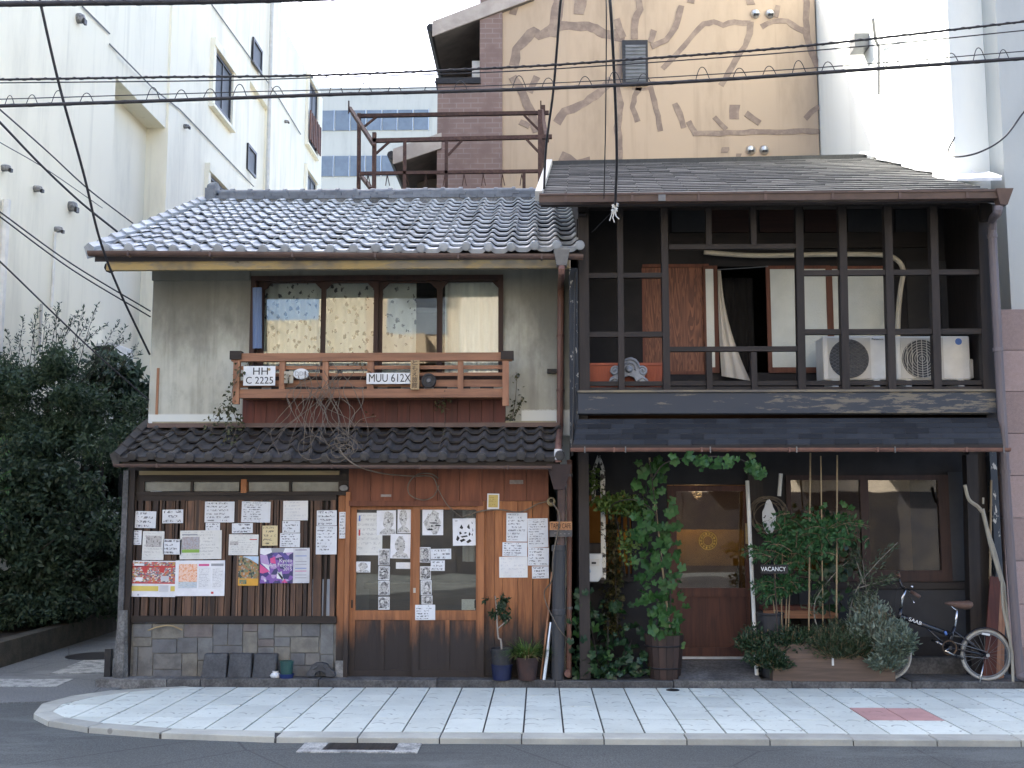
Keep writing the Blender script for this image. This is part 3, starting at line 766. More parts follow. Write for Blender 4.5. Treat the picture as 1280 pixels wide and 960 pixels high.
# ridge: two flat courses, a row of round caps, an end ornament
xr_ = XR0 + .12; seg = .235
fl1 = share(MB().box(0, seg - .006, -.15, .15, 0, .045), 'ridge_course_tile', m_tiler)
fl2 = share(MB().box(0, seg - .006, -.12, .12, 0, .045), 'ridge_course_tile', m_tiler)
capm = MB()
for i, xx in enumerate((0, seg - .05, seg - .05, seg)):
    rr = .075 if i < 2 else .09
    for k in range(9):
        t = math.pi * k / 8; capm.v.append(Vector((xx, -math.cos(t) * rr, math.sin(t) * rr * .9)))
for i in range(3):
    for k in range(8): capm.f.append((i*9+k, i*9+k+1, (i+1)*9+k+1, (i+1)*9+k))
capm.f.append(tuple(range(9))); capm.f.append(tuple(range(35, 26, -1)))
capm = share(capm, 'ridge_cap_tile', m_tiler)
i = 0
while xr_ < XR1 - .1:
    jz = rnd.uniform(-.006, .006)
    inst(fl1, 'ridge_course_tile', roofU, (xr_, RU[0], RU[1] - .03 + jz)); inst(fl2, 'ridge_course_tile', roofU, (xr_ + .08, RU[0], RU[1] + .02 + jz))
    inst(capm, 'ridge_cap_tile', roofU, (xr_ + .03, RU[0], RU[1] + .066 + jz)); xr_ += seg
og = MB().prism([(-.0, 0), (.0, 0)], 0, 0) if False else MB()
og.box(XR0 + .03, XR0 + .16, RU[0] - .17, RU[0] + .17, RU[1] - .06, RU[1] + .12)
og.lathe([(0, -.07), (.1, -.07), (.12, -.03), (.12, .05), (0, .06)], (XR0 + .1, RU[0], RU[1] + .12), 14, 'X')
og.build('ridge_end_tile', m_tiler, roofU)
# white crushed mortar line under the ridge
MB().box(XR0 + .2, XR1 - .05, RU[0] - .135, RU[0] - .05, RU[1] - .1, RU[1] - .025).build('ridge_mortar', m_conc, roofU)
# gutter, fascia, soffit
def gutter(parent, p0, p1, r, m, name='gutter'):
    mb = MB(); p0 = Vector(p0); p1 = Vector(p1); n_ = 8; vs = []
    for p in (p0, p1):
        for rr in (r, r * .86):
            for k in range(n_ + 1):
                t = math.pi * k / n_; vs.append(p + Vector((0, -math.cos(t) * rr, -math.sin(t) * rr)))
    q = n_ + 1; fs = []
    for k in range(n_):
        fs.append((k, k+1, 2*q+k+1, 2*q+k)); fs.append((q+k, 3*q+k, 3*q+k+1, q+k+1)); fs.append((k, q+k, q+k+1, k+1)); fs.append((2*q+k, 2*q+k+1, 3*q+k+1, 3*q+k))
    fs.append((0, 2*q, 3*q, q)); fs.append((n_, q+n_, 3*q+n_, 2*q+n_))
    mb.add(vs, fs); g_ = mb.build(name, m, parent)
    L = (p1 - p0).length; k = int(L / .75)
    hm = share(MB().box(-.008, .008, -r * 1.06, r * 1.06, -r * 1.05, .004), 'gutter_bracket', m)
    for i in range(k): inst(hm, 'gutter_bracket', g_, p0.lerp(p1, (i + .5) / k))
    return g_
GU = gutter(lh, PY(111, 314.5, -.5), PY(729, 319, -.5), .047, m_brown)
m_fascU = N('flaking_fascia')
def fasc():
    g = m_fascU; v = g.coord(); a = g.noise(g.mapping(v, (.5, 1, 1.6)), 5, 6, .7); b = g.noise(v, 2, 3)
    c = g.mix(g.step(a, .42, .58), (.42, .31, .14), (.28, .24, .17)); c = g.mix(g.step(b, .48, .66), c, (.2, .17, .12)); c = g.mix(g.step(a, .66, .72), c, (.03, .025, .02))
    return g.bsdf(c, .8, 0, .2, g.bump(a, .4, .01))
m_fascU = fasc()
a_, b_, c_, d_ = prect(133, 323, 712, 336, -.36)
MB().box(a_, b_, -.36, -.30, c_, d_).build('fascia', m_fascU, lh)
m_soffU = wood('soffit_wood', (.10, .08, .055), (.06, .05, .04), 'Y')
MB().add([(a_ + .02, -.298, c_ + .01), (b_, -.298, c_ + .01), (b_, YU - .002, c_ + .19), (a_ + .02, YU - .002, c_ + .19), (a_ + .02, -.298, c_ + .05), (b_, -.298, c_ + .05), (b_, YU - .002, c_ + .23), (a_ + .02, YU - .002, c_ + .23)],
    [(0,3,2,1),(4,5,6,7),(0,1,5,4),(1,2,6,5),(2,3,7,6),(3,0,4,7)]).build('soffit', m_soffU, lh)
MB().tube([(a_ + .02, -.33, c_ + .03), (a_ + .02, -.06, c_ + .16)], .055, 8).build('purlin_end', m_dwood, lh)
# upper wall with its window opening
WX0, WX1, WZ0, WZ1 = prect(313, 345, 629, 478, YU)
ZU0 = PY(400, 545, YU).z; ZU1 = 4.42
w = MB()
w.box(XL0, WX0, YU, YU + .15, ZU0, ZU1); w.box(WX1, XL1, YU, YU + .15, ZU0, ZU1)
w.box(WX0, WX1, YU, YU + .15, WZ1, ZU1); w.box(WX0, WX1, YU, YU + .15, ZU0, WZ0)
w.build('upper_wall', m_wallu, lh)
# the same wall's ledge band under the eave and a hair crack cover strip
pb('lintel_band', lh, m_wallu, 190, 334, 312, 350, YU - .03, .028)
# body behind
sd_ = MB()
sd_.box(XL0, XL0 + .12, YU + .152, 6.8, ZL, 4.55); sd_.box(XL1 - .12, XL1, YU + .152, 6.8, ZL, 4.0); sd_.box(XL0 + .12, XL1 - .12, 6.6, 6.8, ZL, 4.3)
sd_.prism([(0, 0)], 0, 0) if False else None
sd_.build('side_wall', m_wallu, lh)
gbv = MB().add([(XL0 + .01, YU + .2, 4.551), (XL0 + .01, 6.7, 4.551), (XL0 + .01, RU[0], RU[1] - .12), (XL0 + .11, YU + .2, 4.551), (XL0 + .11, 6.7, 4.551), (XL0 + .11, RU[0], RU[1] - .12)], [(0,1,2),(5,4,3),(0,3,4,1),(1,4,5,2),(2,5,3,0)])
gbv.build('gable', m_wallu, lh)
# rooms
m_roomw = M('room_paper', (.16, .13, .10), (.12, .10, .08), 3, rough=.9, bump=0)
MB().box(XL0 + .13, XL1 - .13, 3.4, 3.45, ZL, 4.5).build('inner_wall', m_roomw, lh)
MB().box(XL0 + .13, XL1 - .13, .46, 3.39, 2.28, 2.4).build('upper_floor', m_dwood, lh)
MB().box(XL0 + .13, XL1 - .13, .52, 3.39, 4.3, 4.36).build('ceiling', m_roomw, lh)
MB().box(XL0 + .13, XL1 - .13, .1, 3.39, ZL, ZL + .02).build('shop_floor', m_dconc, lh)
# upper window: frame, four leaves, curtains
m_wframe = wood('window_timber', (.05, .026, .02), (.03, .018, .015), 'Z')
wn1 = MB()
e = .05
wn1.box(WX0, WX0 + e, YU - .03, YU + .12, WZ0, WZ1); wn1.box(WX1 - e, WX1, YU - .03, YU + .12, WZ0, WZ1); wn1.box(WX0 + e, WX1 - e, YU - .03, YU + .12, WZ1 - e, WZ1); wn1.box(WX0 + e, WX1 - e, YU - .03, YU + .12, WZ0, WZ0 + .04)
win1 = wn1.build('window', m_wframe, lh)
m_glassU = glass('upper_glass', refl=.075)
panes = [(330, 354, 401, 470), (407, 354, 467, 470), (478, 354, 546, 470), (553, 352, 623, 470)]
leafs = [(323, 349, 404, 441, .06), (403.5, 349, 473, 441, .03), (472, 349, 550, 441, .06), (549, 349, 628, 441, .03)]
for (x0, y0, x1, y1, dy), (lx0, ly0, lx1, ly1, ldy) in zip([p_ + (0,) for p_ in panes], leafs):
    A = prect(lx0, ly0, lx1, ly1, YU + ldy); B = prect(x0, y0, x1, y1, YU + ldy)
    z0 = WZ0 + .042; zt = WZ1 - e - .002
    f = MB(); th = .025
    f.box(A[0], B[0], YU + ldy - .012, YU + ldy + .012, z0, zt); f.box(B[1], A[1], YU + ldy - .012, YU + ldy + .012, z0, zt)
    f.box(B[0], B[1], YU + ldy - .012, YU + ldy + .012, B[3], zt); f.box(B[0], B[1], YU + ldy - .012, YU + ldy + .012, z0, z0 + .04)
    for sx, cx in ((1, B[0]), (-1, B[1])):               # little corner brackets
        f.add([(cx, YU + ldy - .01, B[3]), (cx + sx * .07, YU + ldy - .01, B[3]), (cx, YU + ldy - .01, B[3] - .07), (cx, YU + ldy + .01, B[3]), (cx + sx * .07, YU + ldy + .01, B[3]), (cx, YU + ldy + .01, B[3] - .07)], [(0,1,2),(5,4,3),(0,3,4,1),(1,4,5,2),(2,5,3,0)])
    f.build('sash', m_wframe, win1)
    MB().box(B[0], B[1], YU + ldy - .002, YU + ldy + .002, z0 + .04, B[3]).build('pane', m_glassU, win1)
def lace_mat(name, base, motif):
    g = N(name); v = g.coord()
    vo = g.n('TexVoronoi', {'Vector': g.mapping(v, (1, .2, .75)), 'Scale': 15.0, 'Randomness': 1.0})
    a = g.noise(v, 38, 3)
    d = g.math('ADD', vo.outputs[0], g.math('MULTIPLY', g.math('SUBTRACT', a, .5), .8))
    msk = g.math('MULTIPLY', g.step(d, .31, .25), g.step(g.noise(g.mapping(v, (1, .2, .3)), 3, 2), .36, .44))
    c = g.mix(g.math('MULTIPLY', msk, .95), base, motif)
    p = g.n('BsdfPrincipled', {'Base Color': c, 'Roughness': .9, 'Specular IOR Level': .1})
    tl = g.n('BsdfTranslucent', {0: c})
    g.t.links.new(g.n('MixShader', {0: .35, 1: p.outputs[0], 2: tl.outputs[0]}).outputs[0], g.out.inputs[0]); return g.m
m_lace = lace_mat('leaf_print_curtain', (.74, .77, .77), (.07, .08, .10))
m_white_cloth = M('white_cloth', (.70, .71, .70), (.6, .61, .6), 4, (5, 5, .4), rough=.9, orand=.05)
def drape(x0, x1, z0, z1, Y, m, parent, name, folds=7, amp=.03, lean=0):
    mb = MB(); n_ = folds * 6
    for j in range(5):
        t = j / 4
        for i in range(n_ + 1):
            u = i / n_
            mb.v.append(Vector((x0 + (x1 - x0) * u + lean * (1 - t), Y + amp * math.sin(u * folds * 6.283 + j * .25) * (.55 + .45 * (1 - t)) + amp * .4 * math.sin(u * folds * 2.9 + 1), z0 + (z1 - z0) * t)))
    for j in range(4):
        for i in range(n_):
            b_ = j * (n_ + 1) + i; mb.f.append((b_, b_ + 1, b_ + n_ + 2, b_ + n_ + 1))
    return mb.build(name, m, parent, smooth=True, fix=False)
for (x0, x1, m_) in [(328, 405, m_lace), (406, 520, m_lace), (556, 626, m_white_cloth)]:
    A = prect(x0, 352, x1, 474, YU + .2); drape(A[0], A[1], A[2], A[3], YU + .2, m_, win1, 'curtain', 6, .025)
bl = prect(313, 360, 327, 436, YU - .02)
m_bluecloth = M('blue_cloth', (.17, .24, .40), (.13, .19, .33), 5, (6, 6, .5), rough=.9)
tow = drape(bl[0] + .02, bl[1], bl[2], bl[3], YU - .05, m_bluecloth, None, 'blue_cloth', 2, .012, .02)
tag(tow, 'narrow blue cloth hanging at the side of the upper window', 'cloth')
# wooden railing balcony
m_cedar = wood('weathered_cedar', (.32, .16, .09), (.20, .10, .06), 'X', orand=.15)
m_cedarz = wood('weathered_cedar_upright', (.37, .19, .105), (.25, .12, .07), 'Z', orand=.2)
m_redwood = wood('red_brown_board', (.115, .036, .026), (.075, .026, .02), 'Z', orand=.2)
YR = -.02
bal = MB().box(*prect(300, 487, 634, 497, YR)[:2], YR, YU - .002, *prect(300, 487, 634, 497, YR)[2:]).build('balcony', m_cedar, lh)
pb('rail', bal, m_cedar, 289, 441, 640, 451, YR - .02, .09)
pb('rail', bal, m_cedar, 299, 457, 634, 461.5, YR + .03, .03); pb('rail', bal, m_cedar, 299, 466, 634, 470, YR + .03, .03); pb('rail', bal, m_cedar, 299, 475, 634, 484, YR + .032, .02)
pb('bottom_rail', bal, m_cedar, 297, 486, 632, 497, YR - .012, .011)
for x0, x1, yb in [(291, 299, 505), (349, 356, 487), (403, 410, 487), (459, 467, 487), (514, 520, 487), (572, 579, 487), (628, 636, 507)]:
    pb('post', bal, m_cedarz, x0, 451, x1, yb, YR - .005 if yb == 487 else YR - .03, .05)
for x0, x1 in ((287, 301), (626, 642)): pb('post_cap', bal, m_dwood, x0, 438.5, x1, 449, YR - .045, .1)
# wave-cut bracket board under the lowest rail: dark cut-outs
for i in range(11):
    xx = 310 + i * 29; pb('rail_cutout', bal, m_darkroom, xx, 483.2, xx + 17, 486.3, YR + .028, .003)
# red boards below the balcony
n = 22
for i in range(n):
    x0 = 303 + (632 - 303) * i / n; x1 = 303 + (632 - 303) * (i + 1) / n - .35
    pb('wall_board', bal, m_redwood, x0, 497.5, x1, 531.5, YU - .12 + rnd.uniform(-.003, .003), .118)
# number plates and things on the railing
m_plate = M('white_plate', (.68, .70, .70), (.6, .62, .62), 9, rough=.4, orand=.03, bump=0)
m_ink = M('black_lettering', (.015, .015, .018), rough=.5, bump=0, orand=0)
def sign(name, label, cat, m, x0, y0, x1, y1, Y, th=.012, bevel=.004):
    A = prect(x0, y0, x1, y1, Y); t = T(name, label, cat, ((A[0]+A[1])/2, Y + th, A[2]))
    MB().box(A[0], A[1], Y, Y + th, A[2], A[3]).build('plate', m, t, bevel=bevel); return t, A
YP = YR - .02
t_, A = sign('number_plate', 'white square number plate reading HH C 2225 fixed to the balcony railing', 'number plate', m_plate, 304, 457.5, 344, 482, YP - .014)
text('HH', .105, m_ink, t_, (A[0] + .175, YP - .0155, A[2] + .142), width=.15)
text('C 2225', .10, m_ink, t_, ((A[0]+A[1])/2 + .005, YP - .0155, A[2] + .05), width=.275)
p = PY(337, 462, YP); MB().lathe([(.014, 0), (.014, -.003), (0, -.004)], (p.x, YP - .0142, p.z), 12, 'Y').build('seal', m_fascU, t_)
t_, A = sign('number_plate', 'long white number plate reading MUU 612X on the balcony railing', 'number plate', m_plate, 458, 466, 516, 480, YP - .014)
text('MUU 612X', .115, m_ink, t_, ((A[0]+A[1])/2, YP - .0155, (A[2]+A[3])/2), width=.42)
m_paleboard = wood('pale_sign_board', (.42, .30, .16), (.34, .23, .12), 'Z', orand=.05)
t_, A = sign('name_board', 'narrow upright wooden board with brushed Japanese characters on the railing', 'sign', m_paleboard, 513, 450, 524, 487, YP - .035, .02)
for i, ch in enumerate('ともえ旅館'):
    text(ch, .058, m_ink, t_, ((A[0]+A[1])/2, YP - .0362, A[3] - .03 - i * .057), width=.055)
t_, A = sign('small_plate', 'small cream enamel plate next to the oval one on the railing', 'sign', M('cream_plate', (.5, .46, .36), (.36, .33, .26), 30, rough=.5), 355, 464, 366.5, 479, YP - .014)
text('2', .07, M('grey_ink', (.25, .23, .2), bump=0), t_, ((A[0]+A[1])/2, YP - .0155, (A[2]+A[3])/2))
p = PY(376.5, 467.5, YP)
ov = MB(); ov.lathe([(.0, -.014), (.062, -.014), (.07, -.009), (.07, 0), (0, 0)], (0, 0, 0), 26, 'Y'); ov.v = [Vector((v.x * 1.12, v.y, v.z * .78)) + Vector((p.x, YP, p.z)) for v in ov.v]
t_ = T('oval_plate', 'white oval country plate on the balcony railing', 'sign', (p.x, YP, p.z - .055)); ov.build('plate', m_plate, t_)
text('DDR', .06, M('faded_ink', (.42, .44, .46), bump=0), t_, (p.x, YP - .0155, p.z))
p = PY(536, 476, YP); t_ = T('round_medallion', 'dark round medallion hung on the railing beside the wooden name board', 'medallion', (p.x, YP, p.z - .07))
MB().lathe([(0, -.02), (.05, -.02), (.058, -.026), (.07, -.026), (.076, -.015), (.076, 0), (0, 0)], (p.x, YP - .001, p.z), 24, 'Y').build('disc', m_iron, t_)
MB().lathe([(0, -.03), (.018, -.03), (.026, -.02), (0, -.019)], (p.x, YP - .001, p.z), 12, 'Y').build('boss', m_greymetal, t_)
# wall plant bracket stain
pb('wall_bracket', lh, m_iron, 684, 461, 697, 466, YU - .06, .058)
pb('copper_rod', lh, m_cedarz, 195, 460, 198, 518, YU - .012, .01)
# ------------------------------------------------------------------ lower roof
XP0, XP1 = PY(146, 578, -.4).x, PY(703, 578, -.4).x
EL, RL = (-.42, 2.185), (YU - .02, 2.575)
dk = MB().add([(XP0 + .04, EL[0] + .05, EL[1] - .02), (XP1 - .02, EL[0] + .05, EL[1] - .02), (XP1 - .02, RL[0], RL[1] - .03), (XP0 + .04, RL[0], RL[1] - .03),
    (XP0 + .04, EL[0] + .05, EL[1] - .06), (XP1 - .02, EL[0] + .05, EL[1] - .06), (XP1 - .02, RL[0], RL[1] - .07), (XP0 + .04, RL[0], RL[1] - .07)], [(0,1,2,3),(7,6,5,4),(0,4,5,1),(1,5,6,2),(2,6,7,3),(3,7,4,0)])
roofL = dk.build('lower_roof', m_dwood, lh)
tile_roof(roofL, XP0, XP1, EL, (RL[0], RL[1] - .02), 23, 4, m_tile2, 4, 'lower', .012)
pb('roof_flashing', lh, m_brown, 184, 528.5, 700, 534, YU - .14, .138)
MB().box(XP0 + .1, XP1 - .05, YU - .1, YU - .02, RL[1] - .02, RL[1] + .03).build('mortar_line', M('yellow_mortar', (.32, .29, .19), (.24, .22, .15), 8), lh)
vL = Vector((0, RL[0] - EL[0], RL[1] - .02 - EL[1])); ex_ = vL.length / 4; d_ = vL.normalized(); an_ = math.atan2(d_.z, d_.y)
vm2 = vm.copy(); vm2.materials.clear(); vm2.materials.append(m_tile2)
for r_ in range(4): inst(vm2, 'verge_tile', roofL, Vector((XP0 - .01, EL[0], EL[1] + .015)) + d_ * ex_ * r_, (an_, 0, 0))
gutter(lh, PY(143, 580, -.47), PY(690, 582.5, -.47), .032, m_brown)
# ------------------------------------------------------------------ left house, street level
ZT = PY(400, 586, .0).z
def at(x0, y0, x1, y1, Y, th, name, m, parent, **k): return pb(name, parent, m, x0, y0, x1, y1, Y, th, **k)
m_door = damp_wood('door_cedar', (.25, .105, .045), (.16, .065, .03), (.022, .018, .017), .42, .86)
m_board = damp_wood('shop_board_cedar', (.33, .138, .054), (.20, .077, .034), (.022, .018, .017), .38, .82)
m_head = wood('header_cedar', (.21, .075, .04), (.135, .048, .028), 'Z', orand=.15)
m_frame = damp_wood('door_frame_cedar', (.31, .13, .055), (.22, .09, .04), (.025, .02, .018), .35, .75)
# corner posts
pst = at(149, 588, 155.5, 848, -.06, .14, 'corner_post', m_dconc, lh)
at(157, 588, 164, 846, -.04, .12, 'corner_post', m_dwoodz, lh)
ft = PY(148, 845, -.05); MB().lathe([(.075, 0), (.07, .12), (.058, .36), (.045, .66)], (ft.x + .02, -.05, ZL - .02), 7).build('post_footing', m_conc, lh)
# beam, pale batten, transom lights
at(160, 584, 436, 600, .0, .1, 'beam', m_dwood, lh)
m_yellow = wood('yellow_batten', (.36, .28, .15), (.27, .2, .11), 'X', orand=.05)
at(174, 588.5, 424, 593.5, -.035, .034, 'batten', m_yellow, lh)
m_frost = M('frosted_glass', (.20, .22, .21), (.14, .155, .15), 7, rough=.25, spec=.6, orand=.25, bump=.1)
tr = at(164, 600, 436, 602, -.005, .09, 'transom', m_dwood, lh)
for x0, x1 in ((180, 238), (241, 299), (311, 361), (364, 423)):
    at(x0, 602.5, x1, 614, .03, .008, 'pane', m_frost, tr)
for x0, x1 in ((164, 180), (238, 241), (361, 364), (423, 436)): at(x0, 602, x1, 615, .0, .06, 'mullion', m_dwoodz, tr)
at(301, 599, 308, 616, -.02, .08, 'mullion', m_frame, tr)
at(164, 614.5, 436, 619, -.01, .1, 'sill', m_dwood, tr)
# slatted wall
m_slat = wood('weathered_slat', (.13, .072, .045), (.055, .035, .027), 'Z', orand=.5)
m_slatd = wood('dark_slat', (.055, .036, .028), (.035, .026, .022), 'Z', orand=.35)
m_slatt = wood('tan_slat', (.15, .09, .058), (.07, .044, .032), 'Z', orand=.4)
m_backb = wood('lattice_backing', (.03, .026, .024), (.018, .016, .015), 'Z')
lat = at(164.2, 618, 421, 779, .05, .03, 'slatted_wall', m_backb, lh)
at(164.2, 619, 420.5, 626, .006, .043, 'slat_rail', m_dwood, lat); at(164.2, 770, 420.5, 779, -.003, .05, 'slat_rail', m_dwood, lat)
sl = [(164,168,0),(170,176,0),(180,186,1),(189,195,0),(200,203,0),(205,213,1),(217,220,0),(223,228,1),(232,240,1),(243,246,0),(249,254,1),(258,261,0),(264,270,0),(274,281,1),(284,289,1),(291,295,0),(299,303,1),
      (305,310,0),(313,319,1),(326,329,0),(334,339,1),(341,344,0),(348,354,1),(359,362,0),(364,370,1),(373,378,1),(380,384,0),(392,402,1),(405,408,0),(413,419,1)] + [(x, x + 2.2, 2) for x in (178,197.5,214.5,229.5,241.2,247,255.5,261.8,271,282,296,310.8,320.5,323,331,345,355.5,371,385.5,388)]
for i, (x0, x1, br) in enumerate(sl):
    a, b, c, d = prect(x0, 625, x1, 773, 0)
    lean = rnd.uniform(-.008, .008)
    y0 = rnd.uniform(.0, .012)
    MB().add([(a, y0, c), (b, y0, c), (b, .049, c), (a, .049, c), (a + lean, y0, d), (b + lean, y0, d), (b + lean, .049, d), (a + lean, .049, d)], [(0,3,2,1),(4,5,6,7),(0,1,5,4),(1,2,6,5),(2,3,7,6),(3,0,4,7)]).build('slat', [m_slatd, m_slat, m_slatt][br], lat)
# lower shutter patches behind the slats
m_rusty = M('rust_sheet', (.16, .07, .04), (.09, .045, .03), 7, rough=.8)
at(341, 733, 358, 770, .042, .006, 'backing_sheet', m_rusty, lat)
m_pale = M('pale_plastic', (.36, .42, .50), (.28, .33, .4), 5, (1, 1, .4), rough=.6)
for x0, x1 in ((388.5, 392), (402.5, 405), (408, 413)): at(x0, 724, x1, 774, .038, .01, 'plastic_strip', m_pale, lat)
# stone facing under the slats
m_stone = N('stone_facing')
def stone():
    g = m_stone; o = g.rand(); v = g.pos(); a = g.noise(v, 9, 5, .65); f = g.noise(v, 80, 2)
    ramp = g.n('ValToRGB', {0: o}); cr = ramp.color_ramp; cr.interpolation = 'CONSTANT'
    cols = [(0, (.165, .168, .165)), (.22, (.185, .18, .165)), (.4, (.145, .148, .15)), (.58, (.21, .20, .17)), (.72, (.17, .15, .14)), (.86, (.175, .18, .175))]
    cr.elements[0].position = 0; cr.elements[0].color = (*cols[0][1], 1); cr.elements[1].position = cols[1][0]; cr.elements[1].color = (*cols[1][1], 1)
    for p_, c_ in cols[2:]:
        e_ = cr.elements.new(p_); e_.color = (*c_, 1)
    c = g.mix(g.step(a, .35, .7), ramp.outputs[0], g.mix(.5, ramp.outputs[0], (.05, .05, .05)))
    return g.bsdf(c, .8, 0, .3, g.bump(a, .3, .008))
m_stone = stone()
m_mort = M('stone_joint', (.20, .20, .185), (.12, .12, .11), 9, rough=.9)
base = at(163, 780, 421, 850, .035, .06, 'stone_base', m_mort, lh)
def zb(zx0, zy0, zx1, zy1):
    x0, y0, x1, y1 = 120 + zx0/3.2, 560 + zy0/3.2, 120 + zx1/3.2, 560 + zy1/3.2
    A = prect(x0, y0, x1, y1, .01); g_ = .0035
    MB().box(A[0] + g_, A[1] - g_, rnd.uniform(.016, .024), .034, A[2] + g_, A[3] - g_).build('stone', m_stone, base, bevel=.003)
for s_ in [(145,702,222,758),(222,702,350,764),(350,702,466,758),(466,702,526,790),(526,702,586,790),(586,702,646,735),(646,702,712,764),(712,702,822,756),(822,702,896,756),(896,702,950,826),
    (145,758,222,795),(222,764,322,822),(322,758,405,822),(405,758,466,850),(466,790,586,822),(586,735,646,822),(646,764,712,796),(712,756,776,796),(776,756,890,820),(646,796,712,850),(712,796,776,850),
    (145,795,165,915),(165,795,226,915),(226,822,342,886),(226,886,342,915),(342,822,405,915),(405,850,466,915),(466,822,526,870),(526,822,586,870),(586,822,646,870),(466,870,586,915),(586,870,646,915),(646,850,712,915),(712,850,776,915),(776,820,836,870),(836,820,896,870),(776,870,896,915),(896,826,950,915)]: zb(*s_)
ar = MB(); ar.tube(curve([PY(185, 788, -.01), PY(198, 783.5, -.015), PY(213, 782, -.02), PY(228, 787.5, -.01)], 5), .008, 6); ar.build('curved_cane', m_yellow, label='thin curved cane lying along the top of the stone base', cat='cane')
# door post and paper strip zone
at(421.2, 619.5, 430.3, 848, .022, .09, 'door_post', m_frame, lh)
at(419, 826, 431, 849, -.02, .018, 'post_shoe', m_conc, lh)
# header boards over the door
n = 9
for i in range(n):
    x0 = 436 + (686 - 436) * i / n; x1 = 436 + (686 - 436) * (i + 1) / n - .5
    at(x0, 586, x1, 626, .0 + rnd.uniform(-.004, .004), .04, 'header_board', m_head, lh)
at(436, 626, 604, 632.5, -.03, .12, 'door_head', m_head, lh)
at(597, 626.5, 605, 849, -.025, .12, 'door_jamb', m_frame, lh); at(430.5, 615, 436, 849, -.022, .12, 'door_jamb', m_frame, lh)
for i, (x0, x1) in enumerate([(605, 618), (618.3, 628), (628.3, 647), (647.5, 665.5), (666.3, 686.5)]):
    at(x0, 626.5, x1, 849, .004 + rnd.uniform(-.004, .004), .05, 'wall_board', m_board, lh)
at(600, 844, 690, 849.5, -.012, .014, 'skirting', m_dwood, lh)
# two sliding doors
m_glassD = glass('shop_glass', (.85, .88, .87), refl=.09)
def sliding(x0, x1, gx0, gx1, Y, label):
    dr = at(x0, 632.5, x1, 847, Y + .012, .01, 'sliding_door', m_darkroom, lh) if False else None
    a, b, c, d = prect(x0, 633, x1, 847, Y)
    g0, g1, gz0, gz1 = prect(gx0, 637, gx1, 763, Y); zk0 = PY(500, 775, Y).z
    o = MB()
    o.box(a, g0, Y, Y + .035, c, d); o.box(g1, b, Y, Y + .035, c, d); o.box(g0, g1, Y, Y + .035, gz1, d); o.box(g0, g1, Y, Y + .035, zk0, gz0); o.box(g0, g1, Y, Y + .035, c, c + .07)
    dr = o.build('sliding_door', m_frame, lh)
    MB().box(g0, g1, Y + .016, Y + .020, gz0, gz1).build('pane', m_glassD, dr)
    zm = c + .07; xm = (g0 + g1) / 2
    MB().box(g0, xm - .02, Y + .012, Y + .024, zm, zk0).build('panel', m_door, dr); MB().box(xm + .02, g1, Y + .012, Y + .024, zm, zk0).build('panel', m_door, dr)
    MB().box(xm - .02, xm + .02, Y + .002, Y + .03, zm, zk0).build('muntin', m_frame, dr)
    hx = x0 + 3 if gx0 < 500 else x1 - 4
    pb('handle', dr, m_iron, hx, 750, hx + 2, 760, Y - .003, .003)
    return dr
sliding(436, 517, 445, 513, .035, ''); sliding(515.5, 597, 524.5, 595, -.005, '')
pb('lock', lh, m_alu, 516.5, 735, 519.5, 741, -.012, .007)
for x0, y0, x1, y1 in ((476, 618, 489, 621), (637, 600, 654, 605)):
    pb('name_strip', lh, M('worn_strip', (.35, .3, .27), (.24, .2, .18), 20), x0, y0, x1, y1, -.012, .008)
p = PY(430, 610, -.03); ovb = MB().lathe([(0, -.01), (.04, -.01), (.045, 0), (0, 0)], (0, 0, 0), 18, 'Y'); ovb.v = [Vector((v.x, v.y, v.z * .7)) + p for v in ovb.v]
ovb.build('oval_badge', m_greymetal, lh)
# shop interior shapes seen dimly through the glass
m_shelf = wood('shop_shelf', (.12, .08, .05), (.07, .05, .035), 'X')
tb = T('shop_counter', 'dim counter standing inside behind the sliding glass doors', 'counter', (-1.2, 1.2, ZL + .02))
MB().box(-1.9, -.1, 1.0, 1.5, .86, .92).build('top', m_shelf, tb); MB().box(-1.85, -.15, 1.05, 1.45, ZL + .02, .86).build('body', m_shelf, tb)
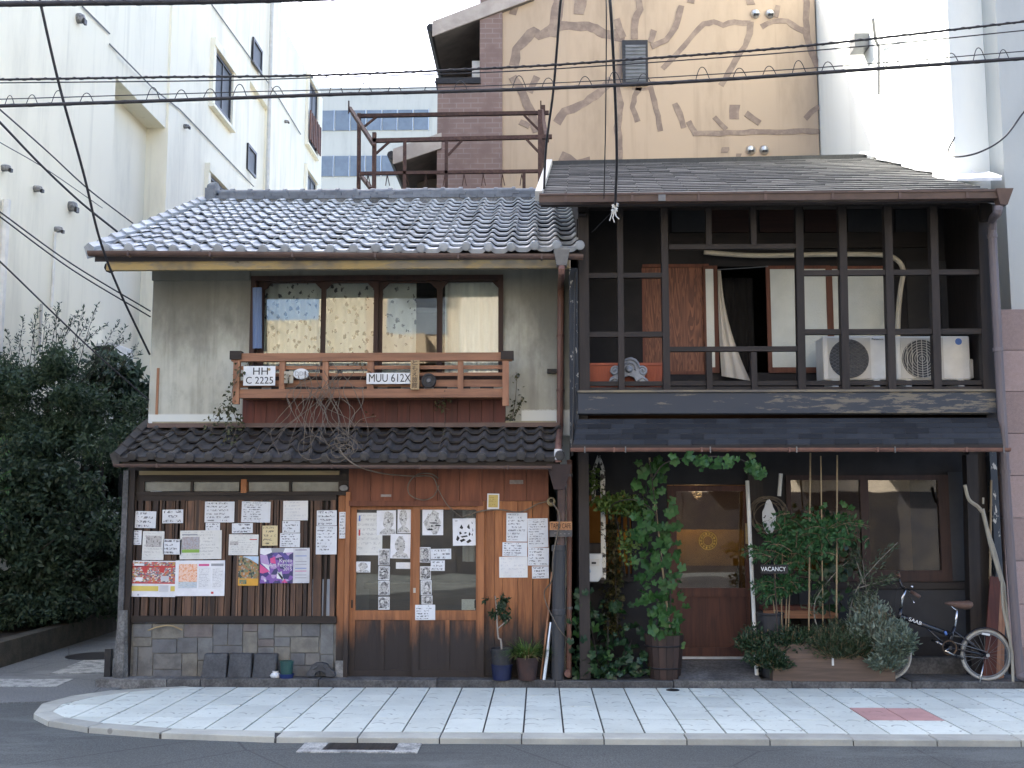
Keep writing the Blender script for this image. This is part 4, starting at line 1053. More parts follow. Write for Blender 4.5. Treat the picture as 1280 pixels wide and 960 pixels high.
# ------------------------------------------------------------------ papers
def paper_mat(name, base, rows=7, ink=(.05, .05, .06), amount=1.0, fill=.9, seed=0.0, fine=70, dens=.5):
    g = N(name); gen = g.sep(g.coord('Generated')); ob = g.coord('Object'); o = g.rand()
    os_ = g.sep(ob)
    r_ = g.math('MULTIPLY', gen[2], float(rows)); fr = g.math('FRACT', r_); fl_ = g.math('FLOOR', r_)
    band = g.math('MULTIPLY', g.step(fr, .18, .3), g.step(fr, .82, .7))
    rowid = g.math('ADD', g.math('MULTIPLY', fl_, 7.31), g.math('MULTIPLY', o, 91.7))
    wd_ = g.noise(g.n('CombineXYZ', {0: g.math('MULTIPLY', os_[0], 22.0), 1: rowid, 2: seed}).outputs[0], 1.0, 1)
    st_ = g.noise(g.n('CombineXYZ', {0: g.math('MULTIPLY', os_[0], fine), 1: rowid, 2: g.math('MULTIPLY', os_[2], fine)}).outputs[0], 1.0, 2, .7)
    ln = g.n('TexWhiteNoise', {'W': rowid}, noise_dimensions='1D').outputs[0]
    end = g.math('SUBTRACT', .94, g.math('MULTIPLY', ln, 1 - fill))
    mg = g.math('MULTIPLY', g.step(gen[0], .05, .07), g.math('LESS_THAN', gen[0], end))
    mg = g.math('MULTIPLY', mg, g.math('MULTIPLY', g.step(gen[2], .05, .08), g.step(gen[2], .97, .94)))
    k = g.math('MULTIPLY', g.math('MULTIPLY', band, g.step(wd_, .40, .44)), g.math('MULTIPLY', g.step(st_, dens - .03, dens + .04), mg))
    k = g.math('MULTIPLY', k, amount)
    a = g.noise(ob, 6, 3)
    c = g.mix(k, g.mix(g.step(a, .4, .7), base, tuple(x * .9 for x in base)), ink)
    return g.bsdf(c, .6, 0, .3)
WH = (.66, .68, .70)
PM = {'h4': paper_mat('note_4_lines', WH, 4, amount=.85, fill=.75), 'h6': paper_mat('note_6_lines', WH, 6, amount=.8, fill=.7), 'h3': paper_mat('note_3_lines', WH, 3, amount=.85),
      'h9': paper_mat('note_9_lines', WH, 9, amount=.75, fill=.6), 'h12': paper_mat('note_12_lines', WH, 12, amount=.7, fill=.5, fine=90), 'faint': paper_mat('faint_note', (.68, .68, .66), 6, (.45, .46, .5), .6, .7),
      'yel': paper_mat('yellow_note', (.62, .52, .30), 5, amount=.8, fill=.8), 'print': paper_mat('printed_text', (.70, .71, .71), 14, (.3, .3, .33), .7, .85, fine=140), 'pale': paper_mat('pale_print', (.66, .66, .62), 9, (.36, .36, .36), .6, .8),
      'card': paper_mat('gold_card', (.55, .42, .14), 7, (.25, .18, .05), .6, .9)}
def img_mat(name, cols, scale, rough=.45, stretch=(1, 1, 1), vor=False):
    g = N(name); o = g.rand()
    v = g.n('VectorMath', {0: g.coord(), 1: g.n('CombineXYZ', {0: g.math('MULTIPLY', o, 13.7), 2: g.math('MULTIPLY', o, 29.1)})}, operation='ADD').outputs[0]
    v = g.mapping(v, stretch)
    if vor: f = g.n('SeparateColor', {0: g.n('TexVoronoi', {'Vector': v, 'Scale': scale}).outputs['Color']}).outputs[0]
    else: f = g.noise(v, scale, 4, .7)
    rp = g.n('ValToRGB', {0: f}); cr = rp.color_ramp
    lo, hi = (0, 1) if vor else (.3, .7)
    if vor: cr.interpolation = 'CONSTANT'
    for i, c in enumerate(cols):
        ps = lo + (hi - lo) * i / (len(cols) - (0 if vor else 1))
        if i < 2: e_ = cr.elements[i]; e_.position = ps
        else: e_ = cr.elements.new(ps)
        e_.color = (*c, 1)
    return g.bsdf(rp.outputs[0], rough, 0, .4)
IM = {'photo': img_mat('grey_photo', [(.06,.06,.06), (.3,.29,.28), (.5,.48,.46), (.12,.11,.1)], 45), 'park': img_mat('street_photo', [(.12,.14,.2), (.42,.42,.45), (.3,.25,.24), (.55,.56,.6)], 40),
      'temple': img_mat('festival_picture', [(.10,.11,.16), (.45,.09,.07), (.62,.55,.5), (.42,.28,.08), (.25,.22,.24), (.55,.12,.1)], 60, stretch=(1,1,1.6), vor=True), 'maple': img_mat('maple_picture', [(.62,.15,.06), (.72,.36,.2), (.78,.6,.5), (.68,.22,.08)], 45),
      'autumn': img_mat('autumn_picture', [(.05,.07,.06), (.22,.2,.1), (.3,.16,.08), (.16,.2,.12), (.34,.32,.28), (.4,.2,.07)], 55, vor=True), 'sky': img_mat('blue_sky_picture', [(.25,.42,.62), (.5,.62,.72)], 8), 'sea': img_mat('water_picture', [(.2,.3,.45), (.55,.6,.62), (.2,.24,.22)], 22, stretch=(1,1,4)),
      'art': img_mat('art_poster_ground', [(.05,.04,.16), (.10,.08,.28), (.07,.06,.2), (.2,.1,.34), (.42,.3,.5), (.05,.05,.13)], 22, vor=True), 'face': img_mat('ink_shading', [(.03,.03,.03), (.10,.10,.10), (.3,.3,.3), (.6,.6,.6)], 55),
      'pale': img_mat('pale_shading', [(.3,.3,.29), (.5,.5,.48), (.62,.62,.6), (.45,.45,.44)], 50), 'face2': img_mat('pencil_shading', [(.12,.12,.12), (.3,.3,.29), (.62,.62,.6), (.2,.2,.2)], 48)}
def flat(name, c): return M(name, c, tuple(x * .9 for x in c), 12, rough=.5, orand=.03, bump=0)
CLR = {k: flat('print_' + k, c) for k, c in dict(green=(.25,.42,.08), yellow=(.62,.50,.12), red=(.5,.06,.06), pink=(.62,.10,.26), white=(.72,.73,.75), lilac=(.42,.3,.52), grey=(.3,.31,.33), orange=(.62,.33,.05), blue=(.10,.2,.5), navy=(.04,.03,.12), lightgrey=(.55,.56,.58), skin=(.45,.44,.42), black=(.02,.02,.022)).items()}
GN = 'notices pinned to the slatted wall'
def sheet(name, label, cat, m, x0, y0, x1, y1, Y, group, rot=None, th=.0015):
    A = prect(x0, y0, x1, y1, Y); cx, cz = (A[0]+A[1])/2, (A[2]+A[3])/2
    t = T(name, label, cat, (cx, Y, cz), group)
    MB().box(A[0], A[1], Y - th, Y, A[2], A[3]).build('sheet', m, t)
    t.rotation_euler = (0, R(rot if rot is not None else rnd.uniform(-1.2, 1.2)), 0)
    t['_'] = 0; del t['_']
    return t, A
def on(t, A, u0, v0, u1, v1, m, name='printed_picture', d=.001, lift=.0016):
    """flat print on a sheet; u, v run 0..1 from its left and top edge"""
    X0 = A[0] + (A[1]-A[0])*u0; X1 = A[0] + (A[1]-A[0])*u1; Z1 = A[3] - (A[3]-A[2])*v0; Z0 = A[3] - (A[3]-A[2])*v1
    Y = wloc(t).y - lift
    return MB().box(X0, X1, Y - d, Y, Z0, Z1).build(name, m, t)
def poly_on(t, A, pts, m, name='printed_shape', d=.0008, lift=.0028):
    Y = wloc(t).y - lift
    return MB().prism([(A[0] + (A[1]-A[0])*u, A[3] - (A[3]-A[2])*v) for u, v in pts], Y - d, Y).build(name, m, t)
YN = -.004
notes = [
 ('handwritten note with four rows, leftmost on the slatted wall under the transom', 'h4', 169, 639, 195, 660),
 ('small white note with widely spaced writing on the slatted wall', 'h3', 203, 637, 229, 654),
 ('wide handwritten notice above a tiny slip on the slatted wall', 'h6', 256, 627, 293, 653),
 ('notice with columns of brushed writing under the brown transom post', 'h9', 302, 627, 338, 653),
 ('nearly blank cream notice topmost of three on the slatted wall', 'faint', 354, 626, 385, 650.5),
 ('tiny slip with one word hanging below the wide handwritten notice', 'h3', 257, 653.5, 275, 663),
 ('small oblong note above the pinkish leaflet on the slatted wall', 'h3', 290, 654, 316, 666.5),
 ('yellowed portrait format note on the slatted wall', 'yel', 328, 657, 347, 682),
 ('small white note, the middle one of three below the cream notice', 'h4', 353, 651, 375, 666),
 ('small handwritten note just above the purple festival poster', 'h6', 350, 666.5, 375, 684),
 ('white note pinned above the long handwritten sheet by the door post', 'h4', 396, 638, 421, 657),
 ('long handwritten sheet by the door post on the slatted wall', 'h9', 395, 657.5, 421, 693),
 ('narrow upright strip of writing pinned to the door post', 'h9', 424, 640, 433, 673),
 ('smallest portrait note at the far edge of the slatted wall', 'h6', 165, 663, 177, 681),
 ('white note between the grey photo flyer and the green photo flyer', 'h4', 204, 674, 227, 693)]
for lb_, k, x0, y0, x1, y1 in notes: sheet('paper_notice', lb_, 'notice', PM[k], x0, y0, x1, y1, YN, GN)
t_, A = sheet('photo_flyer', 'white flyer with a grey photo printed at its top', 'flyer', PM['pale'], 178, 664, 205, 700, YN, GN)
on(t_, A, .16, .16, .88, .55, IM['photo'])
t_, A = sheet('photo_flyer', 'wide white flyer with a street photo and a green band', 'flyer', PM['pale'], 225, 663, 277, 699, YN, GN)
on(t_, A, .05, .22, .47, .66, IM['park']); on(t_, A, .05, .66, .47, .77, CLR['green'], 'printed_band'); on(t_, A, .05, .12, .42, .17, CLR['grey'], 'printed_line')
t_, A = sheet('pink_leaflet', 'pinkish leaflet with small dark photo above the autumn poster', 'flyer', PM['pale'], 286, 668, 323, 694, YN, GN)
on(t_, A, .04, .34, .32, .52, IM['photo']); on(t_, A, .7, .22, .95, .26, CLR['red'], 'printed_line')
t_, A = sheet('festival_poster', 'poster with a red and gold temple picture over yellow bands', 'poster', CLR['white'], 157, 701, 220, 746, YN - .002, GN, .4)
on(t_, A, .02, .03, .99, .62, IM['temple'])
for u0, v0, u1, v1, c in [(.16,.08,.36,.16,'white'),(.2,.46,.34,.56,'white'),(.7,.42,.86,.56,'lightgrey'),(.05,.14,.99,.18,'red'),(.02,.70,.66,.84,'yellow'),(.9,.70,.99,.84,'yellow'),(.68,.68,.86,.86,'lightgrey'),(.02,.60,.99,.635,'red'),(.25,.92,.28,.97,'grey'),(.04,.94,.14,.955,'grey')]: on(t_, A, u0, v0, u1, v1, CLR[c], 'printed_band', lift=.0028)
for u0, w_, in ((.32, .12), (.66, .12)): poly_on(t_, A, [(u0, .16), (u0 + w_, .14), (u0 + w_*.8, .34), (u0 + w_ * .2, .32)], CLR['red'], lift=.0038)
t_, A = sheet('maple_poster', 'white poster with orange maple picture and columns of small text', 'poster', CLR['white'], 219, 700.5, 281, 745, YN - .0045, GN, -.3)
on(t_, A, .07, .10, .44, .60, IM['maple']); on(t_, A, .07, .60, .44, .78, IM['sea'])
on(t_, A, .47, .2, .72, .8, PM['print'], 'printed_text'); on(t_, A, .74, .2, .97, .8, PM['print'], 'printed_text')
on(t_, A, .47, .10, .68, .16, CLR['pink'], 'printed_line'); on(t_, A, .72, .09, .97, .16, CLR['grey'], 'printed_line'); on(t_, A, .73, .88, .78, .94, CLR['red'], 'printed_seal')
t_, A = sheet('autumn_poster', 'tall poster of an autumn hillside with an orange foot', 'poster', IM['autumn'], 298, 695, 323, 732, YN, GN, 0)
poly_on(t_, A, [(.2, .01), (.99, .01), (.99, .28), (.6, .12)], IM['sky'], 'printed_sky', lift=.0016); on(t_, A, 0, .76, 1, 1, CLR['orange'], 'printed_band'); on(t_, A, .06, .80, .42, .95, IM['autumn'], 'printed_picture', lift=.0028)
t_, A = sheet('art_festival_poster', 'purple, pink and white poster reading Kyoto Art Festival 2015', 'poster', IM['art'], 325, 685, 387, 729, YN - .002, GN, -.5)
on(t_, A, .67, 0, 1, 1, CLR['lightgrey'], 'printed_panel')
for pts, c in [([(0,0),(.22,0),(.24,.12),(.1,.2),(0,.16)], 'white'), ([(.22,0),(.5,0),(.46,.12),(.24,.13)], 'grey'), ([(.5,0),(.67,0),(.67,.12),(.46,.14)], 'white'), ([(0,.18),(.14,.2),(.2,.5),(.02,.42)], 'lilac'), ([(0,.45),(.2,.66),(.06,.72),(0,.7)], 'pink'),
    ([(.02,.42),(.18,.48),(.2,.66)], 'white'), ([(.36,.66),(.5,.9),(.34,.86)], 'white'), ([(.2,.3),(.3,.24),(.32,.45),(.22,.42)], 'pink'), ([(.44,.98),(.5,.88),(.56,.99)], 'pink'), ([(.26,.5),(.34,.56),(.28,.6)], 'lilac'), ([(.08,.84),(.14,.94),(.1,.96)], 'white'), ([(.36,.72),(.44,.66),(.48,.96)], 'lightgrey')]: poly_on(t_, A, pts, CLR[c])
for v, c in [(.05, 'navy'), (.22, 'blue'), (.38, 'grey'), (.46, 'grey'), (.57, 'blue'), (.65, 'pink'), (.76, 'grey'), (.84, 'grey')]: on(t_, A, .71, v, .94, v + .018, CLR[c], 'printed_line', lift=.0028)
Yt = wloc(t_).y - .0045
text('Kyoto', .052, CLR['white'], t_, (A[0] + (A[1]-A[0])*.52, Yt, A[3] - (A[3]-A[2])*.36), th=.0005)
text('Art Festival', .052, CLR['white'], t_, (A[0] + (A[1]-A[0])*.42, Yt, A[3] - (A[3]-A[2])*.48), th=.0005, width=.23)
text('2015', .045, CLR['white'], t_, (A[0] + (A[1]-A[0])*.56, Yt, A[3] - (A[3]-A[2])*.60), th=.0005)
# notices on the boards beside the door
GB = 'notices pinned to the boards beside the sliding doors'
t_, A = sheet('gold_card', 'small gold card in a white frame on the boards above the twig', 'card', CLR['white'], 609, 617, 624, 637, -.002, GB); on(t_, A, .1, .08, .9, .86, PM['card'], 'printed_card')
for lb_, k, x0, y0, x1, y1 in [('price list with big spaced rows, upper sheet on the cedar boards', 'h9', 633, 641, 659, 677), ('long menu with many short rows beside the corner pipe', 'h12', 659.5, 648, 685, 684), ('landscape notice in two columns above the calendar sheet', 'h6', 628, 678, 659, 695.5),
    ('square menu sheet below the long menu with many rows', 'h6', 660, 684.5, 686, 707), ('calendar sheet with faint grid on the cedar boards', 'faint', 624, 696, 659.5, 722), ('small lowest notice on the boards beside the calendar sheet', 'h4', 665, 708, 686, 723)]:
    sheet('paper_notice', lb_, 'notice', PM[k], x0, y0, x1, y1, -.002, GB)
# papers on the door glass
GD = 'papers stuck to the glass doors'
def portrait(label, x0, y0, x1, y1, Y, tone='face', kind=0):
    t, A = sheet('portrait_print', label, 'print', CLR['white'] if tone != 'dark' else IM['face'], x0, y0, x1, y1, Y, GD)
    import random as _r
    q = _r.Random(int(x0 * 7 + y0))
    def oval(cu, cv, ru, rv, m, nm, lift, n=16, jag=0): poly_on(t, A, [(min(.97, max(.03, cu + ru*math.cos(6.283*i/n) * (1 + q.uniform(-jag, jag)))), min(.97, max(.03, cv + rv*math.sin(6.283*i/n) * (1 + q.uniform(-jag, jag))))) for i in range(n)], m, nm, lift=lift)
    sh = IM['face2'] if tone == 'pencil' else IM['face']
    dx = q.uniform(-.12, .12); dv = q.uniform(-.06, .06); ks = q.uniform(.8, 1.15)
    if tone == 'face': on(t, A, .05, .05, .95, .95, IM['face2'], 'drawn_ground', lift=.0016)
    if kind == 0:
        oval(.5 + dx, .99, .45, .26, sh, 'drawn_shoulders', .0028, jag=.12); oval(.5 + dx, .42 + dv, .30 * ks, .36, sh, 'drawn_hair', .0034, jag=.16); oval(.5 + dx * .5, .55 + dv, .19 * ks, .24, CLR['skin'] if q.random() < .5 else IM['pale'], 'drawn_face', .0044, jag=.10)
        for i in range(q.randint(2, 5)): oval(.5 + dx * .5 + q.uniform(-.14, .14), .5 + dv + q.uniform(-.12, .2), q.uniform(.03, .09), q.uniform(.012, .03), CLR['black'] if q.random() < .6 else CLR['grey'], 'drawn_stroke', .0054, 8, .3)
    else:
        oval(.5 + dx, .5, .40, .42, sh, 'drawn_figure', .0028, jag=.3); oval(.46 + dx, .42, .16 * ks, .2, IM['pale'], 'drawn_face', .0038, jag=.2)
        for i in range(5): oval(q.uniform(.2, .8), q.uniform(.2, .9), q.uniform(.05, .2), q.uniform(.02, .05), CLR['black'], 'drawn_stroke', .0048, 9, .4)
    return t, A
YDL, YDR = .050, .0105
t_, A = sheet('menu_list', 'large pale menu list behind the door glass with red and blue marks', 'menu', PM['pale'], 445, 641, 478, 694, YDL, GD, 0)
on(t_, A, .1, .06, .16, .2, CLR['blue'], 'printed_mark'); on(t_, A, .1, .4, .16, .54, CLR['red'], 'printed_mark')
portrait('portrait print of a face in profile beside the pale menu list', 471, 638, 495, 669, YDL - .004, 'pencil'); portrait('portrait print of a curly head beside the door stile', 497, 636, 514, 666.5, YDL - .004, 'pencil'); portrait('portrait print of a bald bearded head below the curly one', 488, 667.5, 513, 698, YDL - .007, 'pencil')
for i, (y0, y1) in enumerate([(686, 706.5), (708, 725), (726, 744), (746, 762)]):
    portrait(['topmost', 'second', 'third', 'lowest'][i] + ' small portrait in the strip left of the meeting stile', 473, y0, 487, y1, YDL - .011, 'face', i % 2)
portrait('lone landscape slip with a cropped face low beside the door edge', 445, 702, 463, 715.5, YDL, 'pencil')
sheet('paper_slip', 'blank white slip beside the stile, under the bearded portrait', 'slip', PM['faint'], 495, 703, 514, 711, YDL, GD)
portrait('ink portrait of two faces high on the right hand door', 528, 636.5, 554, 669, YDR, 'pencil', 1)
t_, A = sheet('ink_drawing', 'bold black ink drawing of an animal on the right hand door', 'drawing', CLR['white'], 566, 648, 594.5, 682, YDR, GD, -1)
for pts in ([(.3,.35),(.38,.22),(.46,.34),(.42,.4)], [(.62,.32),(.72,.2),(.76,.4),(.68,.38)], [(.28,.5),(.34,.48),(.4,.56),(.3,.6)], [(.5,.52),(.58,.5),(.62,.54),(.52,.57)], [(.2,.62),(.3,.72),(.22,.84),(.14,.78)], [(.34,.66),(.62,.62),(.66,.67),(.4,.71)], [(.3,.8),(.48,.74),(.56,.8),(.36,.88)], [(.58,.86),(.74,.76),(.82,.84),(.66,.92)], [(.72,.5),(.79,.58),(.72,.66),(.69,.6)], [(.82,.12),(.88,.18),(.85,.22)], [(.86,.34),(.9,.46),(.87,.5)], [(.82,.6),(.88,.54),(.86,.66)], [(.1,.08),(.22,.08),(.2,.1),(.11,.1)]): poly_on(t_, A, pts, CLR['black'], 'ink_stroke', lift=.0016)
for i, (y0, y1, x0) in enumerate([(684, 703, 524.5), (708, 724.5, 525), (725.5, 743.5, 526), (744.5, 755.5, 527)]):
    portrait(['topmost', 'second', 'third', 'lowest'][i] + ' small portrait in the strip right of the meeting stile', x0, y0, x0 + 13.5, y1, YDR, 'face', i % 2)
sheet('paper_notice', 'oblong label beside the topmost portrait on the right hand door', 'notice', PM['h3'], 538.5, 686, 564, 699, YDR, GD); sheet('paper_notice', 'label with a cut corner below the oblong one on the glass', 'notice', PM['h3'], 538.5, 700.5, 556, 713.5, YDR, GD)
sheet('paper_notice', 'handwritten note taped to the lower door rail at the stile', 'notice', PM['h6'], 519, 756, 544, 775, -.0065, GD)
A = prect(578, 638, 594, 702, .25); tag(drape(A[0], A[1], A[2], A[3], .25, m_white_cloth, None, 'door_curtain', 2, .02), 'narrow white curtain behind the right hand door glass', 'curtain')
sheet('paper_sheet', 'white sheet standing inside at the foot of the door glass', 'paper', PM['faint'], 577, 749, 594, 762.5, YDR + .008, GD, 0)
# ------------------------------------------------------------------ downpipes between the houses
dp = T('rain_downpipe', 'copper downpipe with hopper and fat dark lower pipe between the houses', 'downpipe', (PY(697, 848, -.1).x, -.1, ZL))
p = PY(702, 322, -.48)
hp = prect(692, 314, 712, 333, -.5); MB().add([(hp[0], -.58, hp[3]), (hp[1], -.58, hp[3]), (hp[1], -.42, hp[3]), (hp[0], -.42, hp[3]), (hp[0] + .03, -.55, hp[2]), (hp[1] - .03, -.55, hp[2]), (hp[1] - .03, -.45, hp[2]), (hp[0] + .03, -.45, hp[2])], [(0,1,2,3),(7,6,5,4),(0,4,5,1),(1,5,6,2),(2,6,7,3),(3,7,4,0)]).build('hopper', m_greymetal, dp)
MB().tube(curve([PY(702, 330, -.5), PY(702, 342, -.48), PY(701, 356, .25), PY(701, 375, .29)], 5) + [PY(700, 530, .29)] + curve([PY(700, 535, .28), PY(698.5, 552, -.2), PY(698, 560, -.38), PY(698, 578, -.4)], 4), .034, 8).build('pipe', m_copper, dp)
for y_ in (420, 488): p = PY(700.5, y_, .29); MB().lathe([(.04, -.012), (.042, 0), (.04, .012)], p, 10).build('pipe_clamp', m_copper, dp)
p = PY(698, 568, -.4); MB().lathe([(.039, -.05), (.041, 0), (.039, .05)], p, 10).build('white_tape', m_plate, dp)
hp = prect(686, 581, 712, 612, -.3); MB().add([(hp[0] - .02, -.45, hp[3]), (hp[1] + .02, -.45, hp[3]), (hp[1] + .02, -.2, hp[3]), (hp[0] - .02, -.2, hp[3]), (hp[0] + .05, -.40, hp[2]), (hp[1] - .05, -.40, hp[2]), (hp[1] - .05, -.25, hp[2]), (hp[0] + .05, -.25, hp[2])], [(0,1,2,3),(7,6,5,4),(0,4,5,1),(1,5,6,2),(2,6,7,3),(3,7,4,0)]).build('lower_hopper', M('dark_brown_hopper', (.05, .032, .03), (.035, .025, .024), 6), dp)
MB().tube([PY(702, 610, -.3), PY(702, 640, -.16), PY(701, 690, -.12)], .04, 8).build('pipe', m_brown, dp)
m_dpipe = M('dark_pvc', (.04, .042, .046), (.055, .055, .058), 5, (1, 1, .3), rough=.5, orand=.05)
MB().tube([PY(699, 683, -.11), (PY(697, 840, -.11).x, -.11, ZL)], .062, 12).build('pipe', m_dpipe, dp); 
for y_ in (685, 765): MB().lathe([(.066, -.03), (.07, -.02), (.07, .02), (.066, .03)], PY(698.5, y_, -.11), 12).build('pipe_collar', m_dpipe, dp)
d2 = T('copper_downpipe', 'slim copper brown downpipe against the dark house corner', 'downpipe', (PY(712, 848, -.05).x, -.05, ZL))
MB().tube([PY(712, 575, -.05), (PY(711, 840, -.05).x, -.05, ZL + .01)], .027, 8).build('pipe', m_copper, d2)
for y_ in (594, 760): MB().lathe([(.034, -.012), (.034, .012)], PY(712, y_, -.05), 10).build('pipe_clamp', m_greymetal, d2)
cl = PY(709, 840, -.1); MB().tube([cl, cl + Vector((.0, -.07, -.01))], .03, 10).build('drain_elbow', m_copper, d2)
# ------------------------------------------------------------------ right house
rh = T('dark_timber_townhouse', 'dark timber townhouse with open upper gallery and grey board roof', 'house', (2.4, 2, 0))
YGL = -.15; YI = .8; YW = .45
m_blk = wood('charred_timber', (.030, .024, .022), (.017, .0145, .014), 'Z', orand=.2)
m_blkx = wood('charred_timber_rail', (.030, .024, .022), (.017, .0145, .014), 'X', orand=.2)
m_slate = N('grey_roof_board')
def slate():
    g = m_slate; v = g.pos(); o = g.rand(); s = g.sep(v)
    a = g.noise(g.mapping(v, (3, .6, .6)), 3, 6, .7); f = g.noise(g.mapping(v, (1, .2, .2)), 40, 3)
    c = g.mix(g.step(a, .35, .7), (.044, .045, .044), (.03, .031, .031)); c = g.mix(g.math('MULTIPLY', g.step(f, .5, .66), .5), c, (.058, .058, .056))
    k = g.math('ADD', .75, g.math('MULTIPLY', o, .5)); c = g.mix(1.0, c, g.n('CombineColor', {0: k, 1: k, 2: k}).outputs[0], 'MULTIPLY')
    return g.bsdf(c, .62, 0, .35, g.bump(f, .3, .004))
m_slate = slate()
# roof
E0, E1 = PY(676, 246, -.55), PY(1246, 240, -.55)
T0, T1 = PY(689, 206, 2.6), PY(1100, 197, 3.6)
XRW = XW - .01
n = 22; roofR = None
def rpt(t, u):                                            # t up the slope, u across
    Lp = E0.lerp(T0, t); Rp = Vector((E1.x, E1.y, E1.z)).lerp(Vector((E1.x + .02, T1.y, T1.z)), t); return Lp.lerp(Rp, u)
mb = MB(); q = [rpt(0, 0), rpt(0, 1), rpt(1, 1), rpt(1, 0)]
dn = Vector((0, .01, -.03)); d2_ = Vector((0, .02, -.1))
mb.add([p + dn for p in q] + [p + d2_ for p in q], [(0,1,2,3),(7,6,5,4),(0,4,5,1),(1,5,6,2),(2,6,7,3),(3,7,4,0)])
roofR = mb.build('roof', m_blkx, rh)
for i in range(n):
    t0, t1 = i / n, min(1, (i + 1.25) / n)
    segs = 9; off = (i % 2) * .5
    for k in range(segs + 1):
        u0, u1 = max(0, (k - off) / segs), min(1, (k + 1 - off) / segs)
        if u1 - u0 < .02: continue
        j = rnd.uniform(-.003, .004)
        q = [rpt(t0, u0 + .0008), rpt(t0, u1 - .0008), rpt(t1, u1 - .0008), rpt(t1, u0 + .0008)]
        up0, up1 = Vector((0, 0, .014 + j)), Vector((0, 0, .0))
        lo = Vector((0, 0, -.004))
        MB().add([q[0] + up0, q[1] + up0, q[2] + up1, q[3] + up1, q[0] + lo, q[1] + lo, q[2] + up1 - Vector((0,0,.01)), q[3] + up1 - Vector((0,0,.01))], [(0,1,2,3),(7,6,5,4),(0,4,5,1),(1,5,6,2),(2,6,7,3),(3,7,4,0)]).build('roof_board', m_slate, roofR)
# white verge at the left, ridge trim
m_verge = M('pale_verge_metal', (.50, .50, .47), (.40, .40, .38), 6, rough=.5)
MB().beam(E0 + Vector((-.02, -.02, .0)), T0 + Vector((-.02, 0, .02)), .07, .1).build('verge', m_verge, rh)
MB().beam(T0 + Vector((-.02, .02, .02)), rpt(1, 1) + Vector((0, .02, .02)), .08, .05).build('ridge_trim', m_slate, rh)
# rear slope
q = [rpt(1, 0), rpt(1, 1)]; MB().add([q[0], q[1], (q[1].x, 7.5, 4.6), (q[0].x, 7.5, 4.6), q[0] + d2_, q[1] + d2_, (q[1].x, 7.5, 4.5), (q[0].x, 7.5, 4.5)], [(0,1,2,3),(7,6,5,4),(0,4,5,1),(1,5,6,2),(2,6,7,3),(3,7,4,0)]) .build('rear_roof', m_slate, rh) if False else None
# box gutter
a, b, c, d = prect(674, 242, 1256, 252.5, -.62)
zl, zr = PY(674, 248, -.69).z, PY(1256, 242.5, -.69).z; hh = .036
mb = MB()
mb.add([(a, -.68, zl - hh), (b, -.68, zr - hh), (b, -.585, zr - hh), (a, -.585, zl - hh), (a, -.69, zl + hh), (b, -.69, zr + hh), (b, -.585, zr + hh), (a, -.585, zl + hh)], [(0,3,2,1),(4,5,6,7),(0,1,5,4),(1,2,6,5),(2,3,7,6),(3,0,4,7)])
gR = mb.build('gutter', m_brown, rh)
MB().beam((a, -.692, zl + hh), (b, -.692, zr + hh), .02, .02).build('gutter_lip', m_brown, gR)
for i in range(7):
    t = (i + .4) / 7; xx = a + (b - a) * t; zz = zl + (zr - zl) * t
    MB().box(xx - .012, xx + .012, -.697, -.69, zz - hh, zz + hh + .015).build('gutter_bracket', m_brown, gR)
pb('gutter_patch', gR, m_greymetal, 823, 243, 832, 251, -.70, .006)
# right hopper and downpipe
dq = T('grey_downpipe', 'mauve grey downpipe with box hopper at the far end of the dark house', 'downpipe', (PY(1262, 848, -.2).x, -.2, ZL))
hp = prect(1241, 239, 1262, 258, -.62); MB().add([(hp[0], -.72, hp[3]), (hp[1], -.72, hp[3]), (hp[1], -.56, hp[3]), (hp[0], -.56, hp[3]), (hp[0] + .04, -.69, hp[2]), (hp[1] - .05, -.69, hp[2]), (hp[1] - .05, -.6, hp[2]), (hp[0] + .04, -.6, hp[2])], [(0,1,2,3),(7,6,5,4),(0,4,5,1),(1,5,6,2),(2,6,7,3),(3,7,4,0)]).build('hopper', m_brown, dq)
m_mauve = M('mauve_pipe', (.15, .13, .135), (.12, .1, .105), 5, (1, 1, .2), rough=.5, orand=.05)
MB().tube(curve([PY(1248, 258, -.64), PY(1247, 266, -.62), PY(1241, 274, -.35), PY(1240, 288, -.26)], 5) + [PY(1247, 420, -.26), PY(1257, 600, -.26), PY(1265, 720, -.2), (PY(1274, 835, -.15).x, -.15, ZL + .05)], .042, 10).build('pipe', m_mauve, dq)
for y_, x_ in ((295, 1240.5), (437, 1247.5), (590, 1256.5)): MB().lathe([(.05, -.018), (.05, .018)], PY(x_, y_, -.26), 10).build('pipe_clamp', m_mauve, dq)
p = Vector((PY(1274, 838, -.15).x, -.15, ZL + .06)); MB().tube([p, p + Vector((.06, -.08, -.02)), p + Vector((.13, -.12, -.02))], .045, 10).build('pipe_elbow', m_mauve, dq)
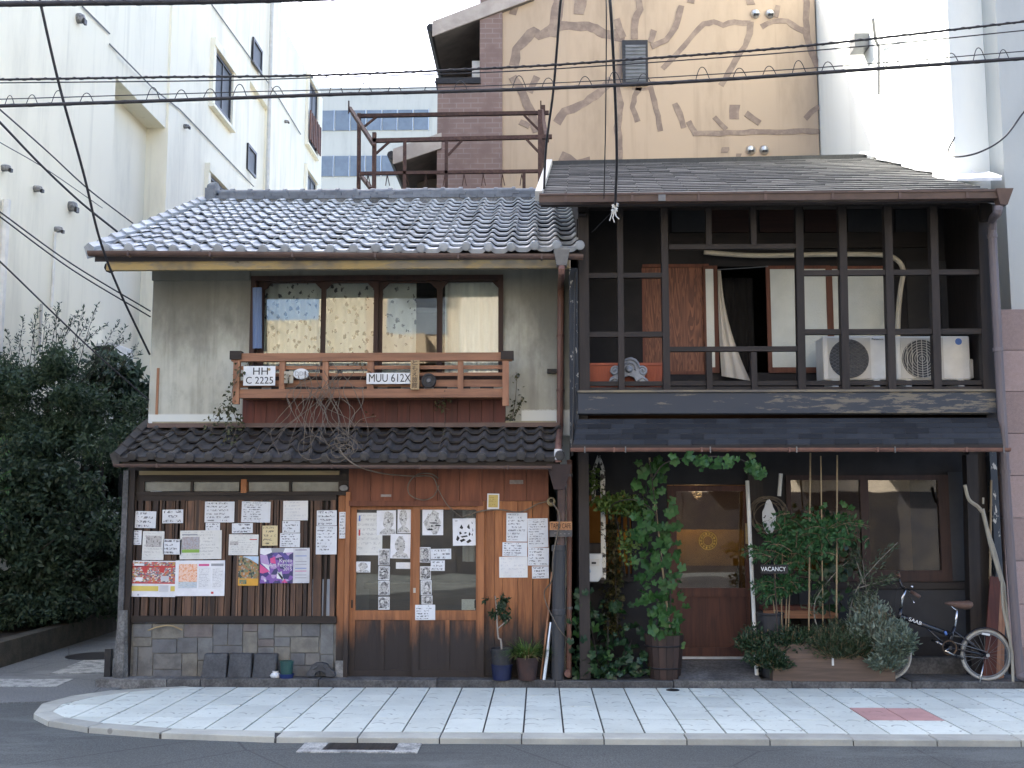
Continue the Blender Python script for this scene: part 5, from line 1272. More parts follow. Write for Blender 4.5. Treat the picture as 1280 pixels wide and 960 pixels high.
# body: side walls, back, floors
XD0, XD1 = PY(722, 400, YGL).x, PY(1243, 400, YGL).x
bd = MB()
bd.box(XD0, XD0 + .1, -.1, 6.5, ZL, 4.62); bd.box(XD1 - .1, XD1, -.1, .88, 2.5, 4.66); bd.box(XD1 - .1, XD1 + .1, .40, .88, ZL, 2.5); bd.box(XD1 - .1, XW - .02, .88, 6.5, ZL, 4.66)
bd.box(XD0, XD1, 6.3, 6.5, ZL, 5.0)
bd.build('side_wall', m_blk, rh)
gz = lambda y: E0.z - .12 + (T0.z - E0.z) / (T0.y - E0.y) * (y - E0.y)
MB().add([(XD1 - .09, -.45, 4.55), (XD1 - .09, .88, 4.55), (XD1 - .09, .88, gz(.88)), (XD1 - .09, -.45, gz(-.45)), (XD1 - .01, -.45, 4.55), (XD1 - .01, .88, 4.55), (XD1 - .01, .88, gz(.88)), (XD1 - .01, -.45, gz(-.45))], [(0,1,2,3),(7,6,5,4),(0,4,5,1),(1,5,6,2),(2,6,7,3),(3,7,4,0)]).build('gable', m_blk, rh)
MB().add([(XD0 + .01, -.3, 4.621), (XD0 + .01, 2.6, 4.621), (XD0 + .01, 2.6, 5.86), (XD0 + .09, -.3, 4.621), (XD0 + .09, 2.6, 4.621), (XD0 + .09, 2.6, 5.86)], [(0,1,2),(5,4,3),(0,3,4,1),(1,4,5,2),(2,5,3,0)]).build('gable', m_blk, rh)
m_flash = M('white_flashing', (.74, .75, .76), (.6, .61, .62), 6, rough=.6)
# upper floor slab (gallery floor) and weathered beam
m_wbeam = N('peeling_beam')
def wbeam():
    g = m_wbeam; v = g.pos(); s = g.sep(v)
    a = g.noise(g.mapping(v, (.18, 1, 1.3)), 16, 6, .75); b = g.noise(g.mapping(v, (.3, 1, 1)), 2.2, 3)
    bare = g.step(g.math('ADD', a, g.math('MULTIPLY', g.step(s[0], 1.0, 3.2), .10)), .60, .66)
    c = g.mix(bare, g.mix(b, (.035, .042, .052), (.055, .06, .07)), g.mix(a, (.19, .16, .11), (.14, .13, .11)))
    c = g.mix(g.step(a, .74, .78), c, (.32, .29, .24))
    return g.bsdf(c, .7, 0, .35, g.bump(bare, -.5, .006))
m_wbeam = wbeam()
beam = MB(); a, b, c, d = prect(722, 490, 1246, 517, YGL - .06)
beam.box(a, b, YGL - .06, YGL + .1, c, d); beam.build('floor_beam', m_wbeam, rh, bevel=.01)
a2, b2, c2, d2q = prect(722, 486, 1246, 491, YGL - .075); MB().box(a2, b2, YGL - .075, YGL + .12, d, d + .022).build('beam_cap', M('bare_weathered_plank', (.26, .22, .14), (.12, .11, .1), 12, (.15, 1, 1)), rh)
ZF = PY(900, 479, YGL).z
MB().box(XD0 + .1, XD1 - .1, YGL + .12, 6.2, d - .1, d).build('gallery_floor', m_blkx, rh)
# gallery posts and rails
zt_ = 4.62
def post(px, y0, y1, wpx=10, Y=YGL, th=.09, m=None): pb('gallery_post', rh, m or m_blk, px - wpx/2, y0, px + wpx/2, y1, Y, th)
post(730, 252, 492, 13, YGL - .02, .14)
for px_ in (776, 832): post(px_, 255, 488, 7.5 if px_ < 800 else 8.5)
for x0, x1 in ((999, 1003), (1053, 1058), (1110, 1116), (1167, 1173), (1229, 1237)):
    A = PY(x0, 256, YGL); B = PY(x1, 487, YGL); w_ = .075 if x0 < 1200 else .11
    o = MB(); o.beam((A.x, YGL + .045, A.z), (B.x, YGL + .045, B.z), w_, .09, (0, 1, 0)); o.build('gallery_post', m_blk, rh)
for px_ in (886, 942): post(px_, 256, 306, 7); post(px_ + 1, 440, 488, 7)
def rail(x0, x1, y0, h, Y=YGL + .01, th=.06): pb('gallery_rail', rh, m_blkx, x0, y0, x1, y0 + h, Y, th)
rail(735, 829, 341, 6); rail(735, 829, 414.5, 6.5)
rail(836, 998, 305, 6); rail(836, 1000, 433, 6)
rail(1003, 1232, 337, 6.5, YGL + .015); rail(1003, 1234, 411, 6.5, YGL + .015)
rail(735, 1238, 476, 5.5, YGL + .03, .05); rail(735, 1238, 483.5, 4, YGL + .04, .04)
pb('eave_beam', rh, m_blkx, 722, 250, 1244, 258, YGL - .02, .12)
# ceiling of the gallery (underside of the eave) with rafters
for i in range(14):
    xx = XD0 + .2 + i * (XD1 - XD0 - .4) / 13
    MB().beam((xx, -.30, 4.715), (xx, 1.0, 5.24), .05, .05).build('rafter', m_blkx, rh)
# inner wall with ranma band, doors, frosted panels
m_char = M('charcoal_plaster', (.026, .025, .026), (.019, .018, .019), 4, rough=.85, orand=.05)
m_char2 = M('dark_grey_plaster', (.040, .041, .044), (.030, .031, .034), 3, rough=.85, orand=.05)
m_redp = wood('red_ranma_board', (.040, .019, .016), (.026, .014, .012), 'X')
a, b, c, d = prect(742, 250, 1250, 480, YI)
zi0 = ZF - .12
iw = MB(); 
def ib(px0, px1, z0, z1, Y=YI): 
    return (PY(px0, 400, Y).x, PY(px1, 400, Y).x, Y, Y + .05, z0, z1)
zd0, zd1 = PY(900, 466, YI).z, PY(900, 333, YI).z           # door zone
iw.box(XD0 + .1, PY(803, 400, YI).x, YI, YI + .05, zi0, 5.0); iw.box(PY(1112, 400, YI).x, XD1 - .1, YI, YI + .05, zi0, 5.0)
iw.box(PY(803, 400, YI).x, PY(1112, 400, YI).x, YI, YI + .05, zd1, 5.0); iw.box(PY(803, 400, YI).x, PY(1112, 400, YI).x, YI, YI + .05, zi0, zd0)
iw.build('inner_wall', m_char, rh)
for x0, x1 in ((840, 885), (890, 944), (950, 998), (1006, 1052), (1060, 1108), (1120, 1166)):
    pb('ranma_panel', rh, m_redp if x0 % 4 else m_char2, x0, 262, x1, 290, YI - .03, .028)
for x0, x1 in ((836, 1170),): pb('ranma_rail', rh, m_blkx, x0, 291, x1, 310, YI - .045, .043)
for x0, x1 in ((1134, 1163), (1176, 1206)): pb('plaster_panel', rh, m_char2, x0, 326, x1, 412, YI - .02, .018)
m_rframe = wood('reddish_frame', (.18, .07, .042), (.12, .045, .03), 'Z')
m_grain = N('grained_panel')
def grain():
    g = m_grain; v = g.coord()
    ww = g.noise(g.mapping(v, (1.6, 1, .16)), 6, 3, .6, .8); w_ = g.math('FRACT', g.math('MULTIPLY', ww, 10.0))
    a_ = g.noise(g.mapping(v, (1, 1, .08)), 24, 4)
    c_ = g.mix(g.step(w_, .2, .85), (.12, .043, .026), (.24, .095, .05)); c_ = g.mix(.5, c_, g.mix(a_, (.5,.5,.5), (1.3,1.3,1.3)), 'MULTIPLY')
    return g.bsdf(c_, .5, 0, .35)
m_grain = grain()
shut = pb('wood_shutter', rh, m_grain, 806, 334, 884, 464, YI + .012, .02)
for x0, y0, x1, y1 in ((803, 330, 886, 334), (803, 464, 886, 468)): pb('shutter_frame', shut, m_rframe, x0, y0, x1, y1, YI - .005, .03)
for x0, x1 in ((803, 806), (883.5, 886.5)): pb('shutter_frame', shut, m_rframe, x0, 334.5, x1, 463.5, YI - .004, .03)
m_pattern = N('patterned_glass')
def pglass():
    g = m_pattern; v = g.coord(); vo = g.n('TexVoronoi', {'Vector': v, 'Scale': 55.0}).outputs[0]; a_ = g.noise(v, 2, 3)
    c_ = g.mix(g.step(a_, .35, .7), (.56, .61, .58), (.46, .51, .49))
    return g.bsdf(c_, .25, 0, .6, g.bump(vo, .35, .006))
m_pattern = pglass()
def sash(x0, x1, gx0, gx1, Y, gy0=336, gy1=459, m=m_pattern):
    A = prect(x0, 332, x1, 466, Y); B = prect(gx0, gy0, gx1, gy1, Y); o = MB()
    o.box(A[0], B[0], Y, Y + .03, A[2], A[3]); o.box(B[1], A[1], Y, Y + .03, A[2], A[3]); o.box(B[0], B[1], Y, Y + .03, B[3], A[3]); o.box(B[0], B[1], Y, Y + .03, A[2], B[2])
    s_ = o.build('sash', m_rframe, rh); MB().box(B[0], B[1], Y + .01, Y + .016, B[2], B[3]).build('pane', m, s_); return s_
sash(880, 898, 883, 893, YI - .03); sash(959, 1040, 964, 1034, YI - .02); sash(1036, 1112, 1042, 1107, YI + .015)
# gallery curtain blown out of the open sash
cu = MB(); rows_, cols_ = 12, 16
for j in range(rows_ + 1):
    t = j / rows_
    xl = 897 + 2 * t + 3 * t**3; xr = 901 + 10 * t + 27 * t**2.4
    y_ = 338 + 124 * t + 8 * t**4
    for i in range(cols_ + 1):
        u = i / cols_; p = PY(xl + (xr - xl) * u, y_ + u * 6 * t, YI - .08 - .10 * t * u + .018 * math.sin(u * 15 + t * 2))
        cu.v.append(p)
for j in range(rows_):
    for i in range(cols_): b_ = j * (cols_ + 1) + i; cu.f.append((b_, b_ + 1, b_ + cols_ + 2, b_ + cols_ + 1))
m_cream = M('cream_cloth', (.60, .57, .50), (.5, .47, .41), 3, (4, 4, .6), rough=.9, orand=.02)
co = cu.build('loose_curtain', m_cream, None, smooth=True, fix=False); tag(co, 'cream curtain blown out of the open gallery doorway', 'curtain')
# room behind
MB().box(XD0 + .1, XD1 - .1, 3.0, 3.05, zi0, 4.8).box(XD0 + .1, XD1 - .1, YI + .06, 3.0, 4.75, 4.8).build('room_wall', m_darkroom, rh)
A = prect(905, 345, 945, 462, YI + .5); drape(A[0], A[1], A[2], A[3], YI + .6, m_char2, rh, 'inner_curtain', 5, .03)
MB().tube([PY(897, 337, YI - .04), PY(940, 334.5, YI - .04), PY(960, 333, YI - .04)], .006, 5).build('curtain_wire', m_alu, rh)
# orange planter trough and the ridge ornament resting on the gallery floor
m_terra = M('orange_plastic', (.36, .095, .05), (.30, .08, .045), 4, rough=.55, orand=.02)
A = prect(735, 457, 829, 477, YGL + .2); zq = PY(780, 477.5, YGL + .2).z
tp = T('planter_trough', 'orange plastic planter trough on the gallery floor behind the roof ornament', 'planter', ((A[0]+A[1])/2, YGL + .3, ZF - .03))
zg = PY(780, 490, YGL - .06).z + .0
MB().add([(A[0] + .03, .07, zg), (A[1] - .03, .07, zg), (A[1] - .03, .27, zg), (A[0] + .03, .27, zg), (A[0], .04, A[3]), (A[1], .04, A[3]), (A[1], .3, A[3]), (A[0], .3, A[3])], [(0,3,2,1),(4,5,6,7),(0,1,5,4),(1,2,6,5),(2,3,7,6),(3,0,4,7)]).build('tub', m_terra, tp)
MB().box(A[0] - .01, A[1] + .01, .025, .32, A[3], A[3] + .025).build('rim', m_terra, tp)
for i in range(24):
    xx = A[0] + .05 + i * (A[1] - A[0] - .1) / 23; MB().beam((xx, .064, zg + .02), (xx, .04, A[3] - .02), .008, .01).build('rib', m_terra, tp)
YO_ = YGL - .0
m_oni = tile_mat('grey_ornament_tile', (.20, .22, .245), (.14, .155, .175), .45, .5)
cN = PY(785, 468, YGL + .12); s_ = 1 / 125.0
on_ = T('roof_ornament', 'grey scrolled ridge end tile standing on the gallery rail', 'roof ornament', (cN.x, YGL + .12, PY(785, 477, YGL + .12).z))
def ow(px_, py_): p = PY(px_, py_, YGL + .12); return (p.x, p.z)
outl = [(761,477),(763,472),(767,470),(762,464),(765,460),(771,458.5),(776,460),(777,454),(782,448),(789,446.5),(795,449),(799,454),(799.5,459),(804,458.5),(809,461),(809,466),(805,471),(809,474),(811,477.5),(795,477.5),(792,472),(786,470),(780,472),(777,477.5)]
MB().prism([ow(*p) for p in outl], YGL + .1, YGL + .16).build('body', m_oni, on_, bevel=.006)
def ring(pts, r): MB().tube([Vector((ow(*p)[0], YGL + .098, ow(*p)[1])) for p in pts], r, 6).build('scroll', m_oni, on_, smooth=True)
def spiral(cx, cy, r0, r1, a0, a1, n=18): return [(cx + (r0 + (r1 - r0)*i/n)*math.cos(a0 + (a1 - a0)*i/n), cy + (r0 + (r1 - r0)*i/n)*math.sin(a0 + (a1 - a0)*i/n)) for i in range(n + 1)]
ring(spiral(787.5, 460, 11, 11, math.pi, 2*math.pi), .014); ring(spiral(787, 461, 7, 7, math.pi * .9, 2.1*math.pi), .012); ring(spiral(768.5, 464, 6, 1, -math.pi * .2, -3.2*math.pi, 26), .011); ring(spiral(803, 464, 6, 1, -math.pi * .8, 2.2*math.pi, 26), .011); ring([(764,476),(768,473),(774,476)], .01); ring([(797,476),(803,472),(808,476)], .01)
p = ow(786, 462); MB().lathe([(0, -.03), (.03, -.025), (.038, 0), (0, 0)], (p[0], YGL + .1, p[1]), 14, 'Y').build('boss', m_oni, on_, smooth=True)
# two air conditioners
m_acw = M('air_con_white', (.66, .66, .62), (.58, .58, .54), 5, rough=.45, orand=.03, bump=0)
m_acg = M('air_con_grille_back', (.07, .075, .08), (.04, .04, .045), 30, rough=.6)
m_acbeige = M('air_con_beige', (.52, .51, .46), (.46, .45, .4), 4, rough=.5, orand=.02, bump=0)
def aircon(x0, x1, y0, y1, fx, fr, label, rings, badge):
    Y = .1; A = prect(x0, y0, x1, y1, Y); t = T('air_conditioner', label, 'air conditioner', ((A[0]+A[1])/2, Y + .15, zg), 'air conditioners standing in the gallery')
    MB().box(A[0], A[1], Y, Y + .3, A[2], A[3]).build('casing', m_acw, t, bevel=.015)
    p = PY(fx, (y0 + y1)/2 + 1, Y); rr = fr / 124.0
    B = prect(x0 + 6, y0 + 2, fx + fr + 3, y1 - 2, Y - .006); MB().box(B[0], B[1], Y - .006, Y + .004, B[2], B[3]).build('fan_panel', m_acbeige, t)
    MB().lathe([(0, 0), (rr, 0), (rr, .004), (0, .004)], (p.x, Y - .011, p.z), 30, 'Y').build('fan_opening', m_acg, t)
    g_ = MB()
    if rings:
        for k in range(-6, 7):
            for (sx, sz) in ((1, .6), (1, -.6)):
                d_ = Vector((sx, 0, sz)).normalized(); nn = Vector((-d_.z, 0, d_.x)); off = nn * (k * rr / 6.5); h_ = math.sqrt(max(0, rr*rr - off.length_squared)); c_ = Vector((p.x, Y - .016, p.z)) + off
                if h_ > .01: g_.tube([c_ - d_*h_, c_ + d_*h_], .003, 4)
    else:
        for k in range(1, 9): g_.torus((p.x, Y - .016, p.z), rr * k / 8.2, .0028, 26, 4)
        for k in range(-3, 4): h_ = math.sqrt(rr*rr - (k*rr/4)**2); g_.tube([(p.x + k*rr/4, Y - .018, p.z - h_), (p.x + k*rr/4, Y - .018, p.z + h_)], .004, 4)
    g_.build('fan_guard', m_acbeige if not rings else m_greymetal, t)
    MB().box(A[1], A[1] + .05, Y + .05, Y + .22, A[2] + .02, A[2] + .22).build('pipe_cover', m_acw, t, bevel=.015)
    for fx_ in (A[0] + .08, A[1] - .14): MB().box(fx_, fx_ + .06, Y - .02, Y + .3, zg - .002, A[2]).build('foot', m_acw, t)
    return t, A
t_, A = aircon(1029, 1108, 420, 475, 1061, 24.5, 'cream air conditioner with lattice fan guard behind the gallery posts', True, 0)
text('Panasonic', .03, m_ink, t_, (PY(1097, 424, .1).x, .098, PY(1097, 424, .1).z), th=.001)
t_, A = aircon(1120, 1213, 420, 475, 1152, 24.5, 'cream air conditioner with round wire fan guard and blue sticker', False, 1)
p = PY(1198, 427, .1); MB().lathe([(0, 0), (.034, 0), (.034, .002), (0, .002)], (p.x, .096, p.z), 16, 'Y').build('sticker', CLR['blue'], t_)
# cream refrigerant pipe
m_hose = M('cream_hose', (.52, .49, .40), (.44, .41, .33), 6, rough=.6)
hs = MB().tube(curve([PY(880, 315, YI - .12), PY(900, 317, YI - .12), PY(950, 319.5, YI - .12), PY(1030, 318, YI - .12), PY(1100, 318.5, YI - .12), PY(1120, 324, YI - .12), PY(1129, 338, YI - .12), PY(1126, 360, YI - .14), PY(1123, 390, YI - .2), PY(1122, 425, YI - .3)], 8), .028, 8)
hs.build('pipe_hose', m_hose, None, smooth=True, label='cream insulated hose bending round above the air conditioners', cat='hose')
# ------------------------------------------------------------------ awning over the shop
AE0, AE1 = PY(716, 557, -.7), PY(1254, 556, -.7); AT0, AT1 = PY(722, 522, YGL - .04), PY(1247, 520, YGL - .04)
AT0.z -= .02; AT1.z -= .02
mb = MB(); q = [AE0, AE1, AT1, AT0]; dd = Vector((0, 0, -.045)); mb.add([p for p in q] + [p + dd for p in q], [(0,1,2,3),(7,6,5,4),(0,4,5,1),(1,5,6,2),(2,6,7,3),(3,7,4,0)]); awn = mb.build('awning', m_blkx, rh)
m_shing = N('asphalt_shingle')
def shing():
    g = m_shing; o = g.rand(); v = g.pos(); f = g.noise(v, 120, 2, .7); k = g.math('ADD', .6, g.math('MULTIPLY', o, .8))
    c_ = g.mix(f, (.013, .0145, .017), (.038, .041, .045)); c_ = g.mix(1.0, c_, g.n('CombineColor', {0: k, 1: k, 2: k}).outputs[0], 'MULTIPLY'); return g.bsdf(c_, .8, 0, .3, g.bump(f, .4, .003))
m_shing = shing()
nr, nc = 5, 18
for r_ in range(nr):
    for k in range(nc + 1):
        u0 = max(0, (k - (r_ % 2) * .5) / nc); u1 = min(1, (k + 1 - (r_ % 2) * .5) / nc)
        if u1 <= u0: continue
        t0, t1 = r_ / nr, min(1, (r_ + 1.15) / nr); P_ = lambda t, u: AE0.lerp(AT0, t).lerp(AE1.lerp(AT1, t), u)
        up = Vector((0, 0, .012 + rnd.uniform(0, .004))); q = [P_(t0, u0 + .0006), P_(t0, u1 - .0006), P_(t1, u1 - .0006), P_(t1, u0 + .0006)]
        e3 = Vector((0, 0, .003))
        MB().add([q[0] + up, q[1] + up, q[2] + e3, q[3] + e3, q[0] + e3*.5, q[1] + e3*.5, q[2] + e3 * .5, q[3] + e3 * .5], [(0,1,2,3),(7,6,5,4),(0,4,5,1),(1,5,6,2),(2,6,7,3),(3,7,4,0)]).build('shingle', m_shing, awn)
gutter(rh, PY(713, 560, -.73), PY(1262, 560, -.73), .036, m_copper, 'awning_gutter')
for px_ in (731, 782, 888, 996, 1119, 1255): pb('gutter_strap', rh, m_greymetal, px_ - .7, 558, px_ + .7, 566, -.775, .004)
# ------------------------------------------------------------------ shop front under the awning
ZF2 = PY(900, 822, YW).z                                   # inside floor level
sw_ = MB()
def wbx(x0, y0, x1, y1, Y=YW, th=.08): 
    A = prect(x0, y0, x1, y1, Y); return (A[0], A[1], Y, Y + th, A[2], A[3])
zw1 = 2.62
def colm(x0, x1): return (PY(x0, 700, YW).x, PY(x1, 700, YW).x)
zdh = PY(890, 606, YW).z; zwh = PY(1080, 598, YW).z; zws = PY(1080, 722, YW).z
x_ = colm(722, 790); sw_.box(x_[0], x_[1], YW, YW + .08, ZL, 1.05)
sw_.box(x_[0], x_[1], YW, YW + .08, 1.85, zw1)
x_ = colm(790, 835); sw_.box(x_[0], x_[1], YW, YW + .08, ZL, zw1)
x_ = colm(835, 940); sw_.box(x_[0], x_[1], YW, YW + .08, zdh, zw1)
x_ = colm(940, 988); sw_.box(x_[0], x_[1], YW, YW + .08, ZL, zw1)
x_ = colm(988, 1186); sw_.box(x_[0], x_[1], YW, YW + .08, zwh, zw1); sw_.box(x_[0], x_[1], YW, YW + .08, ZL, zws)
x_ = colm(1186, 1240); sw_.box(x_[0], XD1 - .1, YW, YW + .08, ZL, zw1)
sw_.build('shop_wall', m_char, rh)
MB().box(XD0 + .1, XD1 - .1, -.08, YW + .3, 2.55, 2.6).build('shop_soffit', m_blkx, rh)
pb('wall_panel', rh, m_char2, 1188, 590, 1228, 726, YW - .02, .018); pb('wall_rail', rh, m_blkx, 985, 728, 1235, 736, YW - .03, .028); pb('wall_panel', rh, m_char2, 1000, 737, 1232, 796, YW - .015, .013)
pb('wall_foot', rh, m_dconc, 1090, 822, 1238, 848, YW - .12, .11)
# left bay lattice with a lit room behind
m_amber2 = M('amber_reflection', (.62, .40, .10), (.5, .3, .07), 5, rough=.8)  # yellow reflection put into the colour of the added panel
m_amber = M('amber_wall', (.30, .19, .08), (.22, .13, .05), 3, rough=.8)
lt = T('pointed_lattice', 'narrow white peeling pointed arch frame leaning in the dark bay', 'frame', (PY(748, 720, .2).x, .2, .8))
m_peel = M('peeling_white', (.52, .52, .48), (.06, .055, .05), 22, rough=.8, lo=.48, hi=.56)
for x0, x1, y0, y1 in ((739.5, 744.5, 590, 628), (751, 757, 588, 725)): pb('stile', lt, m_peel, x0, y0, x1, y1, .2, .03)
aL, aM, aR = PY(741, 592, .2), PY(748.5, 570, .2), PY(755, 590, .2)
MB().beam(aL, aM, .03, .045, (0, 1, 0)).beam(aM, aR, .03, .045, (0, 1, 0)).build('arch', m_peel, lt)
for x0 in (762, 770, 778, 786): pb('lattice_bar', rh, m_blk, x0 - 1.5, 640, x0 + 1.5, 728, YW - .05, .05)
pb('lattice_bar', rh, m_blkx, 757, 722, 792, 727, YW - .06, .05)
for x0, y0, x1, y1 in ((756, 600, 768, 610), (780, 600, 790, 614)): pb('lit_pane', rh, m_cream, x0, y0, x1, y1, YW + .02, .004)
# lamp in the shop
MB().box(XD0 + .12, XD1 - .12, 2.2, 2.25, ZF2, 2.5).build('shop_back_wall', m_amber, rh)
MB().box(XD0 + .12, XD1 - .12, YW + .1, 2.2, ZF2 - .06, ZF2 - .005).build('shop_floor', m_shelf, rh)
g = N('bulb_glow'); em = g.n('Emission', {0: (1, .55, .2, 1), 1: 8.0}); g.t.links.new(em.outputs[0], g.out.inputs[0]); m_bulb = g.m
p = PY(842, 620, .75)
bu = T('pendant_lamp', 'small glowing orange bulb hanging just inside the shop door', 'lamp', p)
MB().lathe([(0, -.035), (.022, -.02), (.024, 0), (.012, .025), (.008, .03)], p, 12).build('bulb', m_bulb, bu, smooth=True)
MB().tube([p + Vector((0, 0, .03)), (p.x, p.y, 2.5)], .004, 5).build('cord', m_iron, bu)
pl = bpy.data.lights.new('bulb_light', 'POINT'); pl.energy = 1.6; pl.color = (1, .62, .28); pl.shadow_soft_size = .05
po = bpy.data.objects.new('bulb_light', pl); COL.objects.link(po); po.parent = bu; po.location = (.25, -.02, .02)
# amber panel added behind the glass to stand for a yellow reflection, lit by the bulb
sc_ = T('reflection_panel', 'amber panel added inside the shop to stand for a reflection in its glass', 'screen', (PY(860, 700, .98).x, .98, ZF2))
A = prect(772, 662, 930, 707, .98); MB().box(A[0], A[1], .98, 1.0, A[2], A[3]).build('panel', m_amber2, sc_)
for xx in (A[0] + .05, A[1] - .08): MB().box(xx, xx + .03, 1.002, 1.03, ZF2 - .005, A[3]).build('leg', m_shelf, sc_)
# the door
m_ddoor = wood('dark_red_door', (.085, .034, .024), (.05, .022, .018), 'Z')
dA = prect(836, 607, 940, 821, YW - .01); gA = prect(846, 614, 931, 735, YW - .01)
o = MB(); Y = YW - .01
o.box(dA[0], gA[0], Y, Y + .05, ZF2, dA[3]); o.box(gA[1], dA[1], Y, Y + .05, ZF2, dA[3]); o.box(gA[0], gA[1], Y, Y + .05, gA[3], dA[3]); o.box(gA[0], gA[1], Y, Y + .05, gA[2] - .09, gA[2]); o.box(gA[0], gA[1], Y, Y + .05, ZF2, ZF2 + .1)
door = o.build('shop_door', m_ddoor, rh)
m_glassR = glass('dark_shop_glass', (.62, .62, .60), refl=.10)
MB().box(gA[0], gA[1], Y + .02, Y + .025, gA[2], gA[3]).build('pane', m_glassR, door)
MB().box(gA[0], gA[1], Y + .015, Y + .03, ZF2 + .1, gA[2] - .09).build('panel', m_ddoor, door)
pb('door_sill', door, m_alu, 853, 821, 939, 824, YW - .04, .04); pb('pull_handle', door, m_yellow, 932, 654, 936, 680, YW - .03, .02)
pc = PY(885, 676, YW); rg = MB().torus((pc.x, Y + .012, pc.z), .09, .004, 28, 4)
for k in range(14): t = 6.283 * k / 14; rg.box(pc.x + .07*math.cos(t) - .008, pc.x + .07*math.cos(t) + .008, Y + .010, Y + .014, pc.z + .07*math.sin(t) - .01, pc.z + .07*math.sin(t) + .01)
rg.torus((pc.x, Y + .012, pc.z), .05, .004, 22, 4).build('glass_emblem', M('gold_print', (.42, .28, .06), bump=0), door)
# step / ramp in front of the door
st = MB(); a = PZ(842, 850, ZL); A = prect(848, 824, 950, 850, -.1)
st.add([(A[0], -.15, ZL - .02), (A[1], -.15, ZL - .02), (A[1], YW - .045, ZL - .02), (A[0], YW - .045, ZL - .02), (A[0], -.15, ZL + .01), (A[1], -.15, ZL + .01), (A[1], YW - .045, ZF2 - .02), (A[0], YW - .045, ZF2 - .02)], [(0,3,2,1),(4,5,6,7),(0,1,5,4),(1,2,6,5),(2,3,7,6),(3,0,4,7)])
st.build('door_ramp', m_dconc, None, label='dark sloping ramp leading up to the shop door', cat='ramp')
# big window
m_dframe = wood('dark_red_frame', (.055, .03, .026), (.035, .021, .019), 'Z')
wA = prect(984, 594, 1188, 727, YW - .02); Y = YW - .02
o = MB(); P1 = prect(990, 600, 1077, 714, Y); P2 = prect(1087, 600, 1175, 713, Y)
o.box(wA[0], P1[0], Y, Y + .06, wA[2], wA[3]); o.box(P1[1], P2[0], Y, Y + .06, wA[2], wA[3]); o.box(P2[1], wA[1], Y, Y + .06, wA[2], wA[3])
for Q in (P1, P2): o.box(Q[0], Q[1], Y, Y + .06, Q[3], wA[3]); o.box(Q[0], Q[1], Y, Y + .06, wA[2], Q[2])
bw = o.build('shop_window', m_dframe, rh)
for Q in (P1, P2): MB().box(Q[0], Q[1], Y + .03, Y + .035, Q[2], Q[3]).build('pane', m_glassR, bw)
# main corner posts at street level
pb('street_post', rh, m_blk, 724, 566, 737, 849, YGL, .14); 
A = PY(1232, 566, YGL); B = PY(1246, 848, YGL); MB().beam((A.x, .25, A.z), (B.x - .05, .25, ZL), .11, .12, (0, 1, 0)).build('street_post', m_blk, rh)
pb('street_post', rh, m_blk, 938, 580, 956, 845, YW - .06, .06)
# painted grey blue corner board between the houses, flaking
m_flake = M('flaking_blue_black', (.035, .042, .052), (.42, .40, .35), 26, (1, 1, .4), rough=.7, lo=.60, hi=.64)
pb('corner_board', rh, m_flake, 712, 335, 723, 560, YGL - .03, .12)
A = PY(1243, 300, -.1); B = PY(1262, 700, -.1); MB().beam((A.x + .03, .34, A.z), (B.x + .06, .34, ZL), .07, .1, (0, 1, 0)).build('corner_board', m_flake, rh)
MB().tube([PY(719, 340, YGL - .06), PY(717, 500, YGL - .06), PY(715, 570, YGL - .06)], .012, 5).build('cable_drop', m_blackmetal, rh)
# white roofing sheet where the roof meets the sunlit wall
nrm = (E1 - E0).cross(T0 - E0).normalized()
if nrm.z < 0: nrm = -nrm
def rz_(x, y): return E0.z - (nrm.x * (x - E0.x) + nrm.y * (y - E0.y)) / nrm.z
fl_ = MB(); ys_ = [.42 + i * .22 for i in range(16)]; xw_ = XW - .006
for i, y in enumerate(ys_):
    w_ = .17 + .05 * math.sin(i * 1.3) + .03 * math.sin(i * 2.9)
    if y < .88: xe = XW + .30 - .04 * i; w_ += .30
    else: xe = xw_
    lift = .03 + .02 * math.sin(i * 2.1)
    up = .16 if y >= .88 else .02
    fl_.v += [Vector((xe, y, rz_(xe, y) + lift + up)), Vector((xe - .01, y, rz_(xe, y) + lift)), Vector((xe - w_ * .5, y, rz_(xe - w_ * .5, y) + lift + .012 * math.sin(i * 3.7))), Vector((xe - w_, y, rz_(xe - w_, y) + .02)), Vector((xe - w_, y, rz_(xe - w_, y) - .004)), Vector((xe, y, rz_(xe, y) - .004))]
for i in range(len(ys_) - 1):
    for k in range(6): fl_.f.append((i*6+k, i*6+(k+1) % 6, (i+1)*6+(k+1) % 6, (i+1)*6+k))
fl_.f += [tuple(range(6)), tuple(range(len(ys_)*6 - 1, len(ys_)*6 - 7, -1))]
fl_.build('roof_sheet', m_flash, None, label='crumpled white waterproof sheet where the board roof meets the sunlit wall', cat='roof sheet')
# ------------------------------------------------------------------ things at the foot of the tiled house
m_slab = M('dark_slab', (.085, .09, .095), (.05, .052, .056), 5, rough=.7, fine=.3, orand=.15)
for i, (x0, x1) in enumerate([(252, 283), (284.5, 314), (315.5, 345.5)]):
    A = prect(x0, 818, x1, 848, -.1)
    z0, z1 = ZL, A[3] + .0; yb = .0
    mb = MB(); lean = .06; th = .09
    mb.add([(A[0], -.12, z0), (A[1], -.12, z0), (A[1], -.12 + th, z0), (A[0], -.12 + th, z0), (A[0] + .008, -.12 + lean, z1), (A[1] - .008, -.12 + lean, z1), (A[1] - .008, -.12 + lean + th, z1), (A[0] + .008, -.12 + lean + th, z1)], [(0,3,2,1),(4,5,6,7),(0,1,5,4),(1,2,6,5),(2,3,7,6),(3,0,4,7)])
    mb.build('stone_slab', m_slab, None, bevel=.012, label='dark square slab leaning on the stone base, one of three in a row', cat='slab', group='dark slabs leaning on the stone base')
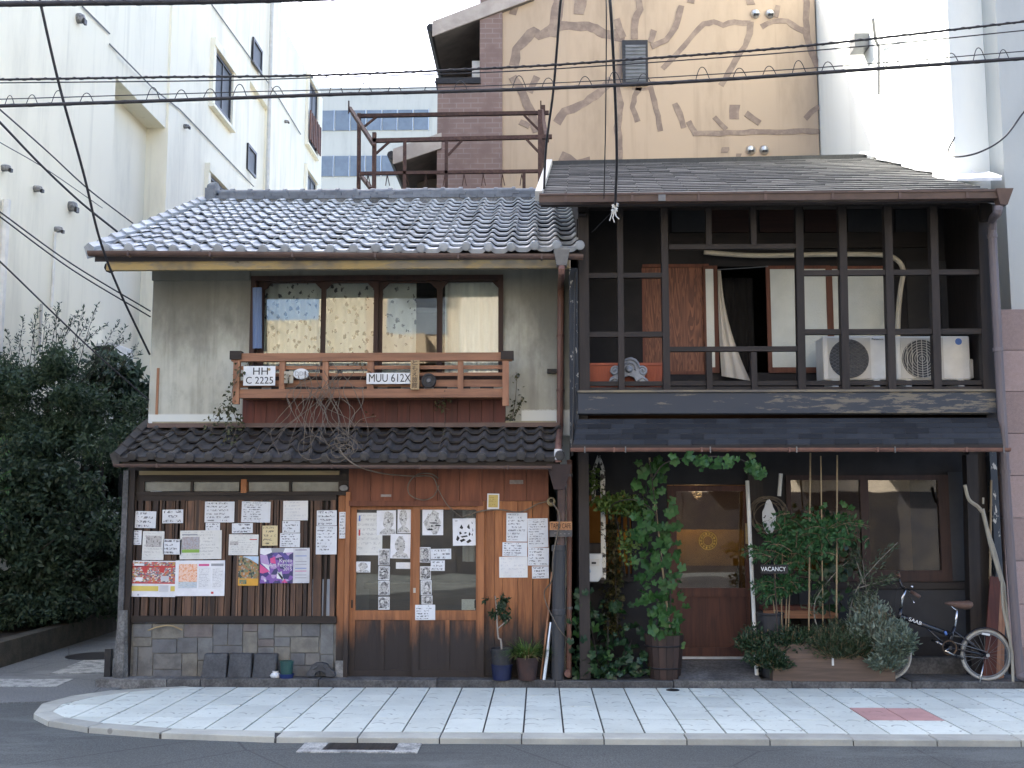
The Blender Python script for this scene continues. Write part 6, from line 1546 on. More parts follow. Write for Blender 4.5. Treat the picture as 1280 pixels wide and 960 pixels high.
def bucket(name, label, cat, px, py, Y, prof, m, rim=None, group=None):
    p = PY(px, py, Y); t = T(name, label, cat, (p.x, Y, ZL), group)
    MB().lathe(prof, (p.x, Y, ZL), 22).build('body', m, t, smooth=False); return t, p
m_gbuck = M('green_plastic', (.035, .11, .10), (.03, .085, .08), 5, rough=.5); m_bpl = M('blue_plastic', (.025, .045, .16), (.02, .035, .12), 5, rough=.45)
t_, p = bucket('plant_tub', 'small green tub in a blue saucer beside a white bag', 'tub', 358, 848, -.11, [(.055, .03), (.062, .15), (.066, .15), (.066, .165), (.056, .165), (.05, .06), (0, .06)], m_gbuck)
MB().lathe([(.06, 0), (.075, .045), (.07, .045), (.05, .01), (0, .01)], (p.x, -.11, ZL), 20).build('saucer', m_bpl, t_)
bg_ = MB().lathe([(.0, 0), (.045, .008), (.05, .03), (.036, .05), (.02, .062), (.03, .07), (0, .066)], (p.x - .105, -.12, ZL), 9); bg_.v = [v + Vector((rnd.uniform(-.006, .006), rnd.uniform(-.006, .006), 0)) for v in bg_.v]
bg_.build('plastic_bag', m_plate, None, smooth=True, label='tiny crumpled white plastic bag beside the green tub', cat='bag')
# dark ornament tile leaning at the base
def ow2(px_, py_): q_ = PY(px_, py_, -.09); return (q_.x, q_.z)
on2 = T('dark_roof_ornament', 'dark arched ornament tile lying against the stone base', 'roof ornament', (PY(401, 846, -.09).x, -.09, ZL))
MB().prism([ow2(*q_) for q_ in [(383,846),(383,841),(387,838),(389,832),(395,828.5),(402,828),(409,830),(413,836),(418,840),(419,846),(408,846),(406,841),(400,839),(395,841),(393,846)]], -.1, -.04).build('body', m_slab, on2, bevel=.006)
for (a_, b_) in (((392, 836), (397, 833)), ((403, 832), (409, 836))): MB().tube([Vector((ow2(*a_)[0], -.103, ow2(*a_)[1])), Vector((ow2(*b_)[0], -.103, ow2(*b_)[1]))], .012, 6).build('scroll', m_slab, on2)
# black post stub at the alley corner
ps = PY(135, 845, -.02); MB().box(ps.x - .03, ps.x + .03, -.05, .01, ZR, PY(135, 811, -.02).z).build('post_stub', m_blackmetal, None, label='short black post stub beside the corner of the tiled house', cat='post')
# pots by the cedar boards
m_bpot = M('black_pot', (.03, .032, .036), (.022, .022, .025), 8, rough=.5); m_bluepot = M('blue_pot', (.022, .03, .085), (.016, .022, .06), 8, rough=.35); m_rpot = M('brown_pot', (.06, .034, .03), (.03, .022, .022), 5, rough=.6)
zpv = ZS
p = PZ(627, 857, ZS); yp = -.13
pt = T('potted_sapling', 'thin sapling in a black pot set in a blue pot by the cedar boards', 'potted plant', (p.x, yp, ZL))
MB().lathe([(.088, 0), (.10, .13), (.104, .13), (.104, .145), (.085, .145), (0, .145)], (p.x, yp, ZL), 24).build('outer_pot', m_bluepot, pt)
MB().lathe([(.096, .146), (.106, .27), (.112, .27), (.112, .295), (.1, .295), (.095, .28), (0, .28)], (p.x, yp, ZL), 24).build('pot', m_bpot, pt)
trk = curve([(p.x, yp, ZL + .27), PY(626, 800, yp), PY(623, 797, yp), PY(621.5, 780, yp), PY(621, 765, yp), PY(619, 745, yp)], 6)
MB().tube(trk, .010, 7, .006).tube(curve([PY(622, 786, yp), PY(630, 779, yp - .02), PY(637, 773, yp - .02)], 4), .006, 5, .004).tube(curve([PY(621, 768, yp), PY(628, 758, yp), PY(632, 746, yp)], 4), .005, 5, .003).build('trunk', M('pale_bark', (.34, .31, .27), (.24, .22, .19), 9), pt)
p2 = PY(659, 856, -.16)
pt2 = T('potted_grass_plant', 'leafy strap leaved plant in a brown pot beside the sapling', 'potted plant', (p2.x, -.13, ZL))
MB().lathe([(.085, 0), (.108, .19), (.116, .19), (.116, .215), (.105, .215), (.1, .19), (0, .185)], (p2.x, -.13, ZL), 24).build('pot', m_rpot, pt2)
# leaning rods at the corner
al = MB().tube([Vector((PY(680, 846, -.12).x, -.14, ZL)), PY(689, 778, -.06)], .018, 8); al.build('metal_tube', m_alu, None, label='short shiny aluminium tube leaning beside the fat dark pipe', cat='tube')
st_ = MB().tube([Vector((PY(676, 844, -.1).x, -.1, ZL)), PY(685, 770, -.06), PY(690, 715, -.04)], .010, 6); st_.build('wooden_stick', m_cedarz, None, label='thin wooden stick leaning behind the aluminium tube', cat='stick')
# TAPO CAFE board
m_signw = wood('burnt_sign_wood', (.36, .19, .09), (.28, .13, .06), 'X')
A = prect(687, 652, 715, 671, -.19); t_ = T('cafe_sign', 'small two tone wooden sign reading TAPO CAFE wired to the pipe', 'sign', ((A[0]+A[1])/2, -.18, A[2]))
zm = A[2] + (A[3] - A[2]) * .45
MB().box(A[0], A[1], -.195, -.175, zm, A[3]).build('upper_board', m_signw, t_); MB().box(A[0], A[1], -.195, -.175, A[2], zm - .002).build('lower_board', M('grey_sign_wood', (.09, .085, .08), (.06, .055, .055), 8), t_)
text('TAPO CAFE', .07, M('brown_letters', (.03, .015, .01), bump=0), t_, ((A[0]+A[1])/2, -.1965, (zm + A[3])/2 - .003), width=.195)
text('< - - -', .05, M('pale_letters', (.3, .28, .26), bump=0), t_, ((A[0]+A[1])/2 + .01, -.1965, (zm + A[2])/2), width=.15)
# twig cable from the roof to the sign, with its loops
m_vine = M('dry_vine', (.20, .165, .125), (.13, .105, .08), 12, rough=.85)
def vine(name, label, strands, r, m=m_vine, cat='vine'):
    mb = MB()
    for s__ in strands: mb.tube(curve([PY(*p) for p in s__], 6), r, 5, r * .6)
    return mb.build(name, m, None, smooth=True, label=label, cat=cat)
vine('long_vine', 'long bare vine hanging from the lower roof across the door head', [
    [(424,560,-.5),(432,572,-.52),(450,584,-.5),(480,592,-.2),(515,595,-.08),(540,596,-.06),(548,612,-.06),(560,632,-.06),(578,647,-.06)],
    [(578,647,-.06),(600,639,-.05),(625,637,-.05),(650,640,-.05),(672,630,-.05),(684,627,-.05),(690,626,-.07)],
    [(548,598,-.06),(538,592,-.06),(522,593,-.06),(511,604,-.06),(512,618,-.06),(528,625,-.06),(542,620,-.06),(549,606,-.06)],
    [(690,628,-.2),(698,640,-.2),(699,655,-.21),(694,680,-.2),(691,700,-.2),(690,725,-.12),(681,738,-.06),(682,752,-.06),(690,770,-.19),(700,788,-.19),(716,806,-.05)]], .008)
mb = MB()
pc = PY(689, 627, -.06)
for k in range(4): mb.torus((pc.x, -.06 - .008 * k, pc.z + .003 * k), .036 - .003 * k, .007, 18, 5)
mb.build('rope_coil', m_yellow, None, label='small coil of rope on a hook at the house corner', cat='rope coil')
q = random.Random(5)
strs = []
for i in range(30):
    x0 = q.gauss(402, 20); y0 = q.uniform(448, 505); x1 = x0 + q.gauss(0, 22); Yb = -.06 - q.uniform(0, .07)
    strs.append([(x0, y0, Yb), (x0 + q.gauss(0, 9), y0 + 22, Yb - .04), (x1, min(565, y0 + 55 + q.uniform(-12, 12)), -.2 - q.uniform(0, .1)), (x1 + q.gauss(0, 12), min(575, y0 + 88 + q.uniform(-15, 12)), -.42 - q.uniform(0, .1))])
for i in range(7):
    cx, cy, rr = q.uniform(375, 440), q.uniform(545, 578), q.uniform(9, 20); n_ = 7
    strs.append([(cx + rr * math.cos(k * .9 + i), cy + rr * .8 * math.sin(k * .9 + i), -.46 - .005 * k) for k in range(n_)])
vine('dry_vine_tangle', 'tangle of dry leafless vines hanging from the railing over the lower roof', strs, .0042)
# ------------------------------------------------------------------ things in front of the dark house
# electricity meter
A = prect(725, 692, 752, 727, .18); t_ = T('electricity_meter', 'white electricity meter on the dark corner of the timber house', 'meter', ((A[0]+A[1])/2, .22, A[2]))
mb = MB(); cx = (A[0]+A[1])/2 + .03; w_ = .085
mb.prism([(cx - w_, A[3]), (cx + w_, A[3]), (cx + w_, A[2] + .06), (cx + w_ * .5, A[2]), (cx - w_ * .5, A[2]), (cx - w_, A[2] + .06)], .14, .24); mb.build('case', m_plate, t_, bevel=.012)
MB().box(cx - .04, cx + .05, .125, .139, A[3] - .12, A[3] - .05).build('dial_window', m_acw, t_); MB().box(cx - .025, cx + .02, .122, .124, A[3] - .1, A[3] - .08).build('dial', m_ink, t_)
MB().add([(cx - .13, .13, A[2] + .16), (cx - .07, .128, A[2] + .20), (cx - .03, .126, A[2] + .1), (cx - .1, .13, A[2] + .02), (cx - .13, .132, A[2] + .16), (cx - .07, .13, A[2] + .20), (cx - .03, .128, A[2] + .1), (cx - .1, .132, A[2] + .02)], [(0,1,2,3),(7,6,5,4),(0,4,5,1),(1,5,6,2),(2,6,7,3),(3,7,4,0)]).build('tag', m_pale, t_)
MB().box(cx - .1, cx + .1, .24, .44, A[2] - .02, A[3] + .1).build('backboard', m_blk, t_)
# weathered barrel tub
A = prect(806, 793, 856, 848, -.02); bx_ = (A[0]+A[1])/2; br = (A[1]-A[0])/2
m_stave = wood('barrel_stave', (.05, .031, .025), (.032, .022, .019), 'Z', orand=.35)
tb_ = T('wooden_tub', 'flared wooden stave tub from which the grape vine climbs', 'tub', (bx_, .02, ZL))
H_ = A[3] - ZL; nS = 16
for k in range(nS):
    t0, t1 = 6.283 * k / nS, 6.283 * (k + .96) / nS
    vs_ = []
    for (rr, z) in ((br * .8, ZL), (br * .8 - .02, ZL), (br * 1.0 - .02, ZL + H_), (br * 1.0, ZL + H_)):
        for t in (t0, t1): vs_.append((bx_ + rr * math.cos(t), .02 + rr * math.sin(t), z))
    MB().add(vs_, [(0,1,3,2),(2,3,5,4),(4,5,7,6),(6,7,1,0),(0,2,4,6),(1,7,5,3)]).build('stave', m_stave, tb_)
for hz in (.25, .75): rr = br * (.8 + .2 * hz) + .002; MB().torus((bx_, .02, ZL + H_ * hz), rr, .008, 28, 5, 'Z').build('hoop', m_iron, tb_)
MB().lathe([(0, 0), (br * .9, 0), (br * .9, .004), (0, .004)], (bx_, .02, ZL + H_ * .86), 20).build('soil', m_earth, tb_)
# climbing poles
m_bamboo = M('bamboo_pole', (.28, .21, .12), (.19, .14, .08), 7, (1, 1, .25), rough=.5)
def pole(px0, py0, px1, py1, Y0, Y1, r, label, m=m_bamboo, name='bamboo_pole', foot=None, group=None, nodes=True):
    a_, b_ = PY(px0, py0, Y0), PY(px1, py1, Y1)
    if foot is not None: b_.z = foot
    mb = MB().tube([a_, b_], r, 7)
    if nodes:
        n_ = int((a_ - b_).length / .24)
        for k in range(1, n_): c_ = a_.lerp(b_, k / n_ + .004 * (k % 3)); d_ = (b_ - a_).normalized() * .008; mb.tube([c_ - d_, c_ + d_], r * 1.25, 7)
    return mb.build(name, m, None, label=label, cat='pole', group=group)
pole(812, 572, 842, 800, -.12, .0, .010, 'bamboo cane carrying the grape vine, rising from the stave tub', foot=ZL + .1)
g_ = 'bamboo canes in the wooden planter box'
pole(1013, 566, 1009, 800, -.3, .0, .008, 'bamboo cane rising behind the feathery foliage to the awning', group=g_, foot=ZL); pole(1026, 570, 1028, 800, -.3, .1, .006, 'thin bamboo cane, the middle one of three in the planter', group=g_, foot=ZL); pole(1046.5, 569, 1044, 810, -.32, .05, .008, 'bamboo cane in front of the big window near the olive shrub', group=g_, foot=ZL)
m_wpole = M('white_painted_pole', (.66, .66, .62), (.5, .5, .46), 6, (1, 1, .2), rough=.5)
w1 = pole(934, 601, 945, 800, .3, -.02, .020, 'white painted pole leaning beside the shop door', m_wpole, 'white_pole', nodes=False, foot=ZL)
# shop odds and ends: white spotted shield on the wall, wire coil, VACANCY, shelf plank
A = prect(952, 624, 971, 668, YW - .16); cx, cz = (A[0]+A[1])/2, (A[2]+A[3])/2; rx, rz = (A[1]-A[0])/2, (A[3]-A[2])/2
t_ = T('wire_hung_shield', 'white speckled oval shield inside a bundle of bare twigs on the dark post', 'ornament', (cx, YW - .1, A[2]))
m_speck = M('speckled_white', (.55, .57, .58), (.04, .04, .045), 26, rough=.6, lo=.60, hi=.64, orand=0)
MB().prism([(cx + rx * .9 * math.cos(t) * (1 if math.sin(t) < .5 else .75), cz + rz * math.sin(t)) for t in [6.283 * k / 22 for k in range(22)]], YW - .16, YW - .14).build('shield', m_speck, t_, bevel=.004)
mb = MB()
for k in range(9): mb.torus((cx + q.uniform(-.03, .03), YW - .12 + q.uniform(-.02, .03), cz + q.uniform(-.04, .04)), .15 + q.uniform(-.03, .04), .005, 22, 4)
mb.build('twig_wreath', m_vine, t_)
MB().box(cx - .02, cx + .02, YW - .14, YW - .06, cz - .02, cz + .02).build('hook', m_iron, t_)
pole(976, 592, 974, 620, YW - .2, YW - .2, .02, 'short white paper roll hanging above the twig wreath', m_wpole, 'paper_roll', nodes=False)
VY = -.30; A = prect(951, 706, 985, 717, VY); t_ = T('vacancy_sign', 'dark board with white hand lettering reading VACANCY among the foliage', 'sign', ((A[0]+A[1])/2, VY, A[2]))
MB().box(A[0], A[1], VY, VY + .015, A[2], A[3]).build('board', m_darkroom, t_); text('VACANCY', .058, m_plate, t_, ((A[0]+A[1])/2 - .01, VY - .0015, (A[2] + A[3])/2), width=.235)
MB().beam(((A[0]+A[1])/2, VY + .025, A[3]), ((A[0]+A[1])/2 + .06, -.12, ZL + .15), .009, .009).build('stake', m_stave, t_)
A = prect(952, 757, 1045, 772, .25); bn = T('low_bench', 'reddish plank bench behind the planter box', 'bench', ((A[0]+A[1])/2, .28, ZL)); MB().box(A[0], A[1], .17, .36, A[3] - .04, A[3]).build('seat', m_redwood, bn); MB().box(A[0], A[1], .17, .19, A[2], A[3] - .042).build('apron', m_cedar, bn)
for xx in (A[0] + .04, A[1] - .08): MB().box(xx, xx + .04, .2, .34, ZL, A[3] - .041).build('leg', m_redwood, bn)
A = prect(947, 765, 978, 795, .08); bkt = T('black_bucket', 'black plastic bucket behind the planter foliage', 'bucket', ((A[0]+A[1])/2, .1, ZL)); cxb = (A[0]+A[1])/2; MB().lathe([(.10, 0), (.125, A[3]-ZL), (.135, A[3]-ZL), (.135, A[3]-ZL-.02), (.128, A[3]-ZL-.03), (.11, .02), (0, .02)], (cxb, .06, ZL), 22).build('body', m_bpot, bkt); MB().torus((cxb, .06, A[3] - .01), .133, .007, 22, 5, 'Z').build('rim', m_bpot, bkt)
# wooden planter box
m_plank = wood('grey_plank', (.15, .105, .08), (.095, .07, .055), 'X', orand=.2)
yb0, yb1 = -.17, .12
A = prect(966, 808, 1119, 851, yb0); B = prect(966, 796, 1030, 826, yb0)
px_ = T('planter_box', 'long wooden planter box full of herbs in front of the big window', 'planter', ((A[0]+A[1])/2, -.02, ZL))
zA = prect(966, 824, 1119, 851, yb0)
MB().box(zA[0], zA[1], yb0, yb0 + .025, ZL, zA[3]).build('front_board', m_plank, px_)
uB = prect(968, 803, 1118, 823.5, yb0); MB().box(uB[0], uB[1], yb0 + .004, yb0 + .028, zA[3] + .002, uB[3] - .015).build('front_board', m_plank, px_)
tB = prect(1004, 796, 1027, 806, yb0); MB().prism([(tB[0], tB[2]), (tB[1], tB[2]), (tB[1] - .02, tB[3] - .01), (tB[0] + .09, tB[3]), (tB[0] + .03, tB[3] - .04)], yb0 + .03, yb0 + .05).build('broken_board', m_plank, px_)
MB().box(zA[0], zA[0] + .025, yb0 + .029, yb1, ZL, uB[3] - .02).box(zA[1] - .025, zA[1], yb0 + .029, yb1, ZL, uB[3] - .02).box(zA[0] + .026, zA[1] - .026, yb1 - .025, yb1, ZL, uB[3] - .02).build('side_boards', m_plank, px_)
MB().box(zA[0] + .027, zA[1] - .027, yb0 + .03, yb1 - .027, ZL, uB[3] - .05).build('soil', m_earth, px_)
for x0 in (980.5, 1041, 1108): pb('bracket', px_, m_plate, x0 - 1.3, 815, x0 + 1.3, 832, yb0 - .004, .004)
# boards and forked driftwood by the far post
for i, (x0, x1, x2, x3, y0, m_, nm) in enumerate([(1238, 1251, 1228, 1244, 720, m_redwood, 'wide reddish board'), (1250, 1254, 1243, 1249, 724, m_cedarz, 'narrow pale board'), (1254, 1257, 1249, 1254, 730, m_cedarz, 'thin batten')]):
    Y1_, Y0_ = .12 + .03 * i, .0 + .025 * i
    a_, b_ = PY(x0, y0, Y1_), PY(x1, y0 + 2, Y1_); c_, d_ = PY(x2, 830, Y0_), PY(x3, 830, Y0_)
    th = Vector((0, .02, 0)); c_.z = d_.z = ZL
    MB().add([c_, d_, b_, a_, c_ + th, d_ + th, b_ + th, a_ + th], [(0,1,2,3),(7,6,5,4),(0,4,5,1),(1,5,6,2),(2,6,7,3),(3,7,4,0)]).build('leaning_board', m_, None, label=nm + ' leaning on the far post of the dark house', cat='board', group='boards leaning behind the bicycle')
m_drift = M('driftwood', (.42, .40, .33), (.30, .28, .23), 9, (1, 1, .3), rough=.7)
mb = MB()
mb.tube(curve([PY(1206, 606, .0), PY(1211, 624, .0), PY(1222, 633, -.02), PY(1228, 640, -.03)], 6), .017, 7, .02)
mb.tube([PY(1228, 636, -.03), PY(1238, 680, -.06), PY(1252, 726, -.1)], .02, 7); mb.tube([PY(1231, 650, -.04), PY(1244, 690, -.06), PY(1256, 735, -.1)], .014, 7)
mb.tube([PY(1252, 722, -.1), PY(1254, 760, -.13), Vector((PY(1265, 810, -.16).x, -.16, PY(1265, 815, -.16).z)), Vector((PY(1266, 846, -.17).x, -.17, ZL))], .014, 7); mb.tube([PY(1255, 730, -.1), PY(1259, 770, -.13), PY(1264, 812, -.16)], .013, 7)
mb.tube([PY(1229, 630, -.03), PY(1229, 622, -.03)], .01, 6)
mb.build('forked_pole', m_drift, None, label='pale forked driftwood pole leaning against the far post', cat='pole')
pole(1239, 600, 1232, 760, .25, .12, .011, 'thin cane leaning upright behind the forked pole', foot=ZL, name='thin_cane')
# ------------------------------------------------------------------ bicycle
YB_ = -.10
bk = T('folding_bicycle', 'black folding bicycle with brown saddle and white tyres parked by the planter', 'bicycle', (PY(1180, 850, YB_).x, YB_, ZL))
m_bframe = M('black_gloss_frame', (.012, .012, .015), rough=.25, spec=.6, bump=0, orand=0); m_tyre = M('cream_tyre', (.42, .41, .37), (.3, .29, .26), 12, rough=.8); m_rub = M('black_rubber', (.02, .02, .02), rough=.7, bump=0); m_chrome = M('chrome', (.6, .6, .6), (.5, .5, .5), 4, rough=.2, metal=1, bump=0); m_saddle = M('brown_leather', (.13, .075, .055), (.09, .055, .042), 10, rough=.5)
def bz(zx, zy, dy=0): return PY(1090 + zx / 5.647, 690 + zy / 5.647, YB_ + dy)
cR = bz(805, 750); cR.z = ZL + .243; rW = .228
cF = PY(1108, 822, YB_); cF.z = ZL + .243
for c_, nm in ((cR, 'rear_wheel'), (cF, 'front_wheel')):
    wh = MB().torus(c_, rW, .015, 40, 8).build(nm, m_tyre, bk, smooth=True)
    MB().torus(c_, rW - .022, .009, 40, 6).build('rim', m_greymetal, wh, smooth=True)
    sp = MB()
    for k in range(20):
        t = 6.283 * k / 20; e_ = Vector((math.cos(t), 0, math.sin(t))); sp.tube([c_ + Vector((0, .02 * (1 if k % 2 else -1), 0)) + e_ * .018, c_ + e_ * (rW - .025)], .0016, 3, cap=False)
    sp.build('spokes', m_greymetal, wh)
    MB().tube([c_ + Vector((0, -.05, 0)), c_ + Vector((0, .05, 0))], .018, 10).build('hub', m_chrome, wh)
def bt(name, pts, r, m=m_bframe, r1=None): return MB().tube(pts, r, 8, r1).build(name, m, bk, smooth=True)
head0, head1 = bz(185, 500), bz(205, 400)
mt = bt('main_tube', [bz(195, 450), bz(380, 520), bz(565, 585)], .024); bt('head_tube', [head0, head1], .021)
bt('stem', [head1, bz(215, 320), bz(236, 270)], .014, m_chrome); bt('stem_top', [bz(236, 270), bz(205, 235), bz(190, 185)], .013)
bt('handlebar', [bz(185, 170, .22), bz(205, 235, .06), bz(240, 262, -.06), bz(290, 290, -.2)], .011, m_chrome)
bt('grip', [bz(278, 280, -.18), bz(335, 315, -.30)], .017, m_saddle); bt('grip', [bz(190, 172, .2), bz(182, 145, .3)], .017, m_saddle)
bt('brake_lever', curve([bz(255, 315, -.14), bz(280, 330, -.2), bz(298, 360, -.24)], 4), .005, m_chrome); bt('bell', [bz(278, 248, -.1), bz(284, 240, -.1)], .016, m_chrome)
bt('fork', [head0 + Vector((0, -.045, 0)), cF + Vector((0, -.05, 0))], .011); bt('fork', [head0 + Vector((0, .045, 0)), cF + Vector((0, .05, 0))], .011); bt('fork_crown', [head0 + Vector((0, -.05, 0)), head0 + Vector((0, .05, 0))], .012)
bb_ = bz(535, 672)
bt('seat_tube', [bz(585, 530), bb_], .020); bt('seat_post', [bz(602, 400), bz(584, 545)], .013, m_chrome)
for dy in (-.04, .04): d_ = Vector((0, dy, 0)); bt('chain_stay', [bb_ + d_ * .6, cR + d_], .009); bt('seat_stay', [bz(580, 560) + d_ * .5, cR + d_], .008)
bt('brace', [bz(390, 540), bb_], .011); bt('rack_strut', [bz(560, 590), bz(640, 600), bz(720, 650)], .007, m_greymetal)
fd = MB(); pr = None
for k in range(15):
    t = R(8 + k * 165 / 14); e_ = Vector((math.cos(t), 0, math.sin(t))); fd.v += [cR + e_ * (rW + .026) + Vector((0, -.028, 0)), cR + e_ * (rW + .034), cR + e_ * (rW + .026) + Vector((0, .028, 0))]
for k in range(14):
    for j in range(2): fd.f.append((k*3+j, k*3+j+1, k*3+j+4, k*3+j+3))
fdo = fd.build('mudguard', m_bframe, bk, smooth=True, fix=False); sm = fdo.modifiers.new('solid', 'SOLIDIFY'); sm.thickness = .004
MB().tube([bz(775, 575), bz(830, 585)], .012, 8).build('reflector', m_plate, bk)
MB().torus(bb_ + Vector((0, -.045, 0)), .065, .007, 30, 5).build('chainring', M('bronze_ring', (.16, .1, .06), (.1, .07, .05), 9, rough=.4, metal=.6), bk)
MB().tube([bb_ + Vector((0, -.07, 0)), bb_ + Vector((0, .07, 0))], .02, 10).build('bottom_bracket', m_bframe, bk)
bt('crank', [bb_ + Vector((0, -.06, 0)), bz(515, 695, -.07), bz(612, 742, -.07)], .009, m_chrome); bt('pedal', [bz(600, 745, -.07), bz(640, 752, -.15)], .013, m_rub); bt('crank', [bb_ + Vector((0, .06, 0)), bz(470, 640, .07)], .009, m_chrome); bt('pedal', [bz(470, 640, .07), bz(425, 622, .15)], .013, m_chrome)
bt('kickstand', [bz(790, 775, -.05), Vector((bz(725, 900).x, YB_ - .12, ZL))], .008, m_chrome); bt('hinge_clamp', [bz(515, 560, -.02), bz(525, 585, -.02)], .012, CLR['blue'])
bt('cable', curve([bz(200, 250, -.04), bz(170, 280, -.08), bz(165, 400, -.06), bz(200, 460, -.03)], 5), .004, m_rub)
bt('chain', [bb_ + Vector((0, -.045, .065)), cR + Vector((0, -.045, .03))], .004, m_greymetal); bt('chain', [bb_ + Vector((0, -.045, -.065)), cR + Vector((0, -.045, -.03))], .004, m_greymetal)
# saddle: tapered, nose to the front
sd3 = MB(); prof = [(515, 346, .012, .008), (550, 348, .02, .016), (600, 352, .034, .026), (650, 356, .058, .034), (685, 354, .068, .034), (700, 352, .055, .024)]
for (zx, zy, hw, hh_) in prof:
    c_ = bz(zx, zy + 20 if False else zy + 14)
    for k in range(10): t = 6.283 * k / 10; sd3.v.append(c_ + Vector((0, hw * math.cos(t), hh_ * math.sin(t) * (1 if math.sin(t) > 0 else 1.5))))
for i in range(len(prof) - 1):
    for k in range(10): sd3.f.append((i*10+k, i*10+(k+1) % 10, (i+1)*10+(k+1) % 10, (i+1)*10+k))
sd3.f += [tuple(range(10)), tuple(range(59, 49, -1))]
sd3.build('saddle', m_saddle, bk, smooth=True); bt('saddle_rail', curve([bz(555, 375), bz(580, 400), bz(602, 410)], 4), .006, m_chrome)
tx = text('SAAB', .05, m_plate, bk, bz(305, 490, -.026), name='frame_lettering', width=.125); tx.rotation_euler = (math.pi/2, R(21), 0)
# ------------------------------------------------------------------ foliage
def leaf_mat(name, c1, c2, rough=.45, trans=.25):
    g = N(name); i_ = g.math('FRACT', g.math('ADD', g.isl(), g.rand())); a = g.noise(g.coord(), 3.0, 2)
    c = g.mix(i_, c1, c2); c = g.mix(g.step(a, .35, .7), c, g.mix(1.0, c, (.55, .6, .55), 'MULTIPLY'))
    p = g.n('BsdfPrincipled', {'Base Color': c, 'Roughness': rough, 'Specular IOR Level': .35}); tl = g.n('BsdfTranslucent', {0: c})
    g.t.links.new(g.n('MixShader', {0: trans, 1: p.outputs[0], 2: tl.outputs[0]}).outputs[0], g.out.inputs[0]); return g.m
NR = np.random.default_rng(11)
def leaves(name, m, parent, pos, size, asp=.45, nrm=None, droop=.3, jitter=.35, label=None, cat=None, kind=None, dirs=None):
    """one folded leaf blade at every position (n,3); 6 vertices and 4 triangles each"""
    n = len(pos); pos = np.asarray(pos, float)
    d = NR.normal(size=(n, 3)) if dirs is None else np.asarray(dirs) + NR.normal(size=(n, 3)) * jitter
    d[:, 2] -= droop; d /= np.linalg.norm(d, axis=1, keepdims=True) + 1e-9
    u = NR.normal(size=(n, 3)) + (np.array([0, -.6, .9]) if nrm is None else np.array(nrm))
    s = np.cross(d, u); s /= np.linalg.norm(s, axis=1, keepdims=True) + 1e-9; w = np.cross(s, d)
    L = (size * NR.uniform(.6, 1.25, n))[:, None]
    base = pos; tip = pos + d * L - w * L * .08; midl = pos + d * L * .45 + s * L * asp * .5 + w * L * .08; midr = pos + d * L * .45 - s * L * asp * .5 + w * L * .08; mc = pos + d * L * .5
    V = np.stack([base, midl, tip, midr, mc], 1).reshape(-1, 3); off = np.array(wloc(parent)) if parent is not None else np.zeros(3)
    if parent is None: off = np.array([V[:, 0].mean(), V[:, 1].mean(), V[:, 2].min()])
    V = V - off; b = np.arange(n)[:, None] * 5
    F = np.concatenate([b + np.array([[0, 4, 1]]), b + np.array([[1, 4, 2]]), b + np.array([[0, 3, 4]]), b + np.array([[3, 2, 4]])], 1).reshape(-1, 3)
    me = bpy.data.meshes.new(name); me.vertices.add(len(V)); me.vertices.foreach_set('co', V.ravel()); me.loops.add(F.size); me.loops.foreach_set('vertex_index', F.ravel().astype(np.int32))
    me.polygons.add(len(F)); me.polygons.foreach_set('loop_start', np.arange(0, F.size, 3, dtype=np.int32)); me.polygons.foreach_set('loop_total', np.full(len(F), 3, dtype=np.int32)); me.update(calc_edges=True)
    me.materials.append(m); o = bpy.data.objects.new(name, me); COL.objects.link(o)
    if parent is not None: o.parent = parent
    else: o.location = off
    return tag(o, label, cat, None, kind)
def blob(c, r, n, shell=.55):
    d = NR.normal(size=(n, 3)); d /= np.linalg.norm(d, axis=1, keepdims=True); k = (shell + (1 - shell) * NR.random(n)) ** 1.0
    return np.array(c) + d * k[:, None] * np.array(r)
m_lf_dark = leaf_mat('dark_evergreen_leaf', (.034, .062, .042), (.072, .115, .07)); m_lf_mid = leaf_mat('shrub_leaf', (.05, .09, .055), (.10, .15, .09)); m_lf_fea = leaf_mat('feathery_leaf', (.07, .10, .07), (.13, .165, .12)); m_bark = M('dark_bark', (.05, .042, .035), (.03, .026, .022), 9, rough=.9)
m_lf_near = leaf_mat('bright_compound_leaf', (.04, .10, .035), (.07, .15, .05))
